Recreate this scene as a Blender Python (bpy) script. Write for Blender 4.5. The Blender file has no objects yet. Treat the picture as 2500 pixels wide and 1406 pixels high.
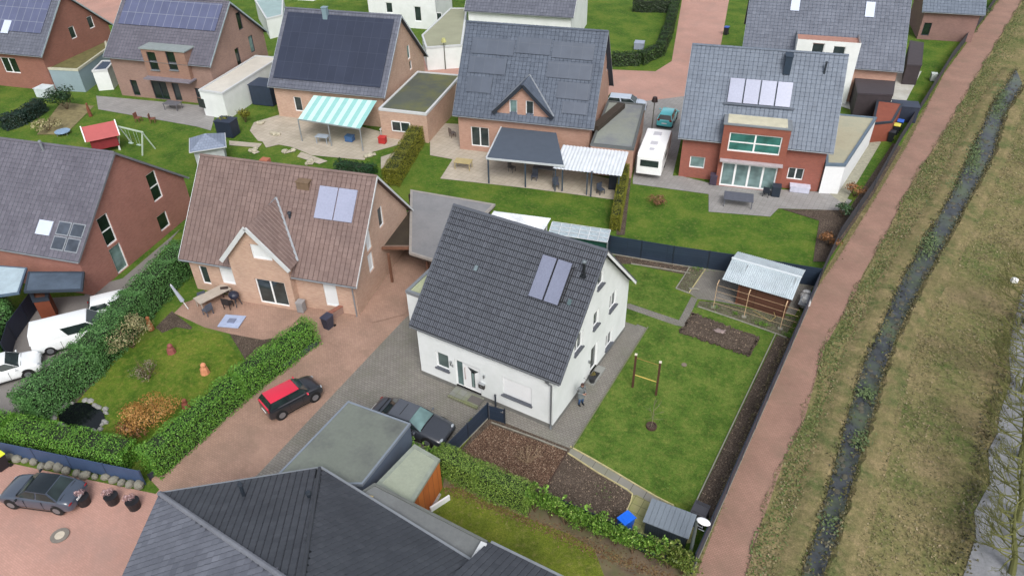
import bpy, math, random
import numpy as np
from mathutils import Vector, Matrix
rnd = random.Random(7)
sc = bpy.context.scene
COL = sc.collection
# ------------------------------------------------------------------ camera
CAM = np.array([13.509, -26.2297, 31.995]); YAW, PIT, ROLL, FPX = -0.549, 0.6384, -0.0219, 1808.5
_f = np.array([math.sin(YAW)*math.cos(PIT), math.cos(YAW)*math.cos(PIT), -math.sin(PIT)])
_r0 = np.array([math.cos(YAW), -math.sin(YAW), 0.0]); _u0 = np.cross(_r0, _f)
_r = math.cos(ROLL)*_r0 + math.sin(ROLL)*_u0
_u = -math.sin(ROLL)*_r0 + math.cos(ROLL)*_u0
cd = bpy.data.cameras.new('camera'); cam = bpy.data.objects.new('camera', cd); COL.objects.link(cam)
cam.matrix_world = Matrix(((_r[0], _u[0], -_f[0], CAM[0]), (_r[1], _u[1], -_f[1], CAM[1]), (_r[2], _u[2], -_f[2], CAM[2]), (0, 0, 0, 1)))
cd.sensor_width = 36; cd.sensor_fit = 'HORIZONTAL'; cd.lens = FPX/2500*36; cd.clip_end = 2000; cd.clip_start = .5
sc.camera = cam
# ------------------------------------------------------------------ world, sun, exposure
SUN_EL, SUN_AZ = math.radians(48), math.radians(138)     # azimuth from north, clockwise
w = bpy.data.worlds.new('World'); sc.world = w; w.use_nodes = True
nt = w.node_tree; bg = nt.nodes['Background']
sky = nt.nodes.new('ShaderNodeTexSky'); sky.sky_type = 'NISHITA'; sky.sun_disc = False
sky.sun_elevation = SUN_EL; sky.sun_rotation = SUN_AZ; sky.air_density = 1.0; sky.dust_density = 4.0; sky.ozone_density = 0.6
hs = nt.nodes.new('ShaderNodeHueSaturation'); hs.inputs['Saturation'].default_value = .42
nt.links.new(sky.outputs[0], hs.inputs['Color']); nt.links.new(hs.outputs[0], bg.inputs[0]); bg.inputs[1].default_value = 0.15
sd = bpy.data.lights.new('sun', 'SUN'); sd.energy = 1.1; sd.angle = math.radians(25); sd.color = (1, .985, .965)
sun = bpy.data.objects.new('sun', sd); COL.objects.link(sun)
_sv = Vector((math.sin(SUN_AZ)*math.cos(SUN_EL), math.cos(SUN_AZ)*math.cos(SUN_EL), math.sin(SUN_EL)))
sun.rotation_euler = _sv.to_track_quat('Z', 'Y').to_euler(); sun.location = (0, 0, 60)
sc.view_settings.view_transform = 'Standard'; sc.view_settings.look = 'None'
sc.view_settings.exposure = 0.36; sc.view_settings.gamma = 1

# ------------------------------------------------------------------ survey: image point -> point on a real plane
def ray(x, y):
    return _f + _r*(x-1250)/FPX - _u*(y-703)/FPX
def G(x, y, z=0.0):
    d = ray(x, y); t = (z-CAM[2])/d[2]; p = CAM + t*d
    return Vector((p[0], p[1], z))
class Frame:
    def __init__(s, x, y, deg):
        s.x, s.y, s.a = x, y, math.radians(deg); s.c, s.s = math.cos(s.a), math.sin(s.a)
    def loc(s, P):
        dx, dy = P[0]-s.x, P[1]-s.y
        return Vector((dx*s.c+dy*s.s, -dx*s.s+dy*s.c, P[2]))
    def w(s, x, y, z=0):
        return Vector((s.x+x*s.c-y*s.s, s.y+x*s.s+y*s.c, z))
    def dirl(s, d): return Vector((d[0]*s.c+d[1]*s.s, -d[0]*s.s+d[1]*s.c, d[2]))
    def g(s, x, y, z=0): return s.loc(G(x, y, z))
    def plane(s, x, y, ax, val):
        C = s.loc(CAM); D = s.dirl(ray(x, y)); t = (val-C[ax])/D[ax]
        return C + D*t
# ------------------------------------------------------------------ materials
def lin(c, k=.85):
    o = []
    for v in c[:3]:
        v /= 255.0
        o.append((v/12.92 if v <= .04045 else ((v+.055)/1.055)**2.4)*k)
    return (o[0], o[1], o[2], 1)
def newmat(name):
    m = bpy.data.materials.new(name); m.use_nodes = True
    n = m.node_tree; b = n.nodes['Principled BSDF']
    return m, n, b
def N(n, t, **k):
    x = n.nodes.new(t)
    for a, v in k.items(): setattr(x, a, v)
    return x
def ramp(n, stops):
    r = N(n, 'ShaderNodeValToRGB'); e = r.color_ramp.elements
    while len(e) < len(stops): e.new(.5)
    for i, (p, c) in enumerate(stops): e[i].position = p; e[i].color = c
    return r
def coords(n, kind='Object'):
    t = N(n, 'ShaderNodeTexCoord'); return t.outputs[kind]
def noise(n, co, scale, detail=4, rough=.6):
    x = N(n, 'ShaderNodeTexNoise'); x.inputs['Scale'].default_value = scale; x.inputs['Detail'].default_value = detail
    x.inputs['Roughness'].default_value = rough; n.links.new(co, x.inputs['Vector']); return x
def mix(n, fac, a, b, mode='MIX'):
    x = N(n, 'ShaderNodeMix', data_type='RGBA', blend_type=mode)
    for s, v in ((0, fac), (6, a), (7, b)):
        if hasattr(v, 'links') or hasattr(v, 'is_linked'): n.links.new(v, x.inputs[s])
        else: x.inputs[s].default_value = v
    return x.outputs[2]
def bump(n, b, h, strength=.4, dist=.02):
    x = N(n, 'ShaderNodeBump'); x.inputs['Strength'].default_value = strength; x.inputs['Distance'].default_value = dist
    n.links.new(h, x.inputs['Height']); n.links.new(x.outputs[0], b.inputs['Normal'])
_cache = {}
def memo(fn):
    def g(name, *a, **k):
        if name not in _cache: _cache[name] = fn(name, *a, **k)
        return _cache[name]
    return g
@memo
def plain(name, c, rough=.6, var=.12, scale=2.5, metal=0, coat=0, fine=.06, k=.85, dirt_or_reflection=None, patchamt=.5, dscale=.5):
    m, n, b = newmat(name); co = coords(n); base = lin(c, k)
    a = noise(n, co, scale, 5); f = noise(n, co, scale*14, 3)
    lo = tuple(v*(1-var) for v in base[:3])+(1,); hi = tuple(min(1, v*(1+var)) for v in base[:3])+(1,)
    r = ramp(n, [(.3, lo), (.7, hi)]); n.links.new(a.outputs[0], r.inputs[0])
    r2 = ramp(n, [(.3, (1-fine,)*3+(1,)), (.7, (1+fine,)*3+(1,))]); n.links.new(f.outputs[0], r2.inputs[0])
    out = mix(n, 1.0, r.outputs[0], r2.outputs[0], 'MULTIPLY')
    if dirt_or_reflection:
        d = noise(n, co, dscale, 6, .7); rr = ramp(n, [(.45, (0, 0, 0, 1)), (.62, (patchamt,)*3+(1,))]); n.links.new(d.outputs[0], rr.inputs[0])
        out = mix(n, rr.outputs[0], out, lin(dirt_or_reflection, k))
    n.links.new(out, b.inputs['Base Color'])
    b.inputs['Roughness'].default_value = rough; b.inputs['Metallic'].default_value = metal; b.inputs['Coat Weight'].default_value = coat
    return m
@memo
def brickm(name, c1, c2, cm, bw=.24, bh=.075, mort=.012, rough=.8, k=.85, offset=.5, var=(.9, 1.1), vs=.6, bs=.3, stain=None, stainamt=.4, stainscale=.35):
    m, n, b = newmat(name); uv = coords(n, 'UV')
    t = N(n, 'ShaderNodeTexBrick'); n.links.new(uv, t.inputs['Vector'])
    t.inputs['Scale'].default_value = 1; t.inputs['Brick Width'].default_value = bw; t.inputs['Row Height'].default_value = bh
    t.inputs['Mortar Size'].default_value = mort; t.offset = offset; t.inputs['Mortar Smooth'].default_value = .2
    t.inputs['Color1'].default_value = lin(c1, k); t.inputs['Color2'].default_value = lin(c2, k); t.inputs['Mortar'].default_value = lin(cm, k)
    nz = noise(n, uv, vs, 5); r = ramp(n, [(.3, (var[0],)*3+(1,)), (.7, (var[1],)*3+(1,))]); n.links.new(nz.outputs[0], r.inputs[0])
    out = mix(n, 1.0, t.outputs[0], r.outputs[0], 'MULTIPLY')
    if stain:
        d = noise(n, uv, stainscale, 7, .7); rr = ramp(n, [(.48, (0, 0, 0, 1)), (.66, (stainamt,)*3+(1,))]); n.links.new(d.outputs[0], rr.inputs[0])
        out = mix(n, rr.outputs[0], out, lin(stain, k))
    n.links.new(out, b.inputs['Base Color']); b.inputs['Roughness'].default_value = rough
    inv = N(n, 'ShaderNodeMath', operation='SUBTRACT'); inv.inputs[0].default_value = 1; n.links.new(t.outputs['Fac'], inv.inputs[1])
    bump(n, b, inv.outputs[0], bs, .01)
    return m
@memo
def speck(name, stops, scale=22, scale2=1.2, rough=.95, bs=.8, bd=.03, k=.85, vor=True, low=.75, hi=1.25, uvc='Object'):
    """granular stuff: soil, bark, gravel, turf"""
    m, n, b = newmat(name); co = coords(n, uvc)
    if vor:
        t = N(n, 'ShaderNodeTexVoronoi'); t.inputs['Scale'].default_value = scale; n.links.new(co, t.inputs['Vector'])
        sp = N(n, 'ShaderNodeSeparateColor'); n.links.new(t.outputs['Color'], sp.inputs[0]); src = sp.outputs[0]; hgt = t.outputs['Distance']
    else:
        t = noise(n, co, scale, 8, .75); src = t.outputs[0]; hgt = t.outputs[0]
    r = ramp(n, [(p, lin(c, k)) for p, c in stops]); n.links.new(src, r.inputs[0])
    z = noise(n, co, scale2, 6, .65); r2 = ramp(n, [(.3, (low,)*3+(1,)), (.7, (hi,)*3+(1,))]); n.links.new(z.outputs[0], r2.inputs[0])
    n.links.new(mix(n, 1.0, r.outputs[0], r2.outputs[0], 'MULTIPLY'), b.inputs['Base Color'])
    b.inputs['Roughness'].default_value = rough; b.inputs['Specular IOR Level'].default_value = .2
    bump(n, b, hgt, bs, bd)
    return m
@memo
def turf(name, dark, mid, light, dry, dryamt=.5, k=.8, s1=.55, fine=26, fc=1):
    m, n, b = newmat(name); co = coords(n)
    big = noise(n, co, s1, 5, .65); med = noise(n, co, 3.2, 6, .7); fi = noise(n, co, fine, 4, .8); f2 = noise(n, co, fine*.3, 5, .8)
    r = ramp(n, [(.36, lin(dark, k)), (.5, lin(mid, k)), (.64, lin(light, k))]); n.links.new(big.outputs[0], r.inputs[0])
    rd = ramp(n, [(.5, (0, 0, 0, 1)), (.68, (dryamt,)*3+(1,))]); n.links.new(med.outputs[0], rd.inputs[0])
    c = mix(n, rd.outputs[0], r.outputs[0], lin(dry, k))
    rf = ramp(n, [(.32, (1-.5*fc, 1-.48*fc, 1-.55*fc, 1)), (.5, (1, 1, 1, 1)), (.68, (1+.6*fc, 1+.5*fc, 1+.5*fc, 1))]); n.links.new(fi.outputs[0], rf.inputs[0])
    c = mix(n, 1.0, c, rf.outputs[0], 'MULTIPLY')
    rg = ramp(n, [(.35, (.72, .75, .7, 1)), (.65, (1.25, 1.22, 1.2, 1))]); n.links.new(f2.outputs[0], rg.inputs[0])
    n.links.new(mix(n, 1.0, c, rg.outputs[0], 'MULTIPLY'), b.inputs['Base Color'])
    b.inputs['Roughness'].default_value = .95; b.inputs['Specular IOR Level'].default_value = .15
    bump(n, b, fi.outputs[0], .7, .03)
    return m
@memo
def leafm(name, stops, k=.75, rough=.5, weather=0):
    m, n, b = newmat(name); uv = coords(n, 'UV'); sp = N(n, 'ShaderNodeSeparateXYZ'); n.links.new(uv, sp.inputs[0])
    r = ramp(n, [(p, lin(c, k)) for p, c in stops]); n.links.new(sp.outputs[0], r.inputs[0]); out = r.outputs[0]
    if weather:
        co = coords(n); z = noise(n, co, .45, 7, .7); rw = ramp(n, [(.35, (1-weather,)*3+(1,)), (.62, (1+weather*.6, 1+weather*.6, 1+weather*.5, 1))]); n.links.new(z.outputs[0], rw.inputs[0])
        z2 = noise(n, co, 5, 5, .8); rw2 = ramp(n, [(.35, (1-weather*.6,)*3+(1,)), (.65, (1+weather*.5,)*3+(1,))]); n.links.new(z2.outputs[0], rw2.inputs[0])
        out = mix(n, 1.0, mix(n, 1.0, out, rw.outputs[0], 'MULTIPLY'), rw2.outputs[0], 'MULTIPLY')
    n.links.new(out, b.inputs['Base Color'])
    b.inputs['Roughness'].default_value = rough; b.inputs['Specular IOR Level'].default_value = .35
    return m
@memo
def glassm(name, c=(40, 48, 50), rough=.08, k=.6):
    m, n, b = newmat(name); co = coords(n); a = noise(n, co, .9, 2)
    base = lin(c, k); r = ramp(n, [(.35, tuple(v*.7 for v in base[:3])+(1,)), (.65, tuple(v*1.4 for v in base[:3])+(1,))]); n.links.new(a.outputs[0], r.inputs[0])
    n.links.new(r.outputs[0], b.inputs['Base Color']); b.inputs['Roughness'].default_value = rough; b.inputs['Specular IOR Level'].default_value = .7
    return m
# ------------------------------------------------------------------ mesh builder
class MB:
    def __init__(s): s.v = []; s.f = []; s.m = []; s.uv = {}; s.mi = 0
    def face(s, pts, mi=None, uv=None):
        i = len(s.v); s.v += [tuple(p) for p in pts]; s.f.append(tuple(range(i, i+len(pts)))); s.m.append(s.mi if mi is None else mi)
        if uv is not None: s.uv[len(s.f)-1] = uv
    def mesh(s, vs, fs, mi=None, uv=None):
        i = len(s.v); s.v += [tuple(p) for p in vs]
        for f in fs:
            s.f.append(tuple(i+k for k in f)); s.m.append(s.mi if mi is None else mi)
            if uv is not None: s.uv[len(s.f)-1] = uv
    def box(s, x0, y0, z0, x1, y1, z1, mi=None):
        if x0 > x1: x0, x1 = x1, x0
        if y0 > y1: y0, y1 = y1, y0
        s.mesh([(x0, y0, z0), (x1, y0, z0), (x1, y1, z0), (x0, y1, z0), (x0, y0, z1), (x1, y0, z1), (x1, y1, z1), (x0, y1, z1)],
               [(0, 3, 2, 1), (4, 5, 6, 7), (0, 1, 5, 4), (1, 2, 6, 5), (2, 3, 7, 6), (3, 0, 4, 7)], mi)
    def rbox(s, c, size, rz=0, mi=None, tilt=None):
        hx, hy, hz = size[0]/2, size[1]/2, size[2]/2
        M = Matrix.Rotation(rz, 3, 'Z')
        if tilt is not None: M = tilt.to_3x3() if hasattr(tilt, 'to_3x3') else tilt
        P = [Vector(c)+M @ Vector((a*hx, b*hy, d*hz)) for d in (-1, 1) for b in (-1, 1) for a in (-1, 1)]
        s.mesh(P, [(0, 2, 3, 1), (4, 5, 7, 6), (0, 1, 5, 4), (1, 3, 7, 5), (3, 2, 6, 7), (2, 0, 4, 6)], mi)
    def beam(s, a, b, w, h, mi=None, up=(0, 0, 1)):
        a, b = Vector(a), Vector(b); d = (b-a).normalized(); sd_ = d.cross(Vector(up))
        if sd_.length < 1e-4: sd_ = Vector((1, 0, 0))
        sd_.normalize(); u = sd_.cross(d)
        P = [p+sd_*i*w/2+u*j*h/2 for p in (a, b) for i, j in ((-1, -1), (1, -1), (1, 1), (-1, 1))]
        s.mesh(P, [(0, 3, 2, 1), (4, 5, 6, 7), (0, 1, 5, 4), (1, 2, 6, 5), (2, 3, 7, 6), (3, 0, 4, 7)], mi)
    def prism(s, poly, z0, z1, mi=None, top=None):
        n = len(poly); A = sum(poly[i][0]*poly[(i+1) % n][1]-poly[(i+1) % n][0]*poly[i][1] for i in range(n))
        if A < 0: poly = poly[::-1]
        vs = [(p[0], p[1], z0) for p in poly]+[(p[0], p[1], z1) for p in poly]
        s.mesh(vs, [(i, (i+1) % n, n+(i+1) % n, n+i) for i in range(n)]+[tuple(range(n))[::-1]], mi)
        s.mesh([(p[0], p[1], z1) for p in poly], [tuple(range(n))], mi if top is None else top)
    def tube(s, pts, r, n=6, mi=None, cap=True, uv=None):
        if not isinstance(r, (list, tuple)): r = [r]*len(pts)
        pts = [Vector(p) for p in pts]; vs = []
        for i, p in enumerate(pts):
            d = (pts[min(i+1, len(pts)-1)]-pts[max(i-1, 0)])
            if d.length < 1e-6: d = Vector((0, 0, 1))
            d.normalize(); a = d.cross(Vector((0, 0, 1)) if abs(d.z) < .95 else Vector((1, 0, 0))).normalized(); b = a.cross(d)
            for k in range(n):
                t = 2*math.pi*k/n; vs.append(p+(a*math.cos(t)+b*math.sin(t))*r[i])
        fs = [(i*n+k, i*n+(k+1) % n, (i+1)*n+(k+1) % n, (i+1)*n+k) for i in range(len(pts)-1) for k in range(n)]
        if cap: fs += [tuple(range(n))[::-1], tuple((len(pts)-1)*n+k for k in range(n))]
        s.mesh(vs, fs, mi, uv)
    def ball(s, c, r, mi=None, nu=10, nv=6):
        r = r if isinstance(r, (list, tuple)) else (r, r, r)
        vs = [(c[0], c[1], c[2]-r[2])]
        for j in range(1, nv):
            t = -math.pi/2+math.pi*j/nv
            for k in range(nu):
                a = 2*math.pi*k/nu; vs.append((c[0]+r[0]*math.cos(t)*math.cos(a), c[1]+r[1]*math.cos(t)*math.sin(a), c[2]+r[2]*math.sin(t)))
        vs.append((c[0], c[1], c[2]+r[2])); fs = [(0, 1+(k+1) % nu, 1+k) for k in range(nu)]
        for j in range(nv-2):
            for k in range(nu):
                fs.append((1+j*nu+k, 1+j*nu+(k+1) % nu, 1+(j+1)*nu+(k+1) % nu, 1+(j+1)*nu+k))
        l = len(vs)-1; fs += [(l, l-nu+k, l-nu+(k+1) % nu) for k in range(nu)]
        s.mesh(vs, fs, mi)
    def build(s, name, mats, parent=None, loc=None, rz=0, smooth=False, bevel=0, sub=0):
        me = bpy.data.meshes.new(name); me.from_pydata(s.v, [], s.f)
        if not isinstance(mats, (list, tuple)): mats = [mats]
        for m in mats: me.materials.append(m)
        if len(mats) > 1: me.polygons.foreach_set('material_index', s.m)
        uvl = me.uv_layers.new(name='UVMap'); data = np.zeros((len(me.loops), 2)); li = 0; V = s.v
        for fi, f in enumerate(s.f):
            k = len(f)
            if fi in s.uv: data[li:li+k] = s.uv[fi]
            else:
                p0, p1, p2 = V[f[0]], V[f[1]], V[f[2]]
                ax, ay, az = p1[0]-p0[0], p1[1]-p0[1], p1[2]-p0[2]; bx, by, bz = p2[0]-p0[0], p2[1]-p0[1], p2[2]-p0[2]
                nx, ny, nz = ay*bz-az*by, az*bx-ax*bz, ax*by-ay*bx; L = math.sqrt(nx*nx+ny*ny+nz*nz) or 1
                nx /= L; ny /= L; nz /= L; h = math.hypot(nx, ny)
                if h < .3:
                    for j, q in enumerate(f): data[li+j] = (V[q][0], V[q][1])
                else:
                    tx, ty = -ny/h, nx/h; ux, uy, uz = -nz*ty, nz*tx, h
                    for j, q in enumerate(f):
                        P = V[q]; data[li+j] = (P[0]*tx+P[1]*ty, P[0]*ux+P[1]*uy+P[2]*uz)
            li += k
        uvl.data.foreach_set('uv', data.ravel())
        if smooth: me.polygons.foreach_set('use_smooth', [True]*len(me.polygons))
        o = bpy.data.objects.new(name, me); COL.objects.link(o)
        if parent is not None: o.parent = parent
        if loc is not None: o.location = loc
        o.rotation_euler = (0, 0, rz)
        if bevel:
            md = o.modifiers.new('bevel', 'BEVEL'); md.width = bevel; md.segments = 2; md.limit_method = 'ANGLE'
        if sub:
            md = o.modifiers.new('sub', 'SUBSURF'); md.levels = sub; md.render_levels = sub
        return o
def tag(o, label=None, cat=None, group=None, kind=None):
    if label: o['label'] = label
    if cat: o['category'] = cat
    if group: o['group'] = group
    if kind: o['kind'] = kind
    return o
def thing(name, label, cat, loc=(0, 0, 0), rz=0, group=None):
    o = bpy.data.objects.new(name, None); COL.objects.link(o); o.location = loc; o.rotation_euler = (0, 0, rz)
    o.empty_display_size = .3
    return tag(o, label, cat, group)
def copytree(o, loc, rz, label=None, parent=None):
    c = o.copy(); COL.objects.link(c); c.parent = parent
    if parent is None:
        c.location = loc; c.rotation_euler = (0, 0, rz)
        if label: c['label'] = label
    for ch in [x for x in KIDS(o)]: copytree(ch, None, 0, None, c)
    return c
def KIDS(o): return [x for x in bpy.data.objects if x.parent == o]
LAYER = [0]
def sheet(name, pts, mat, z=None, cat=None, thick=0, kind='structure', label=None):
    """flat sheet laid on the ground"""
    if z is None: LAYER[0] += 1; z = .0012*LAYER[0]
    P = [Vector((p[0], p[1], 0)) for p in pts]
    A = sum(P[i].x*P[(i+1) % len(P)].y-P[(i+1) % len(P)].x*P[i].y for i in range(len(P)))
    if A < 0: P = P[::-1]
    m = MB()
    if thick: m.prism([(p.x, p.y) for p in P], z, z+thick)
    else: m.face([(p.x, p.y, z) for p in P])
    o = m.build(name, mat); tag(o, label, cat, None, kind); return o
def GP(l): return [G(*p) for p in l]

# ------------------------------------------------------------------ shared materials
WHITE = plain('white_render', (236, 240, 240), .8, .03, .8, k=.92, fine=.02, dirt_or_reflection=(205, 212, 208), patchamt=.35, dscale=.35)
WPVC = plain('white_pvc', (240, 242, 243), .35, .02, 2, k=.95)
DSTONE = plain('dark_slate', (92, 96, 104), .6, .12, 4)
ZINC = plain('zinc', (150, 156, 162), .45, .1, 2, metal=.3)
ANTH = plain('anthracite', (48, 56, 66), .45, .1, 3)
PLINTH = plain('plinth_grey', (122, 122, 118), .85, .15, 2)
GLASS = glassm('window_glass', (60, 72, 74))
GLASSL = glassm('pale_window_glass', (120, 145, 145), .12, .8)
BLACKM = plain('black_rubber', (28, 28, 30), .7, .1, 5)
CHROME = plain('chrome', (205, 208, 212), .2, .03, 2, metal=.8)
TILE_MAIN = leafm('anthracite_roof_tile', [(0, (96, 100, 110)), (.5, (104, 109, 119)), (1, (112, 117, 128))], k=.67, rough=.45, weather=.08)
JOINT_SHADE = plain('tile_joint_shade', (30, 33, 40), .8, .1, 3)  # near-black puts the overlap and groove shade into the colour
PANEL = plain('collector_glass', (132, 138, 160), .2, .05, .5, k=.8)
PANELL = plain('pale_collector_glass', (160, 166, 190), .2, .05, .5, k=.85)
WHITEP = plain('white_paint', (238, 240, 242), .5, .05, 2, k=.92)

# ------------------------------------------------------------------ walls with openings
def clip(poly, a, b, c):
    """keep a*x+b*y<=c"""
    out = []; n = len(poly)
    for i in range(n):
        p, q = poly[i], poly[(i+1) % n]; dp, dq = a*p[0]+b*p[1]-c, a*q[0]+b*q[1]-c
        if dp <= 1e-9: out.append(p)
        if (dp < -1e-9 and dq > 1e-9) or (dp > 1e-9 and dq < -1e-9):
            t = dp/(dp-dq); out.append((p[0]+(q[0]-p[0])*t, p[1]+(q[1]-p[1])*t))
    return out
def wall(mb, P0, P1, z0, tops, holes, depth=.16, rmi=None):
    """vertical wall from P0 to P1 (outside is to the right of travel); tops = [(s,z)...] convex roofline"""
    P0, P1 = Vector(P0[:2]), Vector(P1[:2]); L = (P1-P0).length; d = (P1-P0)/L; nrm = Vector((d.y, -d.x))
    def P(s, z, k=0): q = P0+d*s-nrm*k; return (q.x, q.y, z)
    hs_ = [(max(.02, a), min(L-.02, b), c, e) for a, b, c, e in holes]
    zm = max(z for _, z in tops)
    xs = sorted({0, L}|{v for h in hs_ for v in h[:2]}); zs = sorted({z0, zm}|{v for h in hs_ for v in h[2:]})
    for i in range(len(xs)-1):
        for j in range(len(zs)-1):
            xm, zc = (xs[i]+xs[i+1])/2, (zs[j]+zs[j+1])/2
            if any(h[0] < xm < h[1] and h[2] < zc < h[3] for h in hs_): continue
            poly = [(xs[i], zs[j]), (xs[i+1], zs[j]), (xs[i+1], zs[j+1]), (xs[i], zs[j+1])]
            for k in range(len(tops)-1):
                (s0, t0), (s1, t1) = tops[k], tops[k+1]; sl = (t1-t0)/(s1-s0) if s1 > s0 else 0
                poly = clip(poly, -sl, 1, t0-sl*s0)
                if len(poly) < 3: break
            if len(poly) >= 3: mb.face([P(*q) for q in poly])
    for a, b, c, e in hs_:
        for q in ([(a, c), (b, c)], [(b, c), (b, e)], [(b, e), (a, e)], [(a, e), (a, c)]):
            mb.face([P(q[0][0], q[0][1]), P(q[1][0], q[1][1]), P(q[1][0], q[1][1], depth), P(q[0][0], q[0][1], depth)], rmi)
    return L
def window(parent, P0, P1, hole, cols=1, rows=1, frame=None, glass=None, sill=None, depth=.16, fw=.07, kind='window', blind=0, silld=.12, sillh=.05):
    frame = frame or WPVC; glass = glass or GLASS
    P0, P1 = Vector(P0[:2]), Vector(P1[:2]); d = (P1-P0).normalized(); nrm = Vector((d.y, -d.x)); rz = math.atan2(d.y, d.x)
    a, b, c, e = hole; o0 = P0+d*a-nrm*depth
    fr = MB(); W, Hh = b-a, e-c
    fr.box(0, 0, 0, fw, .06, Hh); fr.box(W-fw, 0, 0, W, .06, Hh); fr.box(fw, 0, 0, W-fw, .06, fw*1.2); fr.box(fw, 0, Hh-fw, W-fw, .06, Hh)
    for i in range(1, cols):
        x = W*i/cols; fr.box(x-fw*.7, .0, fw*1.2, x+fw*.7, .055, Hh-fw)
    for j in range(1, rows):
        z = Hh*j/rows; fr.box(fw, .003, z-fw*.5, W-fw, .052, z+fw*.5)
    o = fr.build(kind, frame, parent, (o0.x, o0.y, c), rz)
    for v in o.data.vertices: v.co.y = -v.co.y+.0  # frame sits in front of the pane
    g = MB(); g.face([(.01, 0, .01), (W-.01, 0, .01), (W-.01, 0, Hh-.01), (.01, 0, Hh-.01)]); g.build('pane', glass, o, (0, -.012, 0))
    if blind:
        bl = MB(); n = max(2, int(Hh*blind/.06))
        for i in range(n):
            z = Hh-(i+1)*Hh*blind/n; bl.box(.01, -.1, z+.004, W-.01, -.075, z+Hh*blind/n)
        bl.build('roller_shutter', frame, o)
    if sill is not None:
        s_ = MB(); s_.box(-.06, -depth-silld, -sillh, W+.06, -depth-.001, .02); s_.box(.002, -depth-.001, .001, W-.002, -.061, .03); s_.build('sill', sill, o)
    return o
# ------------------------------------------------------------------ tiled roof plane
def inside(p, poly):
    x, y = p; c = False; n = len(poly)
    for i in range(n):
        x1, y1 = poly[i]; x2, y2 = poly[(i+1) % n]
        if (y1 > y) != (y2 > y) and x < (x2-x1)*(y-y1)/(y2-y1)+x1: c = not c
    return c
def tiles(mb, O, U, Vv, Lu, Lv, rows, cols, prof=None, skip=None, step=.035, rs=None):
    O, U, Vv = Vector(O), Vector(U).normalized(), Vector(Vv).normalized(); Nn = U.cross(Vv).normalized()
    prof = prof or [(0, -.02, 1), (.17, -.02, 1), (.17, 0, 0), (.55, 0, 0), (.55, -.02, 1), (.68, -.02, 1), (.68, .004, 0), (1, .004, 0), (1, -.02, 1)]
    rs = rs or random.Random(3); fancy = len(prof) > 6; cw, rh = Lu/cols, Lv/rows
    for r in range(rows):
        for c in range(cols):
            if skip and skip((c+.5)*cw, (r+.5)*rh): continue
            t = rs.random(); uvc = (min(1, max(0, .5+rs.gauss(0, .2))), t)
            j = rs.uniform(-.002, .002)
            for k in range(len(prof)-1):
                a, b = prof[k], prof[k+1]
                x0, x1 = (c+a[0])*cw, (c+b[0])*cw
                lo, hi = r*rh-.004+(.035 if fancy else .0), (r+1)*rh
                p = [O+U*x0+Vv*lo+Nn*(step+a[1]+j), O+U*x1+Vv*lo+Nn*(step+b[1]+j), O+U*x1+Vv*hi+Nn*(.004+b[1]), O+U*x0+Vv*hi+Nn*(.004+a[1])]
                mb.face(p, 1 if a[2] else 0, uvc)  # second slot paints overlap shade on grooves, risers and row bands
            if fancy: mb.face([O+U*(c*cw)+Vv*(r*rh-.004)+Nn*(step-.012), O+U*((c+1)*cw)+Vv*(r*rh-.004)+Nn*(step-.012), O+U*((c+1)*cw)+Vv*(r*rh+.035)+Nn*(step-.02), O+U*(c*cw)+Vv*(r*rh+.035)+Nn*(step-.02)], 1, uvc)
            mb.face([O+U*(c*cw)+Vv*(r*rh-.004)+Nn*(-.004), O+U*((c+1)*cw)+Vv*(r*rh-.004)+Nn*(-.004),
                     O+U*((c+1)*cw)+Vv*(r*rh-.004)+Nn*(step+j), O+U*(c*cw)+Vv*(r*rh-.004)+Nn*(step+j)], 1, uvc)
SIMPLE = [(0, 0, 1), (.09, -.02, 0), (.2, .006, 0), (1, 0, 0)]
def tile_mat(name, c, sp=14, rough=.5, k=.8):
    return leafm(name, [(0, tuple(max(0, v-sp) for v in c)), (.5, c), (1, tuple(min(255, v+sp) for v in c))], k=k, rough=rough, weather=.16)

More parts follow.
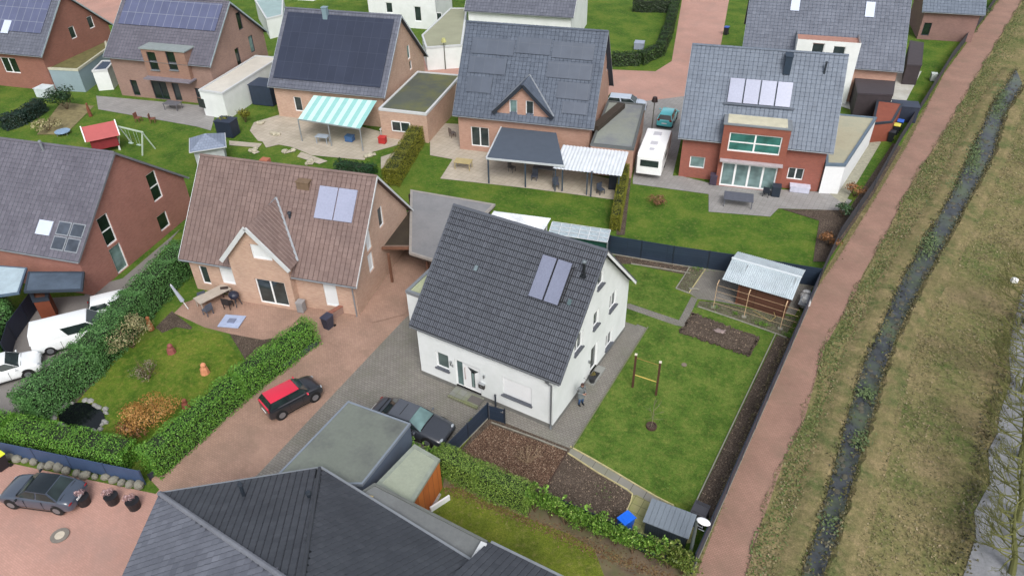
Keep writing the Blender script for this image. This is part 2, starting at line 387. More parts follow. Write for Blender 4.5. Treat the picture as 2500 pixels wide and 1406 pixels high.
def gable_roof(root, L, D, e, r, ov, ovs, mat, trim, rows=18, cols=30, prof=None, yr=None, joint=None, gutter=None, back=True, ridge_mat=None, darkverge=None):
    """two tiled slopes, verge boards, ridge caps, gutters, as parts of the house; e is the roof surface at the wall line"""
    yr = D/2 if yr is None else yr; joint = joint or JOINT_SHADE; gutter = gutter or ZINC
    sf = (r-e)/yr; zb = r-sf*(D-yr); mb = MB()
    sl = math.hypot(yr+ov, (yr+ov)*sf)
    V1 = Vector((0, 1, sf)).normalized(); V2 = Vector((0, -1, sf)).normalized()
    tiles(mb, (-ovs, -ov, e-ov*sf), (1, 0, 0), V1, L+2*ovs, sl, rows, cols, prof)
    sl2 = math.hypot(D-yr+ov, (D-yr+ov)*sf); zb2 = r-sf*(D-yr+ov)
    if back: tiles(mb, (L+ovs, D+ov, zb2), (-1, 0, 0), V2, L+2*ovs, sl2, rows, cols, prof)
    t = .1                                                         # underside
    mb.mi = 1
    mb.face([(-ovs, -ov, e-ov*sf-t), (-ovs, yr, r-t), (L+ovs, yr, r-t), (L+ovs, -ov, e-ov*sf-t)])
    mb.face([(-ovs, D+ov, zb2-t), (L+ovs, D+ov, zb2-t), (L+ovs, yr, r-t), (-ovs, yr, r-t)])
    roof = mb.build('roof', [mat, joint], root)
    rc = MB(); n = int((L+2*ovs)/.35)
    for i in range(n):
        x0 = -ovs+(L+2*ovs)*i/n; x1 = -ovs+(L+2*ovs)*(i+1)/n+.02
        for ang in range(5):
            a0 = math.pi*(ang/5); a1 = math.pi*((ang+1)/5); R0, R1 = .13, .115
            rc.face([(x0, yr+R0*math.cos(a0), r-.02+R0*math.sin(a0)), (x0, yr+R0*math.cos(a1), r-.02+R0*math.sin(a1)),
                     (x1, yr+R1*math.cos(a1), r-.02+R1*math.sin(a1)), (x1, yr+R1*math.cos(a0), r-.02+R1*math.sin(a0))], uv=(.4+.2*rnd.random(), .5))
    rc.build('ridge_cap', ridge_mat or mat, roof)
    for sx, x in ((-1, -ovs), (1, L+ovs)):
        vb = MB(); xa, xb = (x-.035, x) if sx < 0 else (x, x+.035)
        for y0, z0, y1, z1 in ((-ov, e-ov*sf, yr, r), (yr, r, D+ov, zb2)):
            if darkverge: continue
            vb.mesh([(xa, y0, z0-.16), (xb, y0, z0-.16), (xb, y1, z1-.16), (xa, y1, z1-.16), (xa, y0, z0+.05), (xb, y0, z0+.05), (xb, y1, z1+.05), (xa, y1, z1+.05)],
                    [(0, 3, 2, 1), (4, 5, 6, 7), (0, 1, 5, 4), (1, 2, 6, 5), (2, 3, 7, 6), (3, 0, 4, 7)])
        if darkverge:
            for (y0, z0, y1, z1), dz0, dz1, mt, q in (((-ov, e-ov*sf, yr, r), -.1, .05, darkverge, .03), ((yr, r, D+ov, zb2), -.03, .06, darkverge, .03), ((yr, r, D+ov, zb2), -.26, -.04, trim, .0), ((-ov, e-ov*sf, yr, r), -.26, -.11, trim, -.02)):
                b_ = MB(); xo = x+sx*q; xi = x-sx*.04; xa, xb = min(xi, xo), max(xi, xo)
                b_.mesh([(xa, y0, z0+dz0), (xb, y0, z0+dz0), (xb, y1, z1+dz0), (xa, y1, z1+dz0), (xa, y0, z0+dz1), (xb, y0, z0+dz1), (xb, y1, z1+dz1), (xa, y1, z1+dz1)],
                        [(0, 3, 2, 1), (4, 5, 6, 7), (0, 1, 5, 4), (1, 2, 6, 5), (2, 3, 7, 6), (3, 0, 4, 7)], None, (.4, .5)); b_.build('verge_board', mt, roof)
        else: vb.build('verge_board', trim, roof)
    for y, z in ((-ov-.07, e-ov*sf-.04), (D+ov+.07, zb2-.04)):
        g = MB(); n = 6
        for k in range(n):
            a0, a1 = math.pi+math.pi*k/n, math.pi+math.pi*(k+1)/n
            g.face([(-ovs, y+.07*math.cos(a0), z+.07*math.sin(a0)), (L+ovs, y+.07*math.cos(a0), z+.07*math.sin(a0)), (L+ovs, y+.07*math.cos(a1), z+.07*math.sin(a1)), (-ovs, y+.07*math.cos(a1), z+.07*math.sin(a1))])
        g.build('gutter', gutter, roof)
    return roof, sf

# ================================================================== GROUND
MEADOW = turf('meadow_grass', (92, 104, 60), (124, 119, 82), (140, 127, 96), (156, 138, 110), .55, k=.92, s1=.22, fine=9, fc=.6)
ground = MB()
ground.face([(-400, -200, 0), (400, -200, 0), (400, 700, 0), (-400, 700, 0)])
tag(ground.build('ground', MEADOW), kind='structure')
LAWN = turf('lawn_grass', (70, 99, 38), (87, 116, 47), (106, 126, 58), (138, 138, 76), .5, s1=.7, fine=18)
LAWN2 = turf('bright_lawn_grass', (66, 100, 36), (84, 116, 42), (106, 126, 52), (138, 136, 78), .55, s1=.35)
SOIL = speck('dark_soil', [(.0, (70, 60, 54)), (.55, (98, 86, 76)), (.85, (120, 106, 94)), (1, (152, 138, 122))], 34, .9, bs=1, bd=.05, low=.85, hi=1.3)
MULCH = speck('bark_mulch', [(0, (56, 40, 34)), (.4, (92, 68, 56)), (.75, (128, 100, 82)), (.93, (176, 148, 124)), (1, (204, 180, 154))], 40, .8, bs=1, bd=.04)
GRAV = speck('weedy_gravel', [(0, (70, 66, 52)), (.5, (104, 100, 84)), (.85, (126, 122, 104)), (1, (96, 120, 58))], 22, 1.0)
PAVG = brickm('grey_pavers', (130, 126, 120), (142, 138, 131), (84, 82, 74), .24, .16, .010, k=.85, var=(.84, 1.14), vs=.25, stain=(112, 114, 98), stainamt=.5)
PAVR = brickm('red_pavers', (176, 144, 126), (190, 156, 138), (156, 128, 112), .2, .1, .012, k=.76, var=(.84, 1.14), vs=.5, stain=(144, 122, 106), stainamt=.55)
PAVP = brickm('pink_street_pavers', (192, 150, 136), (202, 158, 144), (176, 140, 126), .2, .1, .008, k=.83, var=(.88, 1.08), vs=.3, stain=(168, 140, 130), stainamt=.5)
PATHR = brickm('red_path_pavers', (168, 132, 116), (178, 140, 124), (146, 116, 100), .2, .1, .012, k=.76, var=(.82, 1.14), vs=.45, stain=(140, 118, 100), stainamt=.6, stainscale=.35)
PAVL = brickm('pale_terrace_slabs', (186, 176, 160), (196, 186, 170), (150, 142, 130), .5, .5, .012, k=.85, offset=0, stain=(160, 152, 134))
PAVS = brickm('greenish_slabs', (146, 146, 98), (156, 152, 106), (98, 100, 66), .5, .5, .014, k=.85, offset=0, stain=(130, 140, 70), stainamt=.5, stainscale=.8)
PAVM = brickm('mid_grey_slabs', (150, 148, 146), (158, 156, 154), (124, 122, 118), .4, .4, .01, k=.85, offset=0)
ASPH = speck('smooth_grey_paving', [(0, (128, 124, 122)), (1, (140, 136, 132))], 30, .5, bs=.2, bd=.005, low=.93, hi=1.07)
KERB = plain('kerb_concrete', (150, 148, 136), .85, .2, 3)
CREAM = plain('mossy_kerb_stone', (196, 186, 138), .85, .2, 3)

EST = [(-150, -60), (10.0, -60), (10.0, 22.5), (G(2232, 300).x, G(2232, 300).y), (G(2440, -5).x, G(2440, -5).y), (36, 200), (-200, 260)]
sheet('garden_ground', EST, LAWN2)
sheet('path', GP([(1698, 1410), (1860, 977), (1924, 834), (1993, 706), (2039, 642), (2131, 494), (2211, 361), (2305, 179), (2444, -5), (2620, -330), (2650, -330), (2500, -5), (2392, 174), (2293, 345), (2229, 442), (2165, 570), (2106, 670), (2090, 713), (2014, 846), (1960, 1038), (1914, 1124), (1862, 1270), (1822, 1410), (1700, 1700), (1600, 1700)]), PATHR)
# driveway, street
sheet('street', GP([(-400, 1080), (0, 1125), (380, 1205), (430, 1150), (640, 1165), (640, 1300), (420, 1700), (-600, 1700)]), PAVP)
sheet('driveway', GP([(395, 1200), (362, 1165), (600, 965), (778, 832), (868, 770), (940, 690), (1035, 560), (1110, 560), (1080, 700), (990, 800), (615, 1175), (500, 1260)]), PAVR)
sheet('street', GP([(1480, 170), (1490, 330), (1555, 250), (1640, 290), (1660, 330), (1720, 330), (1780, 0), (1800, -160), (1640, -160), (1665, 0), (1640, 150), (1600, 175)]), PAVP)
sheet('street', GP([(1020, 140), (1130, 118), (1120, 190), (1000, 185)]), PAVP)
sheet('street', GP([(150, 0), (150, -80), (330, -90), (300, 60), (240, 60)]), PAVP)
# the white house's own surfaces
sheet('paving', [(-12.35, -11.2), (-9.9, -5.9), (-4.2, -5.8), (-3.95, -1.0), (1.63, -.82), (1.25, 11.1), (-.2, 11.25), (-.2, 12.2), (-13.6, 12.2), (-13.6, 3.6)], PAVG)
sheet('lawn', [(1.66, -.8), (1.27, 11.25), (-.1, 11.3), (-.1, 15.8), (3.1, 15.9), (4.4, 15.0), (8.75, 14.4), (8.75, 3), (8.75, -1.2), (7.6, -1.3)], LAWN)
sheet('lawn', GP([(1108, 1095), (1150, 1022), (1190, 1005), (1198, 1030), (1112, 1112)]), LAWN)
sheet('lawn', [(-6, 11), (-6, 17.5), (0, 17.3), (.5, 11)], LAWN)
sheet('soil_bed', GP([(1502, 622), (1622, 636), (1722, 655), (1700, 676), (1540, 645), (1500, 645)]), SOIL)
sheet('gravel', GP([(1650, 704), (1684, 652), (1725, 655), (1683, 716)]), GRAV)
sheet('paving', GP([(1717, 658), (1772, 664), (1960, 690), (1985, 700), (1940, 770), (1800, 745), (1745, 735), (1703, 730), (1682, 716)]), PAVG)
sheet('paving', [(G(1688, 724).x, G(1688, 724).y), (G(1703, 730).x, G(1703, 730).y), (G(1672, 797).x, G(1672, 797).y), (G(1655, 787).x, G(1655, 787).y)], PAVG)
sheet('paving', GP([(1531, 742), (1536, 741), (1660, 783), (1690, 793), (1684, 801), (1648, 794), (1530, 753)]), PAVG)
sheet('gravel', GP([(1708, 735), (1745, 738), (1800, 748), (1870, 762), (1945, 775), (1915, 822), (1896, 815), (1800, 780), (1700, 750)]), GRAV)
sheet('soil_bed', [(8.95, 14.55), (10.0, 14.9), (10.0, -1.4), (8.9, -1.4)], SOIL)
sheet('soil_bed', [(-3.95, -1.02), (1.62, -.82), (1.9, -1.0), (8.0, -4.9), (-4.0, -5.1)], SOIL)
MUL = GP([(1197, 1036), (1384, 1102), (1334, 1190), (1230, 1162), (1112, 1116)])
sheet('mulch_bed', MUL, MULCH)
sheet('soil_bed', GP([(1387, 1107), (1545, 1208), (1532, 1248), (1500, 1262), (1334, 1194)]), SOIL)
sheet('slab_path', GP([(1387, 1106), (1394, 1091), (1500, 1152), (1600, 1212), (1660, 1244), (1640, 1262), (1545, 1208)]), brickm('long_slabs', (132, 130, 122), (140, 138, 130), (88, 88, 80), .8, 2.0, .02, offset=0, stain=(130, 134, 100)))
sheet('terrace', GP([(1545, 1209), (1555, 1208), (1620, 1245), (1700, 1290), (1690, 1325), (1620, 1330), (1500, 1290), (1532, 1248)]), PAVS)

def kerb(pts, w=.06, h=.07, mat=None, closed=False):
    m = MB(); P = [Vector((p[0], p[1], 0)) for p in pts]
    for a, b in zip(P[:-1], P[1:]): m.beam((a.x, a.y, h/2+.02), (b.x, b.y, h/2+.02), w, h)
    return tag(m.build('kerb', mat or KERB), 'low stone edging along the garden beds', 'edging', 'garden edging stones', None)
for pts, mt, lab in [(GP([(1392, 1091), (1445, 1120), (1500, 1152), (1600, 1212), (1645, 1235)]), CREAM, 'pale edging stones between slab path and lawn'),
                (GP([(1386, 1107), (1460, 1155), (1530, 1195), (1544, 1207), (1540, 1225), (1530, 1248)]), CREAM, 'yellowish curved edging stones around the dug soil bed'),
                (GP([(1384, 1104), (1360, 1145), (1333, 1192)]), plain('brown_edging', (78, 58, 48), .8), 'thin brown edging between bark mulch and soil bed'),
                ([(8.85, 14.7), (8.85, 6), (8.85, -1.5)], KERB, 'long pale edging between main lawn and the bed by the fence'),
                ([(1.65, -.8), (1.46, 5), (1.26, 11.2)], plain('moss_edge', (120, 124, 96), .9), 'thin mossy edging between side paving and main lawn'),
                (GP([(1705, 750), (1800, 782), (1896, 816), (1920, 826)]), KERB, 'thin edging below the weedy bed by the wooden shed'),
                (GP([(1540, 645), (1625, 658), (1685, 668)]), KERB, 'thin edging between back lawn and the soil strip'),
                (GP([(1683, 654), (1668, 678), (1650, 705), (1682, 717)]), KERB, 'thin edging around the narrow gravel bed'),
                (GP([(1722, 658), (1700, 690), (1682, 716)]), CREAM, 'pale edging between gravel bed and the paved yard'),
                (GP([(1200, 1032), (1300, 1068), (1384, 1101)]), KERB, 'grey edging between front paving and bark mulch')]:
    k = kerb(pts, mat=mt); k['label'] = lab

# neighbours' open ground
sheet('driveway', GP([(0, 960), (225, 700), (300, 680), (440, 560), (470, 470), (440, 560), (250, 790), (60, 1010), (-60, 1080), (-300, 1040)]), ASPH)
sheet('driveway', GP([(-60, 1060), (0, 990), (70, 960), (230, 750), (240, 720), (90, 730), (0, 790), (-200, 900)]), ASPH)
sheet('terrace', GP([(425, 765), (450, 740), (520, 715), (890, 765), (868, 772), (780, 832), (700, 822), (640, 830), (560, 815), (500, 800)]), PAVR)
sheet('soil_bed', GP([(560, 815), (640, 830), (700, 822), (690, 860), (650, 885), (600, 880)]), SOIL)
sheet('soil_bed', GP([(150, 1010), (270, 870), (285, 840), (300, 850), (200, 985), (180, 1030)]), SOIL)
sheet('soil_bed', GP([(380, 800), (420, 760), (470, 800), (430, 840)]), SOIL)
sheet('terrace', GP([(235, 235), (530, 262), (515, 320), (480, 310), (240, 268)]), PAVM)
sheet('terrace', GP([(620, 300), (720, 270), (960, 330), (990, 350), (900, 375), (740, 365), (630, 345), (610, 320)]), PAVL)
sheet('terrace', GP([(690, 350), (900, 370), (890, 392), (760, 380)]), PAVL)
sheet('terrace', GP([(1050, 300), (1130, 305), (1190, 370), (1500, 440), (1510, 490), (1300, 462), (1075, 437), (1105, 390), (1050, 380)]), PAVL)
sheet('terrace', GP([(1545, 435), (1660, 430), (1760, 455), (2010, 470), (2080, 490), (2060, 515), (1900, 510), (1880, 530), (1730, 518), (1730, 475), (1545, 450)]), PAVM)
sheet('terrace', GP([(1560, 250), (1680, 235), (1665, 330), (1640, 440), (1545, 440), (1560, 330)]), PAVM)
sheet('terrace', GP([(2040, 215), (2210, 175), (2250, 175), (2190, 290), (2170, 300), (2050, 260)]), plain('pale_concrete', (196, 198, 192), .8, .15, .6, dirt_or_reflection=(170, 166, 150)))
sheet('soil_bed', GP([(1910, 512), (2070, 515), (2110, 455), (2180, 350), (2200, 360), (2130, 480), (2020, 640), (1985, 640), (1990, 600), (2000, 540)]), SOIL)
sheet('gravel', GP([(2020, 470), (2140, 290), (2150, 350), (2060, 500)]), plain('pale_gravel', (160, 158, 140), .9, .2, 3))
sheet('gravel', GP([(1505, 400), (1545, 400), (1525, 575), (1505, 575)]), SOIL)
sheet('gravel', GP([(90, 330), (150, 250), (230, 260), (160, 330)]), plain('dry_bed', (134, 124, 88), .9, .3, 2))

# meadow, ditch and water on the right
DL = [(2480, 170), (2420, 260), (2385, 340), (2320, 480), (2250, 600), (2190, 705), (2155, 790), (2120, 860), (2090, 940), (2058, 1060), (2010, 1240), (1955, 1410), (1880, 1700)]
DR = [(2500, 210), (2458, 280), (2430, 380), (2365, 500), (2300, 620), (2250, 710), (2205, 800), (2165, 900), (2140, 1000), (2110, 1100), (2065, 1260), (2018, 1410), (1960, 1700)]
DR = [(a[0]+(b[0]-a[0])*.86, b[1]) for a, b in zip(DL, DR)]
WATD = plain('ditch_water', (66, 70, 74), .3, .5, 1.6, dirt_or_reflection=(92, 104, 74), patchamt=.8, dscale=.3, fine=.25)
sheet('water', GP(DL)+GP(DR)[::-1], WATD)
BANK = turf('bank_grass', (96, 104, 66), (120, 114, 80), (138, 126, 94), (154, 136, 108), .5, k=.88, s1=.5, fine=12, fc=.6)
for side, line in ((-1, DL), (1, DR)):
    P = GP(line); mb = MB(); prev = None
    Q = []
    for a, b in zip(P[:-1], P[1:]):
        for t in range(8): Q.append(a.lerp(b, t/8))
    for i, p in enumerate(Q):
        d = (Q[min(i+1, len(Q)-1)]-Q[max(0, i-1)]).normalized(); n_ = Vector((d.y, -d.x, 0))*(1 if side < 0 else -1)
        j = rnd.uniform(-.12, .12); cur = [p+n_*(-.15+j)*-1+Vector((0, 0, .0)), p+n_*(.0+j)*1+Vector((0, 0, 0)), p+n_*(.25+j)+Vector((0, 0, .13+rnd.uniform(0, .1))), p+n_*.8+Vector((0, 0, .16)), p+n_*1.5+Vector((0, 0, -.02))]
        if prev:
            for k in range(1, 4): mb.face([prev[k], cur[k], cur[k+1], prev[k+1]])
        prev = cur
    tag(mb.build('bank', BANK, smooth=True), kind='structure')
WATR = plain('river_water', (156, 158, 162), .3, .2, .6, k=.7, dirt_or_reflection=(96, 98, 94), patchamt=.8, dscale=.35, fine=.15)  # dark patches paint reflected trees into the water colour
sheet('water', GP([(2560, 560), (2500, 700), (2474, 790), (2462, 860), (2468, 930), (2440, 1010), (2434, 1060), (2412, 1100), (2416, 1180), (2378, 1250), (2382, 1310), (2350, 1410), (2250, 1700), (2900, 1700), (2900, 600)]), WATR)
#PARTS
# ================================================================== MAIN HOUSE
W_, D_, G_, O_, E_, R_, YR = 9.3, 10.19, .447, .105, 3.866+.105*1.04, 9.407, 5.23
def make_main():
    root = thing('white_house', 'white rendered gable house with anthracite tiled roof and two solar collectors', 'house', (-W_, 0, 0))
    L, D = W_, D_
    F0 = Frame(-W_, 0, 0)
    def fr(px, py, wd, ht):                                       # hole centred where the survey says
        p = F0.plane(px, py, 1, .0); return (p.x-wd/2, p.x+wd/2, p.z-ht/2, p.z+ht/2)
    def sd_(px, py, wd, ht):
        p = F0.plane(px, py, 0, L); return (p.y-wd/2, p.y+wd/2, p.z-ht/2, p.z+ht/2)
    sf = (R_-E_)/YR; eb = R_-sf*(D-YR)
    wl = MB()
    win1 = fr(1080, 882, .95, 1.28); win2 = fr(1262, 955, 1.95, 1.42)
    pd = F0.plane(1118, 943, 1, 0)
    door = (pd.x-.12, pd.x+1.72, .3, 2.42)
    fh = [win1, win2, door]
    z0 = .28
    wall(wl, (0, 0), (L, 0), z0, [(0, E_-.14), (L, E_-.14)], fh, .17)
    top = [(0, E_-.14), (YR, R_-.14), (D, eb-.14)]
    s1 = sd_(1413, 836, 1.05, 1.3); s2 = sd_(1456, 778, .8, 1.2); s3 = sd_(1497, 733, 1.05, 1.25); s4 = sd_(1487, 828, 1.05, 1.25); s5 = sd_(1467, 682, .85, 1.0)
    sdoor = F0.plane(1440, 916, 0, L); sdo = (4.84, 5.84, .3, 2.35)
    sh = [s1, s2, s3, s4, s5, sdo]
    wall(wl, (L, 0), (L, D), z0, top, sh, .17)
    wall(wl, (L, D), (0, D), z0, [(0, eb-.14), (L, eb-.14)], [], .1)
    wall(wl, (0, D), (0, 0), z0, [(0, eb-.14), (D-YR, R_-.14), (D, E_-.14)], [], .1)
    wl.build('wall', WHITE, root)
    pl = MB(); pl.box(-.006, -.006, 0, L+.006, D+.006, z0+.02); pl.build('plinth', PLINTH, root)
    fl = MB(); fl.face([(.3, .3, 2.7), (L-.3, .3, 2.7), (L-.3, D-.3, 2.7), (.3, D-.3, 2.7)]); 
    gable_roof(root, L, D, E_, R_, O_, G_, TILE_MAIN, WHITEP, 20, 40, yr=YR, darkverge=TILE_MAIN, gutter=plain('gutter_grey', (120, 124, 128), .4, .08, 2, metal=.3))
    # dark verge tiles on top of the white verge boards
    window(root, (0, 0), (L, 0), win1, 1, 1, WPVC, glassm('frosted_glass', (92, 108, 106), .35, .8), DSTONE, fw=.09)
    w2 = window(root, (0, 0), (L, 0), win2, 1, 1, WPVC, GLASS, DSTONE, fw=.06, blind=.9)
    for s in (s1, s3, s4): window(root, (L, 0), (L, D), s, 2, 1, WPVC, GLASS, DSTONE, fw=.06, silld=.12, sillh=.06)
    for s in (s2, s5): window(root, (L, 0), (L, D), s, 1, 1, WPVC, GLASS, DSTONE, fw=.07, silld=.12, sillh=.06)
    window(root, (L, 0), (L, D), sdo, 1, 1, WPVC, GLASS, None, fw=.1, kind='garden_door')
    # front door: side light + leaf
    a, b, c, e = door
    d = MB(); y = .17
    d.box(a, y-.05, c, a+.09, y, e); d.box(b-.07, y-.05, c, b, y, e); d.box(a+.09, y-.05, e-.07, b-.07, y, e); d.box(a+.09, y-.05, c, b-.07, y, c+.06)
    d.box(a+.5, y-.05, c+.06, a+.6, y, e-.07); d.box(a+.6, y-.035, c+.06, b-.07, y-.003, e-.07)
    dr = d.build('front_door', WPVC, root)
    g = MB(); g.box(a+.09, y-.022, c+.06, a+.5, y-.01, e-.07); g.build('side_light', glassm('door_glass', (100, 122, 122), .25, .8), dr)
    g = MB(); xm = (a+.6+b-.07)/2+.02
    g.box(xm-.11, y-.05, c+.28, xm+.13, y-.036, c+1.55)
    g.mesh([(xm-.34, y-.05, c+1.78), (xm+.42, y-.05, c+1.68), (xm+.01, y-.05, c+1.36), (xm-.34, y-.036, c+1.78), (xm+.42, y-.036, c+1.68), (xm+.01, y-.036, c+1.36)], [(0, 2, 1), (0, 1, 4, 3), (0, 3, 5, 2), (1, 2, 5, 4)])
    g.build('door_glass', plain('door_dark', (60, 66, 68), .25, .1), dr)
    g = MB(); g.box(xm-.06, y-.058, c+.33, xm+.08, y-.0505, c+1.42); g.build('door_pane', glassm('door_glass2', (120, 140, 138), .25, .8), dr)
    h = MB(); h.tube([(a+.68, y-.035, c+.75), (a+.68, y-.1, c+.75), (a+.68, y-.1, c+1.65), (a+.68, y-.035, c+1.65)], .016, 8); h.build('handle', plain('copper_steel', (170, 120, 110), .3, .05, 2, metal=.5), dr)
    # step with door mat lying in it
    st = MB(); st.box(a-.02, -.78, 0, b+.22, -.007, .17); st.build('doorstep', brickm('step_blocks', (124, 126, 122), (136, 138, 132), (96, 98, 84), .5, .5, .01, offset=0, stain=(126, 134, 80), stainamt=.5), root)
    st = MB(); st.box(a-.04, -.92, 0, b+.24, -.785, .15); st.build('step_edge', brickm('step_edge_blocks', (120, 122, 104), (134, 134, 112), (92, 98, 70), .16, .16, .012, offset=0, stain=(120, 132, 66)), root)
    ss = MB(); ss.box(L+.007, 4.3, 0, L+.52, 6.05, .15); ss.build('doorstep', plain('step_slab', (150, 152, 148), .85, .12, 2), root)
    # soffit and barge shading: white soffit boards are part of verge; downpipe
    dp = MB(); x = L-.06
    dp.tube([(x-.28, -O_-.06, E_-.28), (x-.2, -.16, E_-.42), (x-.03, -.09, E_-.55), (x-.03, -.09, .2)], .05, 8)
    dp.box(x-.36, -.25, E_-.33, x-.16, -.06, E_-.2)
    dp.build('downpipe', plain('gutter_grey', (120, 124, 128)), root, smooth=False)
    sh_ = MB(); sh_.tube([(x-.03, -.09, .02), (x-.03, -.09, .3)], .06, 8); sh_.build('standpipe', ZINC, root)
    # wall lamps
    for px, py, pl_ in ((1102, 883, 0), (1183, 917, 0)):
        p = F0.plane(px, py, 1, 0); m = MB(); m.box(p.x-.05, -.05, p.z-.09, p.x+.05, -.003, p.z+.09); m.tube([(p.x, -.1, p.z-.12), (p.x, -.1, p.z+.12)], .045, 10)
        m.build('wall_lamp', CHROME, root)
    p = F0.plane(1436, 882, 0, L); m = MB(); m.box(L+.003, p.y-.05, p.z-.09, L+.05, p.y+.05, p.z+.09); m.tube([(L+.1, p.y, p.z-.12), (L+.1, p.y, p.z+.12)], .045, 10); m.build('wall_lamp', CHROME, root)
    # house number 42
    p = F0.plane(1103, 891, 1, 0)
    fc = bpy.data.curves.new('house_number', 'FONT'); fc.body = '42'; fc.size = .26; fc.extrude = .012; fc.align_x = 'CENTER'
    fo = bpy.data.objects.new('house_number', fc); COL.objects.link(fo); dg = bpy.context.evaluated_depsgraph_get(); dg.update()
    me = bpy.data.meshes.new_from_object(fo.evaluated_get(dg)); bpy.data.objects.remove(fo)
    no = bpy.data.objects.new('house_number', me); COL.objects.link(no); no.parent = root; no.rotation_euler = (math.pi/2, 0, 0); no.location = (p.x, -.016, p.z-.09)
    me.materials.clear(); me.materials.append(ANTH)
    # letterbox
    p = F0.plane(1178, 940, 1, 0)
    m = MB(); m.box(p.x-.2, -.16, p.z-.17, p.x+.2, -.003, p.z+.16); lb = m.build('letterbox', plain('steel_dark', (70, 66, 66), .35, .1, 3, metal=.3), root, bevel=.02)
    m = MB(); m.box(p.x-.22, -.18, p.z+.16, p.x+.22, -.003, p.z+.2); m.box(p.x-.1, -.168, p.z-.02, p.x+.08, -.161, p.z+.05); m.build('lid', CHROME, lb)
    # vent pipe at the front wall
    p = G(1215, 990); q = F0.loc(p)
    m = MB(); m.tube([(q.x, -.22, 0), (q.x, -.22, 1.05)], .055, 10); m.ball((q.x, -.22, 1.05), .075, nu=10); m.build('vent_pipe', ANTH, root)
    p = F0.plane(1424, 933, 0, L); m = MB(); m.tube([(L, p.y, .75), (L+.14, p.y, .75), (L+.16, p.y, .68)], .018, 6); m.tube([(L+.08, p.y-.06, .8), (L+.08, p.y+.06, .8)], .012, 6); m.build('garden_tap', CHROME, root)
    # roof furniture: point on the front slope
    V = Vector((0, 1, sf)).normalized(); Nn = Vector((1, 0, 0)).cross(V)
    def onroof(px, py, off=0):
        C = F0.loc(CAM); Dr = F0.dirl(ray(px, py)); P0 = Vector((0, 0, E_+off*math.sqrt(1+sf*sf)))
        t = (P0-C).dot(Nn)/Dr.dot(Nn); return C+Dr*t
    # solar collectors
    A = onroof(1335, 623, .14); B = onroof(1288, 722, .14); C_ = onroof(1410, 645, .14)
    wv = (A-B).length; x0 = B.x; y0 = B.y
    base = Vector((B.x, B.y, B.z)); U = Vector((1, 0, 0))
    tw = C_.x-A.x
    for i, nm in enumerate(('solar_collector', 'solar_collector')):
        o0 = base+U*(i*(tw/2+.02)); wd = tw/2-.02; m = MB()
        P = [o0, o0+U*wd, o0+U*wd+V*wv, o0+V*wv]; T = Nn*.0; Bt = -Nn*.09
        m.mesh([q+T for q in P]+[q+Bt for q in P], [(0, 1, 2, 3), (4, 7, 6, 5), (0, 4, 5, 1), (1, 5, 6, 2), (2, 6, 7, 3), (3, 7, 4, 0)], uv=(.3, .3))
        so = m.build('solar_collector', plain('collector_frame', (66, 68, 76), .4, .1, 2, metal=.4), root)
        m = MB(); e_ = .035; Q = [o0+U*e_+V*e_, o0+U*(wd-e_)+V*e_, o0+U*(wd-e_)+V*(wv-e_), o0+U*e_+V*(wv-e_)]
        m.face([q+Nn*.004 for q in Q]); m.build('collector_glass', PANEL, so)
    m = MB(); e0 = base+U*(tw+.03)
    m.tube([e0+V*.05-Nn*.03, e0+V*(wv-.25)-Nn*.03, e0+U*.25+V*(wv-.2)-Nn*.06], .025, 6); m.tube([e0+V*.25, e0+U*.3+V*.35-Nn*.1], .02, 6); m.tube([e0+U*.12+V*.3-Nn*.05, e0+U*.12+V*(wv-.3)-Nn*.05], .02, 6)
    m.build('collector_pipe', BLACKM, root)
    # vents
    def stack(px, py, h, r, mat, capm):
        q = onroof(px, py); m = MB(); m.tube([q-Vector((0, 0, .1)), q+Vector((0, 0, h))], r, 10); m.rbox(q+Vector((0, 0, .02)), (r*4, r*4, .08), 0)
        o = m.build('vent_stack', mat, root); m = MB(); m.tube([q+Vector((0, 0, h-.05)), q+Vector((0, 0, h+.02)), q+Vector((0, 0, h+.1))], [r*1.5, r*1.6, r*.6], 10)
        m.build('cowl', capm, o)
    stack(1425, 674, .95, .085, plain('vent_black', (38, 42, 46), .4, .1), plain('vent_grey', (112, 122, 128), .4, .1))
    for px, py in ((1391, 738), (1163, 655)):
        q = onroof(px, py, .02); m = MB()
        m.mesh([q+U*a_+V*b_+Nn*c_ for c_ in (0, .09) for a_, b_ in ((-.1, -.16), (.1, -.16), (.1, .16), (-.1, .16))], [(0, 3, 2, 1), (4, 5, 6, 7), (0, 1, 5, 4), (1, 2, 6, 5), (2, 3, 7, 6), (3, 0, 4, 7)])
        m.build('vent_tile', plain('clear_tile', (118, 134, 140), .2, .1, 3) if px < 1200 else plain('vent_grey2', (84, 104, 108), .3, .1), root)
    return root
make_main()
tm = MB(); p = G(1163, 978); tm.box(-.42, -.27, 0, .42, .27, .018)
tag(tm.build('door_mat', plain('mat_grey', (104, 100, 98), .95, .1, 20), None, (p.x+.02, -.42, .172), 0), 'grey door mat on the front doorstep of the white house', 'door mat')
tm = MB(); p = G(1450, 914); tm.box(-.21, -.36, 0, .21, .36, .02)
tag(tm.build('door_mat', plain('mat_black', (40, 44, 44), .9, .15, 20), None, (.24, 5.05, .153), 0), 'black rubber mat in front of the side garden door', 'door mat')
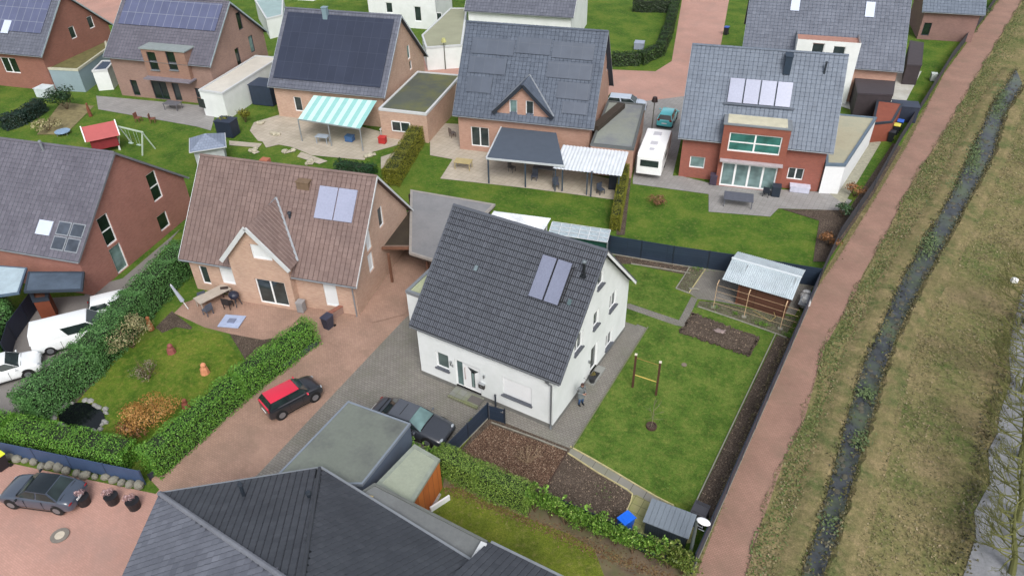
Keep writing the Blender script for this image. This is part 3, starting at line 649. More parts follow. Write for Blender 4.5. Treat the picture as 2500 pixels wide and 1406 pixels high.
# garage at the back left of the white house
def flatbox(name, label, cat, poly, h, wallm, roofm, trimm=None, par=.12, rim=.18, z0=0, wallname='wall'):
    cx = sum(p[0] for p in poly)/len(poly); cy = sum(p[1] for p in poly)/len(poly)
    P = [(p[0]-cx, p[1]-cy) for p in poly]
    A = sum(P[i][0]*P[(i+1) % len(P)][1]-P[(i+1) % len(P)][0]*P[i][1] for i in range(len(P)))
    if A < 0: P = P[::-1]
    t = thing(name, label, cat, (cx, cy, 0))
    m = MB(); m.prism(P, z0, h); m.build(wallname, wallm, t)
    n = len(P)
    def inset(k):
        out = []
        for i in range(n):
            a, b, c = Vector(P[i-1]), Vector(P[i]), Vector(P[(i+1) % n]); d1 = (b-a).normalized(); d2 = (c-b).normalized()
            n1 = Vector((-d1.y, d1.x)); n2 = Vector((-d2.y, d2.x)); bis = (n1+n2).normalized(); out.append(b+bis*(k/max(.3, bis.dot(n1))))
        return out
    I = inset(rim); O = inset(-.04)
    m = MB(); m.face([(q.x, q.y, h+.03) for q in I]); m.build('roof', roofm, t)
    m = MB()
    for i in range(n):
        j = (i+1) % n
        m.face([(O[i].x, O[i].y, h+par), (O[j].x, O[j].y, h+par), (I[j].x, I[j].y, h+par), (I[i].x, I[i].y, h+par)])
        m.face([(O[i].x, O[i].y, h-.12), (O[j].x, O[j].y, h-.12), (O[j].x, O[j].y, h+par), (O[i].x, O[i].y, h+par)])
        m.face([(I[j].x, I[j].y, h+.0), (I[i].x, I[i].y, h+.0), (I[i].x, I[i].y, h+par), (I[j].x, I[j].y, h+par)])
        m.face([(O[j].x, O[j].y, h-.12), (O[i].x, O[i].y, h-.12), (P[i][0], P[i][1], h-.12), (P[j][0], P[j][1], h-.12)])
    m.build('roof_edge', trimm or ZINC, t)
    return t
gx = G(987, 712, 2.9); gb = G(1005, 792)
gt = flatbox('garage', 'white flat-roofed garage attached behind the left side of the white house', 'garage',
        [(-12.85, 3.5), (-9.32, 3.5), (-9.32, 9.9), (-13.1, 9.9)], 2.85, WHITE, plain('mossy_felt', (190, 196, 160), .9, .15, .8, dirt_or_reflection=(150, 160, 120)), ZINC)
m = MB(); m.box(.2, -3.3, .1, 1.5, -3.18, 2.2); m.build('garage_door', plain('door_grey', (196, 200, 204), .5, .05), gt)
# ================================================================== GARDEN THINGS
FENM = brickm('fence_slats', (40, 54, 72), (46, 60, 78), (30, 40, 54), 3.0, .19, .012, rough=.5, offset=0, k=.9, var=(.9, 1.1))
FENP = plain('fence_post', (38, 46, 58), .4, .08, 3)
def fence(label, pts, h, mat=FENM, post=FENP, step=2.5, base=True, group=None, z=0, top=None, t=.03):
    fr_ = thing('privacy_fence', label, 'fence', (pts[0][0], pts[0][1], z), 0, group); o = Vector(pts[0][:2])
    pm = MB(); P = [Vector(p[:2])-o for p in pts]
    for a, b in zip(P[:-1], P[1:]):
        L = (b-a).length; n = max(1, round(L/step)); d = (b-a)/L
        for i in range(n):
            p, q = a+d*(L*i/n), a+d*(L*(i+1)/n); s = MB(); s.beam((p.x+d.x*.03, p.y+d.y*.03, h/2+.04), (q.x-d.x*.03, q.y-d.y*.03, h/2+.04), t, h-.06)
            s.build('fence_panel', mat, fr_)
            k = MB(); k.beam((p.x, p.y, 0), (p.x, p.y, h+.05), .07, .07, up=(d.x, d.y, 0)); k.build('post', post, fr_)
    k = MB(); p = P[-1]; k.box(p.x-.035, p.y-.035, 0, p.x+.035, p.y+.035, h+.05); k.build('post', post, fr_)
    if base:
        k = MB()
        for a, b in zip(P[:-1], P[1:]): k.beam((a.x, a.y, .04), (b.x, b.y, .04), .08, .12)
        k.build('base_board', KERB, fr_)
    if top:
        k = MB()
        for a, b in zip(P[:-1], P[1:]): k.beam((a.x, a.y, h+.02), (b.x, b.y, h+.02), .06, .03)
        k.build('top_rail', top, fr_)
    return fr_
fence('dark blue slatted fence along the back of the white house garden, behind the wooden shed', [(-9.2, 16.7), (-4.7, 18.0), (0, 19.0), (5.0, 20.25), (10.05, 21.3)], 1.65)
fence('long anthracite fence between the white house garden and the red path', [(10.05, -4.75), (10.05, 21.3)], 1.5, top=FENP)
# strips woven in the mesh fence: slightly rough surface
fence('dark fence panel run beside the bark mulch bed and parked black car', [(-3.66, -1.15), (-3.95, -4.95)], 1.25, base=True)
gt_ = thing('garden_gate', 'small dark green-blue mesh gate with silver handle near the front paving', 'gate', (-3.63, -1.2, 0), math.radians(9))
m = MB(); m.box(.06, -.02, .08, 1.0, .02, 1.15); m.build('gate_panel', FENM, gt_)
m = MB(); m.box(0, -.04, 0, .07, .04, 1.3); m.build('post', FENP, gt_); m = MB(); m.box(1.02, -.04, 0, 1.09, .04, 1.25); m.build('post', FENP, gt_)
m = MB(); m.tube([(.95, -.03, .98), (.95, -.08, .98), (.83, -.08, .98)], .018, 6); m.box(.92, -.035, .86, .98, -.021, 1.04); m.build('handle', CHROME, gt_)
m = MB(); m.box(.075, -.03, .1, .1, .03, 1.2); m.build('hinge_bar', CHROME, gt_)
fence('dark fence hidden behind the cherry laurel hedge at the front edge of the garden', [(2.6, -5.0), (10.05, -4.8)], 1.25, base=False)
# neighbour's fence along the path, further up
FA = Vector((10.02, 21.9, 0))
pts = [FA]+[G(*p) for p in ((2045, 590), (2130, 466), (2188, 362), (2262, 245), (2320, 150), (2400, 48), (2440, -10))]
fence('long dark fence between the neighbours gardens and the red path, upper part', pts, 1.25, mat=plain('dark_fence', (52, 54, 62), .7, .25, 1.2), base=False, step=5)
# ---- wooden shed with corrugated roof
sh = thing('garden_shed', 'brown wooden garden shed with pale corrugated metal roof by the back fence', 'shed', (6.75, 18.2, 0))
LOG = brickm('brown_log_boards', (96, 62, 48), (108, 70, 54), (52, 34, 28), 4, .13, .014, offset=0, rough=.6, k=.8, bs=.8)
m = MB(); X0, X1, Y0, Y1 = -1.15, 2.1, -1.55, 1.3
wall(m, (X0, Y0), (X1, Y0), 0, [(0, 1.86), (X1-X0, 1.86)], []); wall(m, (X1, Y0), (X1, Y1), 0, [(0, 1.86), (1.4, 2.42), (Y1-Y0, 2.15)], [])
wall(m, (X1, Y1), (X0, Y1), 0, [(0, 2.1), (X1-X0, 2.1)], []); wall(m, (X0, Y1), (X0, Y0), 0, [(0, 2.15), (1.45, 2.42), (Y1-Y0, 1.86)], [])
m.build('wall', LOG, sh)
m = MB()
for x, y in ((X0, Y0), (X1, Y0)): m.box(x-.07, y-.07, 0, x+.07, y+.07, 1.9)
m.build('corner_post', plain('brown_post', (104, 64, 48), .6, .12, 4), sh)
def corrugated(O, U, V, Lu, Lv, pitch=.14, amp=.018):
    O, U, V = Vector(O), Vector(U).normalized(), Vector(V).normalized(); Nn = U.cross(V); m = MB(); n = int(Lu/pitch)*4
    P = [(O+U*(Lu*i/n)+Nn*(amp*(1 if i % 4 in (1, 2) else -1))) for i in range(n+1)]
    for i in range(n): m.face([P[i], P[i+1], P[i+1]+V*Lv, P[i]+V*Lv]); m.face([P[i+1]-Nn*.012, P[i]-Nn*.012, P[i]+V*Lv-Nn*.012, P[i+1]+V*Lv-Nn*.012])
    return m
ZR = plain('galvanised_sheet', (196, 208, 214), .42, .1, .8, metal=.15, k=.9, dirt_or_reflection=(160, 172, 178), patchamt=.5)
corrugated((-2.35, -1.85, 1.86), (1, 0, 0), (0, 2.02, .58), 4.75, 2.1, .13).build('roof', ZR, sh)
corrugated((2.4, 1.55, 2.18), (-1, 0, 0), (0, -1.38, .26), 4.75, 1.41, .13).build('roof', ZR, sh)
m = MB(); m.box(-2.38, .1, 2.42, 2.42, .26, 2.47); m.build('ridge_cap', plain('ridge_sheet', (216, 224, 228), .4, .04, 2, k=.9), sh)
# ---- trellis in front
tr = thing('trellis', 'thin wooden trellis with three posts and wires in the weedy bed before the shed', 'trellis', (4.36, 15.45, 0))
WOODL = plain('pale_wood', (206, 176, 140), .7, .12, 5, k=.9)
pp = [(0, 0), (2.15, .0), (4.6, -.08)]
for x, y in pp:
    m = MB(); m.beam((x, y, .05), (x, y, 2.0), .035, .035, up=(1, 0, 0)); m.beam((x, y, 1.98), (x-.0, y+.35, 2.12), .05, .05); m.build('post', WOODL, tr)
    m = MB(); m.rbox((x, y, .04), (.3, .24, .1), .3); m.build('foot_stone', KERB, tr)
m = MB()
for z in (.45, .95, 1.45, 1.95):
    for a, b in zip(pp[:-1], pp[1:]): m.beam((a[0]-(.0), a[1]-.03, z), (b[0]+(.9 if b[0] > 4 else 0), b[1]-.03, z), .012, .014)
m.build('rail', WOODL, tr)
m = MB(); pts = [G(1838, 760)+Vector((0, 0, .05)), G(1866, 783)+Vector((0, 0, .25)), G(1880, 786)+Vector((0, 0, .05)), G(1893, 776)+Vector((0, 0, .1)), G(1885, 765)+Vector((0, 0, .3))]
m.tube(pts, .02, 6); tag(m.build('garden_hose', plain('hose_tan', (180, 160, 104), .5)), 'tan hose lying in a loop in the weedy bed before the shed', 'hose')
# ---- white covered thing by the fence corner
cv = thing('covered_barrow', 'bundle under crumpled white sheeting with a grey barrow beside the shed', 'wheelbarrow', (9.62, 18.6, 0))
m = MB()
for k in range(7): m.ball((rnd.uniform(-.3, .25), rnd.uniform(-.3, .8), .45+rnd.uniform(-.1, .2)), (rnd.uniform(.28, .42), rnd.uniform(.3, .5), rnd.uniform(.3, .5)), nu=7, nv=5)
m.build('sheeting', plain('white_sheeting', (206, 208, 208), .5, .18, 6), cv)
m = MB(); m.rbox((.05, -.45, .75), (.5, .7, .08), .2, tilt=Matrix.Rotation(.5, 3, 'X')); m.build('tray', plain('barrow_grey', (120, 126, 132), .4), cv)
m = MB(); m.tube([(-.2, -.3, .9), (-.2, -.9, .5), (.25, -.9, .5), (.25, -.3, .9)], .02, 6); m.tube([(-.3, .2, 1.0), (.3, .2, 1.05)], .02, 6); m.build('frame', BLACKM, cv)
# ---- raised dug bed
def mound(name, label, poly, h, mat, seed=1, cat='plant bed', kind=None, res=.16):
    r_ = random.Random(seed); P = [Vector(p[:2]) for p in poly]; m = MB()
    x0, x1 = min(p.x for p in P), max(p.x for p in P); y0, y1 = min(p.y for p in P), max(p.y for p in P)
    nx, ny = int((x1-x0)/res)+1, int((y1-y0)/res)+1; idx = {}; V = []
    def dist(q):
        return min((q-(a+(b-a)*max(0, min(1, (q-a).dot(b-a)/(b-a).length_squared)))).length for a, b in zip(P, P[1:]+P[:1]))
    for j in range(ny+1):
        for i in range(nx+1):
            q = Vector((x0+i*res, y0+j*res))
            if inside((q.x, q.y), [(p.x, p.y) for p in P]):
                dd = dist(q); idx[i, j] = len(V); V.append((q.x+r_.uniform(-.05, .05), q.y+r_.uniform(-.05, .05), .03+h*min(1, dd/.18)+r_.uniform(-.03, .03)))
    F = [(idx[i, j], idx[i+1, j], idx[i+1, j+1], idx[i, j+1]) for j in range(ny) for i in range(nx) if all(k in idx for k in ((i, j), (i+1, j), (i+1, j+1), (i, j+1)))]
    rim = {}
    m.mesh(V, F)
    return m
bedp = [G(1693, 768), G(1849, 826), G(1826, 868), G(1662, 812)]
m = mound('b', '', bedp, .1, SOIL, 3, res=.14)
for a, b in zip(bedp, bedp[1:]+bedp[:1]):
    n = 16
    for i in range(n):
        p = a.lerp(b, i/n); m.rbox((p.x+rnd.uniform(-.06, .06), p.y+rnd.uniform(-.06, .06), .05), (rnd.uniform(.12, .3), rnd.uniform(.1, .2), .1), rnd.uniform(0, 3))
    for i in range(30): p = a.lerp(b, rnd.random()); m.rbox((p.x+rnd.uniform(-.12, .12), p.y+rnd.uniform(-.12, .12), .04), (.1, .08, .08), rnd.uniform(0, 3))
m.mesh([(p.x, p.y, .05) for p in bedp], [(3, 2, 1, 0)])
tag(m.build('dug_bed', SOIL), 'rectangular raised bed of dark dug soil in the lawn before the trellis', 'plant bed')
p = G(1755, 812); m = mound('a', '', [(-.45, -.2), (.1, -.3), (.5, -.1), (.4, .25), (-.2, .22)], .05, SOIL, 9, res=.07)
tag(m.build('ash_pile', plain('ash', (150, 134, 130), .9, .2, 8), None, (p.x, p.y, .16)), 'small pale heap of ash in the middle of the dug soil bed', 'ash')
# ---- goal posts
gp = thing('exercise_bar', 'two brown wooden posts with thin crossbars standing on the main lawn', 'exercise frame', (2.63, 5.43, 0))
a = Vector((0, 0, 0)); b = G(1602, 964)-G(1545, 945)
for q in (a, b):
    m = MB(); m.beam((q.x, q.y, 0), (q.x, q.y, 2.62), .13, .13, up=(1, .3, 0)); po = m.build('post', plain('dark_brown_post', (84, 54, 44), .6, .12, 4), gp)
    m = MB(); m.rbox((q.x, q.y, 2.66), (.15, .15, .06), .3); m.build('post_cap', plain('post_cap', (214, 206, 190), .4, .05, 4, k=1), po)
for z, mt in ((2.4, plain('brass_bar', (150, 122, 60), .4, .1)), (1.05, plain('yellow_bar', (208, 182, 96), .4, .1, k=.95))):
    m = MB(); m.tube([(a.x, a.y, z), (b.x, b.y, z)], .02 if z > 2 else .028, 8); m.build('crossbar', mt, gp)
# ---- bare sapling in a ring
def branches(mb, p, d, L, r, depth, rs, n=3, spread=.7, mi=0, minr=.004, up=.15):
    q = p+d*L; mid = p.lerp(q, .5)+Vector((rs.uniform(-1, 1), rs.uniform(-1, 1), 0))*L*.06
    mb.tube([p, mid, q], [r, r*.85, max(minr, r*.65)], 5 if r > .03 else 3, mi, cap=False, uv=(rs.random(), .5))
    if depth == 0: return
    for k in range(n):
        t = rs.uniform(.45, 1.0) if k else 1; s_ = p.lerp(q, t)
        nd = (d+Vector((rs.uniform(-1, 1), rs.uniform(-1, 1), rs.uniform(-.5, .9)))*spread+Vector((0, 0, up))).normalized()
        branches(mb, s_, nd, L*rs.uniform(.55, .85), max(minr, r*rs.uniform(.45, .65)), depth-1, rs, n, spread, mi, minr, up)
BARK = leafm('bare_bark', [(0, (116, 104, 88)), (1, (160, 148, 128))], rough=.8)
p = G(1590, 1043); t = thing('sapling', 'slender leafless sapling with a round wooden collar on the main lawn', 'tree', (p.x, p.y, 0))
m = MB(); rs = random.Random(5); m.tube([(0, 0, 0), (.02, 0, .8), (0, .03, 1.3)], [.022, .018, .014], 6, uv=(.5, .5)); m.build('trunk', BARK, t)
m = MB()
for k in range(7): branches(m, Vector((0, .02, .7+.1*k)), Vector((math.cos(k*2.3), math.sin(k*2.3), .35)).normalized(), .42, .011, 1, rs, 2, .5, minr=.006)
branches(m, Vector((0, .03, 1.3)), Vector((0, 0, 1)), .5, .014, 2, rs, 3, .5, minr=.006); m.build('crown', BARK, t)
m = MB()
for k in range(18):
    a0 = 2*math.pi*k/18; m.rbox((.27*math.cos(a0), .27*math.sin(a0), .09), (.09, .06, .2), a0+math.pi/2)
m.build('tree_ring', plain('ring_brown', (84, 62, 56), .8, .2, 8), t); m = MB(); m.tube([(0, 0, .0), (0, 0, .1)], .25, 16); m.build('soil', SOIL, t)
# mulch shrub, bare
p = G(1288, 1128); t = thing('bare_shrub', 'wide leafless shrub with fine tan twigs in the bark mulch bed', 'shrub', (p.x, p.y, 0))
m = MB(); rs = random.Random(8)
for k in range(11):
    a0 = k*.571*2; branches(m, Vector((.03*math.cos(a0), .03*math.sin(a0), .03)), Vector((math.cos(a0)*.8, math.sin(a0)*.8, .9)).normalized(), rs.uniform(.4, .6), .013, 2, rs, 3, .6, minr=.0055)
m.build('twigs', leafm('tan_twig', [(0, (150, 126, 100)), (1, (186, 164, 134))], rough=.8), t)
# manhole in the lawn
p = G(1670, 892); m = MB(); m.tube([(0, 0, 0), (0, 0, .03)], .17, 14); tag(m.build('drain_cover', plain('drain_grey', (130, 118, 104), .8, .2, 9), None, (p.x, p.y, .05)), 'small round drain cover in the main lawn behind the posts', 'drain cover')
# slab piece by bed corner
p = G(1692, 707); m = MB(); m.rbox((0, 0, .04), (.55, .18, .05), .6); m.rbox((.25, .05, .06), (.35, .12, .04), .1); tag(m.build('stone_slabs', KERB, None, (p.x, p.y, .05)), 'two broken pale stone pieces at the corner of the gravel bed', 'stone')
# watering thing on the paving under the downpipe
p = G(1350, 1045)
# plant pot by the garden door
p = G(1445, 937); t = thing('potted_plant', 'round dark pot with a small yellow-green shrub beside the black door mat', 'potted plant', (.34, 4.48, .155))
m = MB(); m.tube([(0, 0, 0), (0, 0, .4)], [.16, .23], 14); m.tube([(0, 0, .4), (0, 0, .44)], [.25, .25], 14); m.build('pot', plain('pot_dark', (52, 54, 58), .5, .1), t)
LEAVES = {}
def leafcloud(mb, rs, pts, size, mi=0, flat=.6):
    """pts: list of (pos, outward normal)"""
    for p, nn in pts:
        s = size*rs.uniform(.6, 1.3)
        n = (nn+Vector((rs.uniform(-1, 1), rs.uniform(-1, 1), rs.uniform(-.6, 1)))*flat).normalized()
        a = n.cross(Vector((rs.uniform(-1, 1), rs.uniform(-1, 1), rs.uniform(-1, 1)))).normalized(); b = n.cross(a)
        u = min(1, max(0, rs.gauss(.5, .23)))
        mb.face([p-a*s*.5, p-b*s*.28, p+a*s*.5, p+b*s*.28], mi, (u, rs.random()))
def blobpts(rs, c, r, n, lumps=6, shell=.55):
    """points through an uneven crown made of lumps"""
    cs = [(Vector(c), Vector(r)*.62)]
    for k in range(lumps):
        th, ph = rs.uniform(0, 6.28), rs.uniform(-.3, 1.2); dv = Vector((math.cos(th)*math.cos(ph)*r[0], math.sin(th)*math.cos(ph)*r[1], math.sin(ph)*r[2]))*.58
        cs.append((Vector(c)+dv, Vector(r)*rs.uniform(.3, .5)))
    out = []
    for i in range(n):
        cc, rr = cs[rs.randrange(len(cs))]; v = Vector((rs.gauss(0, 1), rs.gauss(0, 1), rs.gauss(0, 1))).normalized(); k = rs.uniform(shell, 1.0)
        p = cc+Vector((v.x*rr.x, v.y*rr.y, v.z*rr.z))*k
        if p.z < .02: p.z = abs(p.z)+.02
        out.append((p, v))
    return out
rs = random.Random(4); m = MB(); leafcloud(m, rs, blobpts(rs, (0, 0, .6), (.26, .26, .22), 420), .05); m.build('foliage', leafm('yellowish_leaf', [(0, (80, 74, 46)), (.6, (128, 118, 66)), (1, (160, 140, 80))]), t)
# ---- storage box with grey lid
a, b, c, d = G(1604, 1228, 1.25), G(1703, 1268, 1.2), G(1681, 1320, 1.0), G(1582, 1276, 1.0)
bx = thing('storage_shed', 'low dark grey storage shed with ribbed grey lid in the front corner of the garden', 'storage box', (8.2, -3.2, 0), math.radians(4))
m = MB(); m.box(-1.0, -.62, 0, 1.05, .6, 1.0); m.build('body', brickm('shed_slats', (44, 56, 64), (50, 62, 70), (28, 36, 42), .12, 3, .012, offset=0), bx)
m = MB(); n = 9
for i in range(n):
    x0 = -1.12+2.3*i/n; x1 = x0+2.3/n-.012
    m.mesh([(x0, -.72, 1.0), (x1, -.72, 1.0), (x1, .68, 1.16), (x0, .68, 1.16), (x0, -.72, 1.05), (x1, -.72, 1.05), (x1, .68, 1.21), (x0, .68, 1.21)], [(0, 3, 2, 1), (4, 5, 6, 7), (0, 1, 5, 4), (1, 2, 6, 5), (2, 3, 7, 6), (3, 0, 4, 7)])
m.mesh([(-1.12, -.71, .99), (1.17, -.71, .99), (1.17, .67, 1.15), (-1.12, .67, 1.15)], [(0, 1, 2, 3)]); m.build('lid', plain('lid_grey', (124, 134, 144), .4, .08, 1.5), bx)
# ---- composter
p = G(1712, 1265); t = thing('composter', 'black plastic composter with vented lid by the fence corner', 'compost bin', (9.33, -1.85, 0))
m = MB(); BP = plain('black_plastic', (50, 50, 54), .5, .12, 3)
m.mesh([(-.42, -.45, 0), (.42, -.45, 0), (.42, .45, 0), (-.42, .45, 0), (-.35, -.38, .95), (.35, -.38, .95), (.35, .38, .95), (-.35, .38, .95)], [(0, 3, 2, 1), (4, 5, 6, 7), (0, 1, 5, 4), (1, 2, 6, 5), (2, 3, 7, 6), (3, 0, 4, 7)])
m.build('body', BP, t, bevel=.04); m = MB(); m.box(-.4, -.42, .96, .4, .42, 1.03); lid = m.build('lid', plain('black_lid', (66, 66, 72), .5, .12, 3), t, bevel=.03)
m = MB()
for k in range(9):
    x = -.3+.075*k; m.box(x, .2, 1.03, x+.03, .36, 1.05); m.box(x, -.36, 1.03, x+.03, -.3, 1.05)
m.build('vent_ribs', BP, lid)
# ---- blue bin
p = G(1532, 1265); t = thing('wheelie_bin', 'blue-lidded wheelie bin behind the laurel hedge beside the greenish slabs', 'bin', (6.35, -4.2, 0), math.radians(-22))
m = MB(); m.mesh([(-.22, -.26, .03), (.22, -.26, .03), (.22, .26, .03), (-.22, .26, .03), (-.28, -.34, .98), (.28, -.34, .98), (.28, .34, .98), (-.28, .34, .98)], [(0, 3, 2, 1), (4, 5, 6, 7), (0, 1, 5, 4), (1, 2, 6, 5), (2, 3, 7, 6), (3, 0, 4, 7)])
m.build('body', plain('blue_plastic', (22, 92, 200), .4, .06, 2, k=1), t)
m = MB(); m.box(-.3, -.38, .99, .3, .37, 1.05); lid = m.build('lid', plain('blue_lid', (24, 104, 224), .35, .05, 2, k=1), t, bevel=.025)
m = MB(); m.box(-.17, -.2, 1.05, .17, .12, 1.07); m.box(-.1, -.02, 1.07, .1, .02, 1.08); m.build('lid_panel', plain('blue_lid', ()), lid)
m = MB(); m.tube([(-.3, .42, .96), (.3, .42, .96)], .02, 6); m.build('handle', plain('blue_lid', ()), t)
for s in (-1, 1): m = MB(); m.tube([(s*.25, .32, .1), (s*.31, .32, .1)], .1, 12); m.build('wheel', BLACKM, t)
# ---- white lamp on pole by the fence
t = thing('street_lamp', 'grey lamp post with rounded white head beside the storage shed at the path', 'lamp post', (9.72, -4.35, 0))
m = MB(); m.tube([(0, 0, 0), (0, 0, 3.3)], [.085, .075], 12); m.build('pole', plain('pole_grey', (92, 100, 100), .5, .1, 3), t)
m = MB(); m.tube([(0, 0, 3.0), (.3, -.1, 3.1), (.3, -.05, 3.3)], .025, 6); m.tube([(.15, -.14, 2.98), (.42, -.14, 2.98)], .02, 6); m.build('bracket', ZINC, t)
m = MB(); m.ball((.28, .0, 3.42), (.33, .2, .1), nu=16, nv=8); m.build('lamp_head', plain('lamp_white', (244, 246, 248), .3, .02, 2, k=.97), t, smooth=True)
# ---- sheds behind the ridge: white corrugated lean-to and polycarbonate one
ca = thing('lean_to', 'white corrugated lean-to roof on posts behind the ridge of the white house', 'canopy', (0, 0, 0))
a, b, c_ = Vector((-13.6, 15.6, 2.5)), Vector((-9.2, 16.8, 2.5)), Vector((-13.25, 13.2, 2.25))
corrugated(c_, (b-a), (a-c_), (b-a).length, (a-c_).length, .11, .014).build('roof', plain('white_corrugated', (236, 240, 244), .5, .07, 1.5, k=.95, dirt_or_reflection=(190, 194, 196), patchamt=.5), ca)
for q in ((-9.3, 16.3), (-9.1, 14.6), (-13.2, 15.3)):
    m = MB(); m.box(q[0]-.05, q[1]-.05, 0, q[0]+.05, q[1]+.05, 2.35); m.build('post', WHITEP, ca)
m = MB(); m.beam((-13.2, 15.6, 1.0), (-9.4, 16.6, 1.0), .05, 2.0); m.build('back_wall', plain('lean_grey', (96, 98, 96), .8, .15, 2), ca)
pc = thing('log_store', 'clear ribbed polycarbonate roof over a dark green store behind the white house ridge', 'canopy', (0, 0, 0))
a, b, c_ = Vector((-8.95, 16.6, 2.35)), Vector((-4.6, 17.65, 2.35)), Vector((-8.6, 15.3, 2.1))
corrugated(c_, (b-a), (a-c_), (b-a).length, (a-c_).length, .1, .012).build('roof', plain('polycarbonate', (176, 190, 198), .3, .12, 3, k=.9), pc)
m = MB(); U = (b-a).normalized(); V = (a-c_)
for k in range(7): p0 = c_+U*((b-a).length*k/6); m.beam(p0+Vector((0, 0, .03)), p0+V+Vector((0, 0, .03)), .05, .04)
for k in (0, .33, .66, 1): p0 = c_+V*k; m.beam(p0+Vector((0, 0, .045)), p0+U*(b-a).length+Vector((0, 0, .045)), .05, .03)
m.build('roof_frame', plain('frame_white', (214, 218, 222), .5, .04), pc)
m = MB(); wall(m, (c_.x+.1, c_.y+.2), ((c_+(b-a)).x-.1, (c_+(b-a)).y+.2), 0, [(0, 2.05), (4.3, 2.05)], []); m.build('green_cover', plain('dark_green_net', (20, 74, 62), .7, .2, 9), pc)
for q in (c_, c_+(b-a)): m = MB(); m.box(q.x-.04, q.y, 0, q.x+.04, q.y+.08, 2.1); m.build('post', ZINC, pc)
m = MB(); m.rbox((0, 0, 1.0), (.02, .6, 2.0)); m.rbox((-2.8, -.0, 1.0), (.02, .5, 1.9), 0)
# ---- hedge line along the front boundary: individually countable laurels and a conifer run
LG = leafm('laurel_leaf', [(0, (70, 104, 38)), (.5, (116, 160, 62)), (.8, (158, 194, 90)), (1, (198, 216, 128))], k=1.05, rough=.4)
CG = leafm('conifer_leaf', [(0, (58, 80, 30)), (.5, (98, 128, 50)), (1, (146, 170, 82))], k=1)
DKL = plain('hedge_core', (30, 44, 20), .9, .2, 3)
STEM = leafm('stem_brown', [(0, (84, 66, 50)), (1, (128, 106, 84))], rough=.8)
def hedge(name, label, cat, pts, w, h, leafmat, size=.09, dens=230, core=True, seed=1, rough=.14, z=0, group=None, taper=.85, lowdens=1):
    rs = random.Random(seed); P = [Vector((p[0], p[1], 0)) for p in pts]; m = MB(); o = P[0].copy()
    for a, b in zip(P[:-1], P[1:]):
        a, b = a-o, b-o; d = (b-a); L = d.length; d.normalize(); n = Vector((d.y, -d.x, 0))
        if core:
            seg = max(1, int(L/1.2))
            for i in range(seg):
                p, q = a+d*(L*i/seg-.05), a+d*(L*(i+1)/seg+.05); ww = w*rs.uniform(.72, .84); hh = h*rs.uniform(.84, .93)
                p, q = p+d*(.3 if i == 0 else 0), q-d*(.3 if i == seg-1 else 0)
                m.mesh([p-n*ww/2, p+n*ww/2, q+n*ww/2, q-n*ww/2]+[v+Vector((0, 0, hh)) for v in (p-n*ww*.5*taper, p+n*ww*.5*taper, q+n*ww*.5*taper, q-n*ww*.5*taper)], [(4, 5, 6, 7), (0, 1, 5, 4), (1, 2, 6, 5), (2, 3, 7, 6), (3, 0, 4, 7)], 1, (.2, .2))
        area = L*(w+2*h)+w*h*2; cnt = int(area*dens); pts_ = []
        ph = rs.uniform(0, 6)
        for i in range(cnt):
            t = rs.uniform(-.02, 1.02)*L; k = rs.random()*(w+2*h); wob = 1+rough*math.sin(t*2.1+ph)*.5+rs.uniform(-rough, rough)
            if k < w: p = a+d*t+n*(k-w/2)*taper+Vector((0, 0, h*(.98+.06*math.sin(t*3.3+ph))+rs.uniform(-.1, .06))); nn = Vector((0, 0, 1))
            else:
                zz = ((k-w) % h); sgn = 1 if k-w < h else -1; ww = (w/2)*(1-(1-taper)*zz/h)
                if zz < .35*h and rs.random() > lowdens: continue
                p = a+d*t+n*sgn*ww*wob+Vector((0, 0, zz)); nn = n*sgn+Vector((0, 0, .35))
            pts_.append((p, nn))
        for e0 in (0, L):
            for i in range(int(w*h*dens*2)): pts_.append((a+d*(e0+rs.uniform(-.2, .05)*(1 if e0 else -1))+n*rs.uniform(-w/2, w/2)*taper+Vector((0, 0, rs.uniform(.05, h))), d*(1 if e0 else -1)))
        leafcloud(m, rs, pts_, size)
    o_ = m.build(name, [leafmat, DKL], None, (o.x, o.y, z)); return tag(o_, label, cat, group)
hedge('hedge', 'dense trimmed dark green hedge along the lower edge of the bark mulch bed', 'hedge', [(-4.1, -5.5), (-1.5, -5.55), (1.7, -5.42)], 1.2, 1.55, CG, .08, 380, seed=2, rough=.2)
rs = random.Random(11)
def laurel(x, y, h, r, label, dens=520, seed=0, mat=None, leaf=.12, up=.62):
    t = thing('cherry_laurel', label, 'shrub', (x, y, 0), 0, 'cherry laurel shrubs along the front fence'); rs = random.Random(seed)
    m = MB()
    for k in range(5):
        a0 = rs.uniform(0, 6.28); q = Vector((math.cos(a0)*r*.6, math.sin(a0)*r*.4, h*rs.uniform(.6, .95))); m.tube([(0, 0, 0), q*.4+Vector((.03, 0, .05)), q], [.03, .022, .01], 5, uv=(rs.random(), .5))
        branches(m, q*.5, (q.normalized()+Vector((rs.uniform(-.5, .5), rs.uniform(-.5, .5), 0))).normalized(), .4, .014, 1, rs, 2, .6, minr=.007)
    m.build('stem', STEM, t)
    m = MB(); leafcloud(m, rs, blobpts(rs, (0, 0, h*.54), (r*1.08, r*.62, h*.5), int(dens*1.15), 11, .3), leaf, flat=.9)
    for k in range(9):
        a0 = rs.uniform(0, 6.28); b0 = Vector((math.cos(a0)*r*.8, math.sin(a0)*r*.4, h*rs.uniform(.6, .95))); e0 = b0+Vector((rs.uniform(-.15, .15), rs.uniform(-.15, .1), rs.uniform(.12, .34)))
        leafcloud(m, rs, [(b0.lerp(e0, rs.random())+Vector((rs.gauss(0, .04), rs.gauss(0, .04), 0)), Vector((rs.uniform(-1, 1), rs.uniform(-1, 1), .8))) for _ in range(16)], leaf*1.1, flat=.9); m.build('foliage', mat or LG, t)
    return t
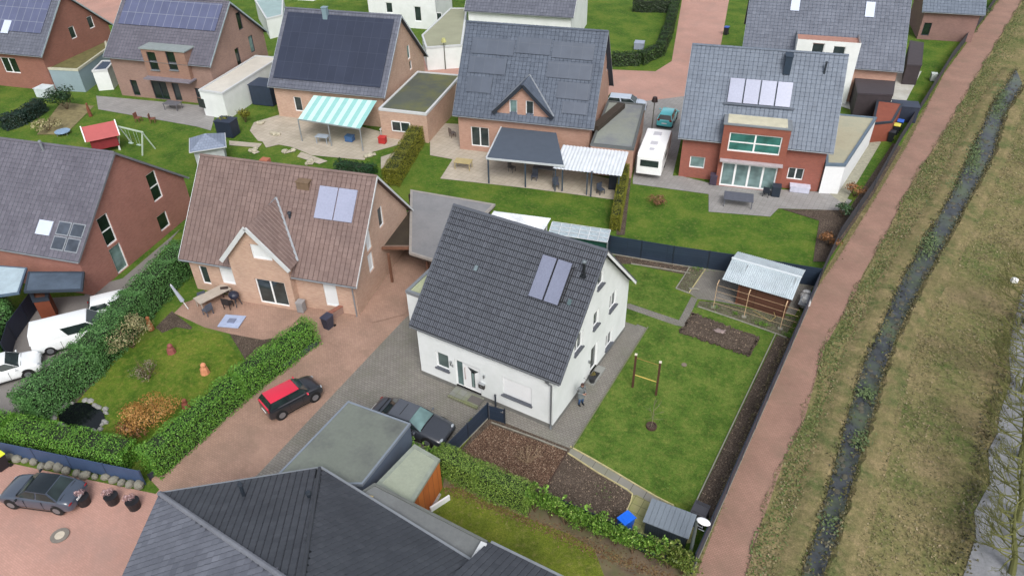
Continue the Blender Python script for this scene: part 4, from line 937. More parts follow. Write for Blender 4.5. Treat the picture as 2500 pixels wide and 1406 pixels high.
LX = [1.9, 2.75, 3.6, 4.5, 5.4, 6.3, 7.2, 8.1, 9.0, 9.65]
desc = ['cherry laurel shrub at the left end of the row, touching the trimmed hedge', 'second cherry laurel from the trimmed hedge, below the soil bed', 'third cherry laurel from the trimmed hedge, below the soil bed', 'fourth cherry laurel from the trimmed hedge, left of the blue bin',
        'cherry laurel directly in front of the blue bin', 'cherry laurel between the blue bin and the storage shed, below the greenish slabs', 'cherry laurel before the left end of the storage shed', 'cherry laurel before the middle of the storage shed', 'cherry laurel before the right end of the storage shed', 'last cherry laurel of the row, right at the path fence corner']
LY = leafm('yellow_laurel_leaf', [(0, (70, 96, 34)), (.5, (124, 150, 62)), (1, (196, 202, 120))], k=.85, rough=.4)
for i, x in enumerate(LX): laurel(x, -5.5+.07*(x-2)*.7, rs.uniform(1.8, 2.05), rs.uniform(.8, .95), desc[i], 1400 if i < 4 else 1000, 30+i, LY if i in (8, 9) else LG)
for i, (x, lab) in enumerate([(-5.25, 'first small cherry laurel at the garage corner beside the black car door'), (-4.75, 'small cherry laurel between the garage corner and the black car bonnet'), (-4.2, 'small cherry laurel below the bonnet of the black car')]):
    laurel(x, -5.65+.04*i, 1.35, .48, lab, 330, 60+i, LG, .11)
# fallen leaves strip below the row
m = MB(); pts_ = []
for i in range(2600):
    x = rs.uniform(-3, 10); pts_.append((Vector((x, -6.15+.09*(x-2)*.7+rs.gauss(0, .22), .05+rs.uniform(0, .03))), Vector((0, 0, 1))))
leafcloud(m, rs, pts_, .1, flat=.4); tag(m.build('fallen_leaves', leafm('fallen_leaf', [(0, (84, 58, 42)), (.5, (120, 92, 64)), (.8, (150, 124, 84)), (1, (120, 140, 70))])), 'brown fallen leaves under the laurel row', 'leaves', None, 'stuff')
sheet('soil_bed', [(-3.9, -5.2), (10.0, -4.9), (10.0, -12), (5, -12), (-2.6, -7.4)], plain('hedge_soil', (112, 98, 80), .95, .3, 1.5, dirt_or_reflection=(92, 100, 56)))
sheet('lawn', GP([(1070, 1190), (1120, 1192), (1250, 1250), (1390, 1305), (1450, 1340), (1480, 1420), (1480, 1600), (1200, 1500), (1050, 1250)]), turf('olive_lawn', (92, 106, 40), (108, 122, 44), (118, 128, 50), (140, 132, 84), .5, s1=.5))
sheet('terrace', [(-6.4, -7), (-2.9, -7), (-2.3, -9.8), (-6.4, -10.2)], PAVM)
# scattered clover and weed clumps in weedy beds
m = MB(); pts_ = []
for cx_, cy_, n_, s_ in [(1856, 792, 130, .25), (1868, 795, 60, .2), (1795, 768, 60, .12), (1742, 752, 60, .2), (1700, 655, 160, .3), (1925, 820, 140, .2), (1640, 1196, 20, .3), (1475, 1200, 20, .4), (1730, 658, 60, .5)]:
    q = G(cx_, cy_)
    for k in range(n_): pts_.append((Vector((q.x+rs.gauss(0, s_), q.y+rs.gauss(0, s_*.7), .08+rs.uniform(0, .08))), Vector((0, 0, 1))))
leafcloud(m, rs, pts_, .09); tag(m.build('weeds', leafm('weed_leaf', [(0, (60, 92, 30)), (1, (124, 170, 62))])), 'green weeds in the beds', 'weeds', None, 'stuff')
# pale chips and stones on the beds
m = MB()
for poly, n_ in ((MUL, 260), (bedp, 60), (GP([(1502, 622), (1622, 636), (1722, 655), (1700, 676), (1540, 645)]), 120), ([Vector((9, 14)), Vector((10, 14)), Vector((10, -1)), Vector((9, -1))], 160), (GP([(1387, 1107), (1545, 1208), (1532, 1248), (1500, 1262), (1334, 1194)]), 120)):
    x0, x1 = min(p.x for p in poly), max(p.x for p in poly); y0, y1 = min(p.y for p in poly), max(p.y for p in poly); k = 0
    while k < n_:
        x, y = rs.uniform(x0, x1), rs.uniform(y0, y1)
        if inside((x, y), [(p.x, p.y) for p in poly]):
            k += 1; s_ = rs.uniform(.03, .075); m.rbox((x, y, .09 if poly is not bedp else .16), (s_, s_*.5, s_*.4), rs.uniform(0, 3))
tag(m.build('wood_chips', plain('pale_chip', (176, 154, 132), .8, .25, 9)), 'pale chips and stones scattered on the beds', 'chips', None, 'stuff')
# ================================================================== PERSON
def skinned(name, verts, edges, radii, mat, parent, sub=2):
    me = bpy.data.meshes.new(name); me.from_pydata(verts, edges, []); o = bpy.data.objects.new(name, me); COL.objects.link(o); o.parent = parent
    md = o.modifiers.new('skin', 'SKIN'); md.use_smooth_shade = True
    if not me.skin_vertices: me.skin_vertices.new() if hasattr(me.skin_vertices, 'new') else None
    sv = me.skin_vertices[0].data
    for i, r in enumerate(radii): sv[i].radius = (r, r); sv[i].use_root = (i == 0)
    s_ = o.modifiers.new('sub', 'SUBSURF'); s_.levels = sub; s_.render_levels = sub
    me.materials.append(mat); return o
def person(x, y, rz):
    t = thing('person', 'person in grey coat and blue jeans looking down at a phone by the white wall', 'person', (x, y, .05), rz)
    SK = plain('skin', (214, 164, 142), .5, .04, 4, k=.9)
    V = [(0, 0, .95), (0, .01, 1.15), (0, .02, 1.33), (0, 0, 1.47), (0, -.03, 1.53), (0, -.07, 1.6), (0, -.1, 1.68), (0, -.125, 1.73)]
    R = [.12, .115, .125, .07, .052, .075, .088, .06]; E = [(0, 1), (1, 2), (2, 3), (3, 4), (4, 5), (5, 6), (6, 7)]
    for s in (-1, 1):
        b = len(V)
        V += [(s*.15, .01, 1.39), (s*.23, -.02, 1.13), (s*.13, -.22, 1.1), (s*.06, -.31, 1.14), (s*.05, -.37, 1.16)]; R += [.045, .042, .034, .028, .032]
        E += [(2, b), (b, b+1), (b+1, b+2), (b+2, b+3), (b+3, b+4)]
        b = len(V); V += [(s*.09, 0, .88), (s*.1, -.03, .5), (s*.12, .02, .09)]; R += [.09, .06, .042]; E += [(0, b), (b, b+1), (b+1, b+2)]
    body = skinned('body', V, E, R, SK, t)
    for s in (-1, 1):                                             # fingers and thumb of each hand
        fv, fe, fr_ = [], [], []
        m = MB()
        for k in range(4):
            x0 = s*(.075-.016*k); L = (.05, .06, .065, .055)[k]
            m.tube([(x0, -.385, 1.165), (x0-s*.006, -.385-L*.55, 1.175), (x0-s*.018, -.385-L*.75, 1.155)], [.009, .0085, .007], 6)
        m.tube([(s*.02, -.35, 1.17), (s*.005, -.385, 1.195), (s*.004, -.41, 1.19)], [.011, .01, .008], 6)
        m.build('fingers', SK, body, smooth=True)
    f = MB(); f.ball((0, -.19, 1.665), (.014, .022, .016), nu=8)
    f.ball((-.033, -.17, 1.69), (.012, .008, .007), nu=8); f.ball((.033, -.17, 1.69), (.012, .008, .007), nu=8); f.ball((0, -.175, 1.625), (.024, .01, .006), nu=8)
    f.ball((-.085, -.09, 1.67), (.014, .022, .03), nu=8); f.ball((.085, -.09, 1.67), (.014, .022, .03), nu=8); f.build('face', plain('face_skin', (196, 140, 120), .5, .05, 4), body, smooth=True)
    h = MB(); h.ball((0, -.085, 1.715), (.098, .112, .085), nu=14, nv=8); h.ball((0, -.02, 1.66), (.09, .07, .1), nu=12, nv=8); h.build('hair', plain('dark_brown_hair', (66, 40, 36), .6, .2, 30), t, smooth=True)
    c = MB()                                                       # coat: rings from collar to hem
    rings = [(1.5, .09, .085, -.0), (1.47, .15, .11, .0), (1.42, .235, .14, .01), (1.3, .215, .15, .015), (1.12, .2, .145, .01), (.98, .205, .15, .0), (.8, .225, .165, -.005), (.62, .24, .18, -.01)]
    n = 18; vs = []
    for z, rx, ry, oy in rings:
        for k in range(n):
            a = 2*math.pi*k/n; vs.append((rx*math.cos(a), oy+ry*math.sin(a)*(1 if z > .9 else 1+.04*math.sin(5*a)), z))
    fs = [(i*n+k, i*n+(k+1) % n, (i+1)*n+(k+1) % n, (i+1)*n+k)[::-1] for i in range(len(rings)-1) for k in range(n)]; c.mesh(vs, fs)
    sl_ = MB()
    for s in (-1, 1): sl_.tube([(s*.13, .01, 1.44), (s*.19, .01, 1.38), (s*.225, -.01, 1.24), (s*.232, -.02, 1.12), (s*.19, -.11, 1.085), (s*.125, -.23, 1.1), (s*.085, -.275, 1.125)], [.085, .095, .085, .07, .068, .06, .055], 12)
    sl_.build('sleeves', plain('grey_coat', (116, 122, 124), .85, .1, 14), t, smooth=True)
    c.build('coat', plain('grey_coat', (116, 122, 124), .85, .1, 14), t, smooth=True, sub=1)
    k = MB(); k.tube([(.0, .04, 1.5), (.07, .0, 1.51), (.06, -.08, 1.49), (0, -.12, 1.45), (-.06, -.08, 1.49), (-.07, 0, 1.51), (0, .04, 1.5)], .028, 8); k.build('scarf', plain('dark_collar', (40, 42, 46), .8), t, smooth=True)
    j = MB()
    for s in (-1, 1): j.tube([(s*.09, 0, .9), (s*.1, -.03, .5), (s*.12, .02, .1)], [.11, .078, .066], 12)
    j.build('jeans', plain('blue_denim', (62, 96, 140), .85, .18, 12), t, smooth=True)
    b_ = MB()
    for s in (-1, 1):
        b_.ball((s*.125, -.05, .045), (.055, .15, .05), nu=12, nv=6); b_.ball((s*.12, .02, .09), (.055, .065, .07), nu=10, nv=6)
    b_.build('shoes', plain('black_shoe', (26, 27, 30), .4, .1), t, smooth=True)
    Rm = Matrix.Rotation(rz, 3, 'Z'); p = Vector((x, y, .05))+Rm @ Vector((0, -.405, 1.2))
    m = MB(); m.rbox((0, 0, 0), (.075, .15, .01), 0, tilt=Matrix.Rotation(-.5, 3, 'X'))
    tag(m.build('phone', plain('phone_dark', (70, 24, 26), .25, .05), None, p, rz), 'small dark red phone held in both hands by the person at the wall', 'phone')
person(.56, 2.5, math.radians(60))

# ================================================================== CARS
TYRE = plain('tyre', (26, 26, 28), .85, .1, 6); RIM = plain('alloy_rim', (150, 154, 160), .3, .05, 3, metal=.6)
LAMPW = plain('lamp_clear', (168, 176, 184), .1, .03, 3, k=.95); LAMPR = plain('lamp_red', (140, 24, 30), .2, .05, 3, k=.9)
CGL = glassm('car_glass', (52, 66, 66), .05, .6); CGLB = glassm('car_windscreen', (108, 136, 136), .06, .8)
def car(name, label, cat, loc, rz, L=4.5, Wd=1.82, H=1.42, kind='sedan', paint=None, roofm=None, ws=None, open_door=False, group=None, tailm=None, mirror=True, noseup=.68, roofsplit=False):
    t = thing(name, label, cat, loc, rz, group); h = L/2; hw = Wd/2
    prof = {  # x fraction along the length (rear=-1 .. front=1): belt height, half width factor
        'sedan': [(-1, .62, .78), (-.97, .86, .9), (-.85, .98, .96), (-.6, 1.0, 1.0), (-.2, .98, 1.0), (.25, .97, 1.0), (.42, .94, .99), (.7, .86, .97), (.88, .76, .95), (.97, .64, .89), (1, .5, .8)],
        'hatch': [(-1, .7, .84), (-.98, .95, .93), (-.9, 1.02, .97), (-.6, 1.02, 1.0), (-.1, 1.0, 1.0), (.35, 1.0, 1.0), (.5, 1.0, .99), (.75, .95, .97), (.9, .86, .92), (.98, .68, .84), (1, .5, .7)],
        'van': [(-1, .7, .95), (-.99, 1.1, .97), (-.9, 1.15, 1.0), (-.3, 1.15, 1.0), (.3, 1.15, 1.0), (.62, 1.12, .99), (.8, 1.0, .97), (.93, .85, .93), (.99, .62, .86), (1, .45, .75)]}[kind]
    sect = [(.8, .17, 0), (.97, .22, 0), (1, .4, 0), (1.0, .62, 0), (.965, None, -.07), (.86, None, -.012), (.55, None, .02), (0, None, .03)]
    m = MB(); n = len(sect); vs = []
    for fx, zb, wf in prof:
        zb = zb*(H/1.42 if kind == 'sedan' else 1)
        for sgn in (1, -1):
            for k, (a, z, dz) in enumerate(sect if sgn > 0 else sect[::-1][1:]):
                zz = (min(z, zb-.1) if z is not None else zb+dz); nose = .12 if abs(fx) > .96 else 0
                vs.append((h*fx, sgn*hw*wf*a, zz+(nose if z is not None and z < .3 else 0)))
    w2 = 2*n-1; fs = []
    for i in range(len(prof)-1):
        for k in range(w2-1): fs.append((i*w2+k, (i+1)*w2+k, (i+1)*w2+k+1, i*w2+k+1))
        fs.append((i*w2+w2-1, (i+1)*w2+w2-1, (i+1)*w2, i*w2))
    fs.append(tuple(range(w2))); fs.append(tuple((len(prof)-1)*w2+k for k in range(w2))[::-1])
    m.mesh(vs, fs)
    body = m.build('body', paint, t, smooth=True, sub=1)
    # cabin
    zb = {'sedan': .97*H/1.42, 'hatch': 1.0, 'van': 1.13}[kind]; zr = H
    cx = {'sedan': [(-.72, -.42, .12, .44)], 'hatch': [(-.97, -.82, .2, .52)], 'van': [(-.985, -.94, .45, .78)]}[kind][0]
    xr0, xr1, xf1, xf0 = [v*h for v in cx]; wb, wt = hw*.93, hw*(.72 if kind != 'van' else .84)
    if kind == 'van': wb = hw*.97
    c = MB(); B = [(xr0, -wb), (xf0, -wb*.93), (xf0, wb*.93), (xr0, wb)]; T = [(xr1, -wt), (xf1, -wt*.97), (xf1, wt*.97), (xr1, wt)]
    zc = zr-.05; xm = (xr1+xf1)/2
    vb = [(p[0], p[1], zb-.06) for p in B]; vt = [(p[0], p[1], zc) for p in T]; cap = [(xr1+.12, -wt*.72, zr), (xf1-.12, -wt*.7, zr), (xf1-.12, wt*.7, zr), (xr1+.12, wt*.72, zr)]
    c.mesh(vb+vt, [(0, 1, 5, 4), (1, 2, 6, 5), (2, 3, 7, 6), (3, 0, 4, 7)])
    cabin = c.build('cabin', paint, t)
    c = MB(); c.mesh(vt+cap, [(0, 1, 5, 4), (1, 2, 6, 5), (2, 3, 7, 6), (3, 0, 4, 7), (4, 5, 6, 7)]); c.build('car_roof', roofm or paint, t, smooth=True)
    if roofsplit:
        c = MB(); c.box(xm-.02, -wt*.7, zr-.002, xm+.02, wt*.7, zr+.004); c.build('roof_seam', BLACKM, t)
    def pane(q, nm, mt, e=.012, ins=.06):
        q = [Vector(v) for v in q]; ce = sum(q, Vector())/4; nn = (q[1]-q[0]).cross(q[3]-q[0]).normalized()
        q = [v.lerp(ce, ins)+nn*e for v in q]; g = MB(); g.face(q); return g.build(nm, mt, t)
    pane([vb[1], vb[2], vt[2], vt[1]], 'windscreen', ws or CGL, .012, .05)
    pane([vb[3], vb[0], vt[0], vt[3]], 'rear_window', CGL, .012, .1)
    nw = 3 if kind == 'hatch' and L > 4.3 else 2
    if kind != 'van' or nw:
        for sgn in (1, -1):
            a, b_, c_, d = (vb[0], vb[1], vt[1], vt[0]) if sgn < 0 else (vb[2], vb[3], vt[3], vt[2])
            a, b_, c_, d = map(Vector, (a, b_, c_, d))
            rng = range(nw) if kind != 'van' else ([nw-1] if sgn < 0 else [0])
            for k in rng:
                p0, p1 = k/nw+.02, (k+1)/nw-.02
                q = [a.lerp(b_, p0)+Vector((0, 0, .08)), a.lerp(b_, p1)+Vector((0, 0, .08)), d.lerp(c_, p1), d.lerp(c_, p0)]
                pane([q[0], q[1], q[2].lerp(q[1], .08), q[3].lerp(q[0], .08)], 'side_window', CGL, .012, .03)
    wr = .33
    for sx in (-.6, .62):
        for sy in (1, -1):
            a = MB(); a.tube([(sx*h, sy*(hw*.8), wr+.02), (sx*h, sy*(hw*.985), wr+.02)], wr+.055, 20)
            wh = a.build('wheel_arch', BLACKM, t)
            a = MB(); a.tube([(sx*h, sy*(hw-.2), wr), (sx*h, sy*(hw+.005), wr)], wr, 20); wl_ = a.build('tyre', TYRE, t)
            a = MB(); a.tube([(sx*h, sy*(hw-.1), wr), (sx*h, sy*(hw+.015), wr)], wr*.62, 12); a.build('rim', RIM, wl_)
    zf = prof[-3][1]*.93
    for sy in (1, -1):
        a = MB(); a.ball((h*.925, sy*hw*.66, zf-.08), (.1, .15, .05), nu=10, nv=6); a.build('headlight', LAMPW, t, smooth=True)
        a = MB(); a.ball((-h*.965, sy*hw*.72, .74 if kind == 'sedan' else .9), (.05, .15, .05 if kind == 'sedan' else .14), nu=10, nv=6); a.build('taillight', LAMPR, t, smooth=True)
        if mirror:
            a = MB(); a.ball((xf0-.25, sy*(hw+.11), zb+.02), (.06, .12, .07), nu=8, nv=6); a.build('wing_mirror', BLACKM if paint is None else (roofm or paint), t, smooth=True)
    a = MB(); a.box(h*.985, -.3, .42, h*1.0+.015, .3, .56); a.build('grille', BLACKM, t)
    a = MB(); a.box(-h*1.0-.012, -.26, .55, -h*.985, .26, .66); a.build('number_plate', WHITEP, t)
    for fx in (.44, -.74) if kind == 'sedan' else (.54,):              # bonnet and boot gaps
        k_ = [q_ for q_ in prof if q_[0] <= fx][-1]; a = MB(); a.box(fx*h-.012, -hw*.74, k_[1]*.97-.02, fx*h+.012, hw*.74, k_[1]+.012); a.build('panel_gap', BLACKM, t)
    for sy in (1, -1):
        for fx in (-.28, .2): a = MB(); a.box(fx*h-.01, sy*hw*.98, .32, fx*h+.01, sy*(hw+.006), .88); a.build('door_gap', BLACKM, t)
        a = MB(); a.box(-h*.5, sy*(hw*.99), .2, h*.52, sy*(hw+.012), .27); a.build('sill_trim', BLACKM, t)
    if tailm:
        a = MB(); a.rbox((-h*.9, 0, 1.03), (.34, hw*1.5, .03)); a.build('tailgate', tailm, t)
    if open_door:
        dd = MB(); x0 = xf0-.35; ang = math.radians(62); sy = open_door
        hx, hy = x0, sy*(hw-.02); ex, ey = hx-math.cos(ang)*1.15, hy+sy*math.sin(ang)*1.15
        dd.beam((hx, hy, .62), (ex, ey, .62), .1, .66); dr = dd.build('open_door', paint, t, bevel=.02)
        dd = MB(); dd.beam((hx-.25*math.cos(ang), hy+sy*.25*math.sin(ang), 1.08), (ex, ey, 1.08), .02, .3); dd.build('door_glass', CGL, dr)
        dd = MB(); dd.box(hx-1.1, sy*(hw-.06), .3, hx-.02, sy*(hw+.004), .94); dd.build('door_opening', BLACKM, t)
    return t
def cp(n, c, **k): return plain(n, c, .28, .03, 1, metal=0, coat=1, **k)
a, b = G(925, 990, .9), G(1108, 1068, .5); ang = math.atan2(b.y-a.y, b.x-a.x); mid = (a+b)/2
car('parked_car', 'black two-door convertible with an open door on the grey paving by the dark fence', 'car', (mid.x-.32, mid.y-.02, .05), ang, (b-a).length+.1, 1.84, 1.34, 'sedan',
    cp('black_paint', (58, 62, 70)), plain('black_roof_sheen', (90, 95, 104), .35, .05, 2), CGLB, open_door=-1, roofsplit=True)  # roof grey has the reflected sky put into its colour
a, b = G(648, 1005, .5), G(775, 938, .5); ang = math.atan2(b.y-a.y, b.x-a.x); mid = (a+b)/2
REDP = cp('red_paint', (214, 38, 66), k=.95)
car('parked_car', 'black hatchback with a bright red roof standing on the red paved driveway', 'car', (mid.x, mid.y, .05), ang, 3.55, 1.62, 1.42, 'hatch', cp('dark_paint', (38, 40, 46)), REDP, glassm('teal_glass', (60, 84, 86), .08), tailm=REDP)
a, b = G(186, 1215, .6), G(8, 1192, .6); ang = math.atan2(b.y-a.y, b.x-a.x); mid = (a+b)/2
car('parked_car', 'slate grey estate car parked on the pink street below the long hedge', 'car', (mid.x+.1, mid.y+.15, .05), ang, 4.3, 1.75, 1.4, 'sedan', cp('slate_paint', (70, 80, 96)), plain('dark_roof', (34, 42, 48), .25, .05))
WPT = cp('white_car_paint', (238, 242, 244), k=.95)
q = G(182, 815, .8); car('parked_van', 'white van parked close behind the tall hedge on the grey driveway', 'van', (q.x-.3, q.y+.1, .05), math.radians(55), 4.9, 1.9, 1.85, 'van', WPT)
q = G(14, 905, .8); car('parked_car', 'white hatchback at the left picture edge on the grey driveway', 'car', (q.x-.5, q.y, .05), math.radians(58), 4.4, 1.8, 1.5, 'hatch', WPT)
q = G(228, 768, .6); car('parked_car', 'white car in front of the white van, mostly hidden by the tall hedge', 'car', (q.x+.6, q.y+1.6, .05), math.radians(55), 3.9, 1.7, 1.45, 'hatch', WPT)
q = G(1530, 246, 1.0); car('parked_car', 'pale silver car on the pink street behind the flat garage roof', 'car', (q.x, q.y, .05), math.radians(16), 4.3, 1.8, 1.5, 'hatch', cp('silver_paint', (196, 208, 224)))
q = G(1630, 284, .7); car('parked_car', 'turquoise small car behind the white caravan', 'car', (q.x, q.y, .05), math.radians(100), 3.6, 1.65, 1.45, 'hatch', cp('turquoise_paint', (92, 204, 212), k=.95), None, glassm('teal_glass', ()))
q = G(1590, 380, 0); cv = thing('caravan', 'white caravan parked on grey paving left of the red brick house', 'caravan', (-7.35, 33.4, .05), math.radians(103))
m = MB(); P = [(-3.1, .5), (-3.1, 2.2), (-2.7, 2.5), (2.3, 2.5), (3.0, 1.9), (3.1, .9), (2.9, .5)]
for s in (1,):
    vs = [(x, -1.12, z) for x, z in P]+[(x, 1.12, z) for x, z in P]; n = len(P)
    m.mesh(vs, [tuple(range(n)), tuple(range(n, 2*n))[::-1]]+[(i, n+i, n+(i+1) % n, (i+1) % n) for i in range(n)])
m.build('body', plain('caravan_white', (244, 245, 246), .35, .04, 1, k=.97), cv, bevel=.08)
m = MB(); m.box(-1.2, -.3, 2.5, -.6, .3, 2.6); m.box(.8, -.35, 2.5, 1.5, .35, 2.58); m.box(-2.3, -.2, 2.5, -1.9, .2, 2.57); m.build('roof_hatch', plain('hatch_grey', (206, 206, 214), .4, .05), cv)
m = MB(); m.box(-3.13, -.8, 1.3, -3.1, .8, 1.9); m.build('rear_window', GLASS, cv); m = MB(); m.box(-1.4, -1.14, 1.3, -.2, -1.12, 1.85); m.build('side_window', GLASS, cv)
for s in (-1, 1): m = MB(); m.tube([(-.3, s*.9, .33), (-.3, s*1.1, .33)], .33, 16); m.build('wheel', TYRE, cv)
m = MB(); m.beam((3.1, .3, .5), (4.2, 0, .5), .08, .08); m.beam((3.1, -.3, .5), (4.2, 0, .5), .08, .08); m.build('drawbar', ZINC, cv)
# ================================================================== NEIGHBOURS
BR_PALE = brickm('pale_brick', (200, 166, 144), (184, 146, 126), (184, 166, 152), k=.95)
BR_PINK = brickm('pink_brick', (188, 146, 128), (174, 130, 112), (176, 152, 138), k=.95)
BR_BROWN = brickm('brown_brick', (158, 126, 114), (142, 112, 102), (148, 130, 120), k=.95)
BR_RED = brickm('red_brick', (164, 108, 96), (148, 94, 84), (150, 118, 108), k=1)
BR_RED2 = brickm('bright_red_brick', (158, 86, 70), (140, 74, 62), (134, 102, 92), k=1)
R_BROWN = tile_mat('brown_roof_tile', (134, 114, 109), 7)
R_GREY = tile_mat('grey_roof_tile', (108, 112, 126), 9)
R_BLUE = tile_mat('blue_grey_roof_tile', (114, 125, 141), 7)
R_SLATE = tile_mat('slate_roof_tile', (92, 102, 118), 9)
R_PURP = tile_mat('purple_grey_roof_tile', (110, 108, 120), 8)
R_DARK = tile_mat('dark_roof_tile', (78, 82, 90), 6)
JB = plain('brown_joint', (96, 78, 74), .8); JG = plain('grey_joint', (84, 88, 98), .8); JL = plain('light_joint', (98, 108, 122), .8)
PV = brickm('solar_cells', (52, 59, 78), (56, 63, 82), (68, 75, 92), 1.0, 1.65, .02, rough=.22, offset=0, k=.75, var=(.9, 1.1), vs=.3, bs=.05)
PVL = brickm('pale_solar_cells', (92, 98, 126), (98, 104, 134), (136, 142, 158), 1.0, 1.65, .03, rough=.2, offset=0, k=.85, bs=.05)
PVD = brickm('dull_solar_cells', (86, 95, 110), (90, 99, 114), (98, 106, 118), 1.0, 1.65, .02, rough=.3, offset=0, k=.8, bs=.05)
FELT = plain('grey_felt', (122, 126, 126), .8, .1, .5, dirt_or_reflection=(100, 102, 104), patchamt=.7, dscale=.3)
FELTG = plain('green_grey_felt', (122, 129, 120), .5, .08, .5, dirt_or_reflection=(88, 90, 90), patchamt=1, dscale=.13)
SEDUM = plain('sedum_roof', (112, 108, 66), .95, .25, 1.5)
TRIMW = plain('trim_white', (214, 218, 220), .5, .04)
class House:
    def __init__(s, name, label, p, wallm, roofm, trim, rows, cols, ov=.4, joint=None, front=(), side=(), prof=SIMPLE, wins=None, roof=True, sillm=None, frame=None, cat='house', lpts=(), fnotch=None):
        s.x, s.y, s.a, s.L, s.D, s.e, s.r = p; s.F = Frame(s.x, s.y, s.a); s.wallm = wallm
        s.root = thing(name, label, cat, (s.x, s.y, 0), math.radians(s.a)); L, D, e, r = s.L, s.D, s.e, s.r
        s.sf = (r-e)/(D/2); s.ov = ov; s.joint = joint or JG; s.roofm = roofm; s.trim = trim
        fh = [s.hole(*f[:4], 1, 0) for f in front]; sh = [s.hole(*f[:4], 0, L) for f in side]
        m = MB()
        wall(m, (0, 0), (L, 0), 0, [(0, e-.14), (L, e-.14)], fh, .14); wall(m, (L, 0), (L, D), 0, [(0, e-.14), (D/2, r-.14), (D, e-.14)], sh, .14)
        wall(m, (L, D), (0, D), 0, [(0, e-.14), (L, e-.14)], []); wall(m, (0, D), (0, 0), 0, [(0, e-.14), (D/2, r-.14), (D, e-.14)], [])
        m.build('wall', wallm, s.root)
        for f, h in zip(front, fh): window(s.root, (0, 0), (L, 0), h, *(f[4] if len(f) > 4 else (1, 1)), frame=f[5] if len(f) > 5 else (frame or WPVC), glass=f[6] if len(f) > 6 else None, sill=sillm, depth=.14, kind=f[7] if len(f) > 7 else 'window', fw=.08, silld=.05)
        for f, h in zip(side, sh): window(s.root, (L, 0), (L, D), h, *(f[4] if len(f) > 4 else (1, 1)), frame=f[5] if len(f) > 5 else (frame or WPVC), glass=f[6] if len(f) > 6 else None, sill=sillm, depth=.14, kind=f[7] if len(f) > 7 else 'window', fw=.08, silld=.05)
        if roof: s.roof, _ = gable_roof(s.root, L, D, e, r, ov, ov, roofm, trim, rows, cols, prof, joint=s.joint)
    def hole(s, px, py, wd, ht, ax, val):
        p = s.F.plane(px, py, ax, val); c = p.x if ax == 1 else p.y; z = max(p.z-ht/2, .02)
        return (c-wd/2, c+wd/2, z, z+ht)
    def onroof(s, px, py, off=0):
        C = s.F.loc(CAM); Dr = s.F.dirl(ray(px, py)); Nn = Vector((0, -s.sf, 1)).normalized(); P0 = Vector((0, 0, s.e))+Nn*off
        return C+Dr*((P0-C).dot(Nn)/Dr.dot(Nn))
    def slab(s, x0, y0, x1, y1, mat, name='solar_panel', off=.1, th=.06, parent=None):
        """flat panel lying on the front slope, local plan coordinates"""
        Nn = Vector((0, -s.sf, 1)).normalized(); P = [Vector((x, y, s.e+s.sf*y)) for x, y in ((x0, y0), (x1, y0), (x1, y1), (x0, y1))]
        m = MB(); m.mesh([q+Nn*(off) for q in P]+[q+Nn*(off-th) for q in P], [(0, 1, 2, 3), (4, 7, 6, 5), (0, 4, 5, 1), (1, 5, 6, 2), (2, 6, 7, 3), (3, 7, 4, 0)])
        return m.build(name, mat, parent or s.root)
    def crossgable(s, x0, x1, proud, ez, pz, wallm, wins=(), trim=None, ov=.35, sill=None):
        xm = (x0+x1)/2; y0 = -proud; sl = (pz-ez)/(xm-x0); m = MB()
        hs_ = []
        for f in wins: 
            p = s.F.plane(f[0], f[1], 1, y0); z = max(.02, p.z-f[3]/2); hs_.append((p.x-x0-f[2]/2, p.x-x0+f[2]/2, z, z+f[3]))
        wall(m, (x0, y0), (x1, y0), 0, [(0, ez), (xm-x0, pz), (x1-x0, ez)], hs_, .14)
        yb = max(.2, (ez-s.e)/s.sf)+.3
        for a, b in (((x1, y0), (x1, yb)), ((x0, yb), (x0, y0))): wall(m, a, b, 0, [(0, ez), (yb-y0, ez)], [])
        m.build('gable_wall', wallm, s.root)
        for f, h in zip(wins, hs_): window(s.root, (x0, y0), (x1, y0), h, *(f[4] if len(f) > 4 else (1, 1)), glass=f[6] if len(f) > 6 else None, frame=f[5] if len(f) > 5 else WPVC, depth=.14, kind=f[7] if len(f) > 7 else 'window', sill=sill, fw=.08)
        zr = pz+.14; xe0, xe1 = x0-ov, x1+ov; ze = zr-sl*(xm-xe0)
        yr = (zr-s.e)/s.sf; ye = max(y0, (ze-s.e)/s.sf); yf = y0-ov
        for sgn, xe in ((-1, xe0), (1, xe1)):
            lenu = yr-yf; lenv = math.hypot(xm-xe0, zr-ze); m = MB()
            if sgn > 0: O, U = Vector((xe, yf, ze)), Vector((0, 1, 0))
            else: O, U = Vector((xe, yr, ze)), Vector((0, -1, 0))
            V = Vector((-sgn*(xm-xe0), 0, zr-ze)).normalized()
            def skip(u, v, sgn=sgn, lenu=lenu, lenv=lenv, ye=ye):
                y = yf+u if sgn > 0 else yr-u
                return y > ye+(yr-ye)*(v/lenv)+.1
            tiles(m, O, U, V, lenu, lenv, max(3, int(lenv/.36)), max(4, int(lenu/.3)), SIMPLE, skip)
            m.build('gable_roof', [s.roofm, s.joint], s.root)
            m = MB(); m.beam((xe, yf-.01, ze-.03), (xm, yf-.01, zr-.03), .08, .3); m.build('verge_board', trim or s.trim, s.root)
            m = MB(); m.beam((xe, max(yf, ye-.1), s.e+s.sf*ye+.06), (xm, yr, zr+.05), .16, .04); m.build('valley', ZINC, s.root)
    def flue(s, px, py, h=.8, r=.1, mat=None):
        q = s.onroof(px, py); m = MB(); m.tube([q-Vector((0, 0, .1)), q+Vector((0, 0, h))], r, 8); m.tube([q+Vector((0, 0, h)), q+Vector((0, 0, h+.1))], [r*1.6, r*1.2], 8); m.build('vent_stack', mat or ANTH, s.root)
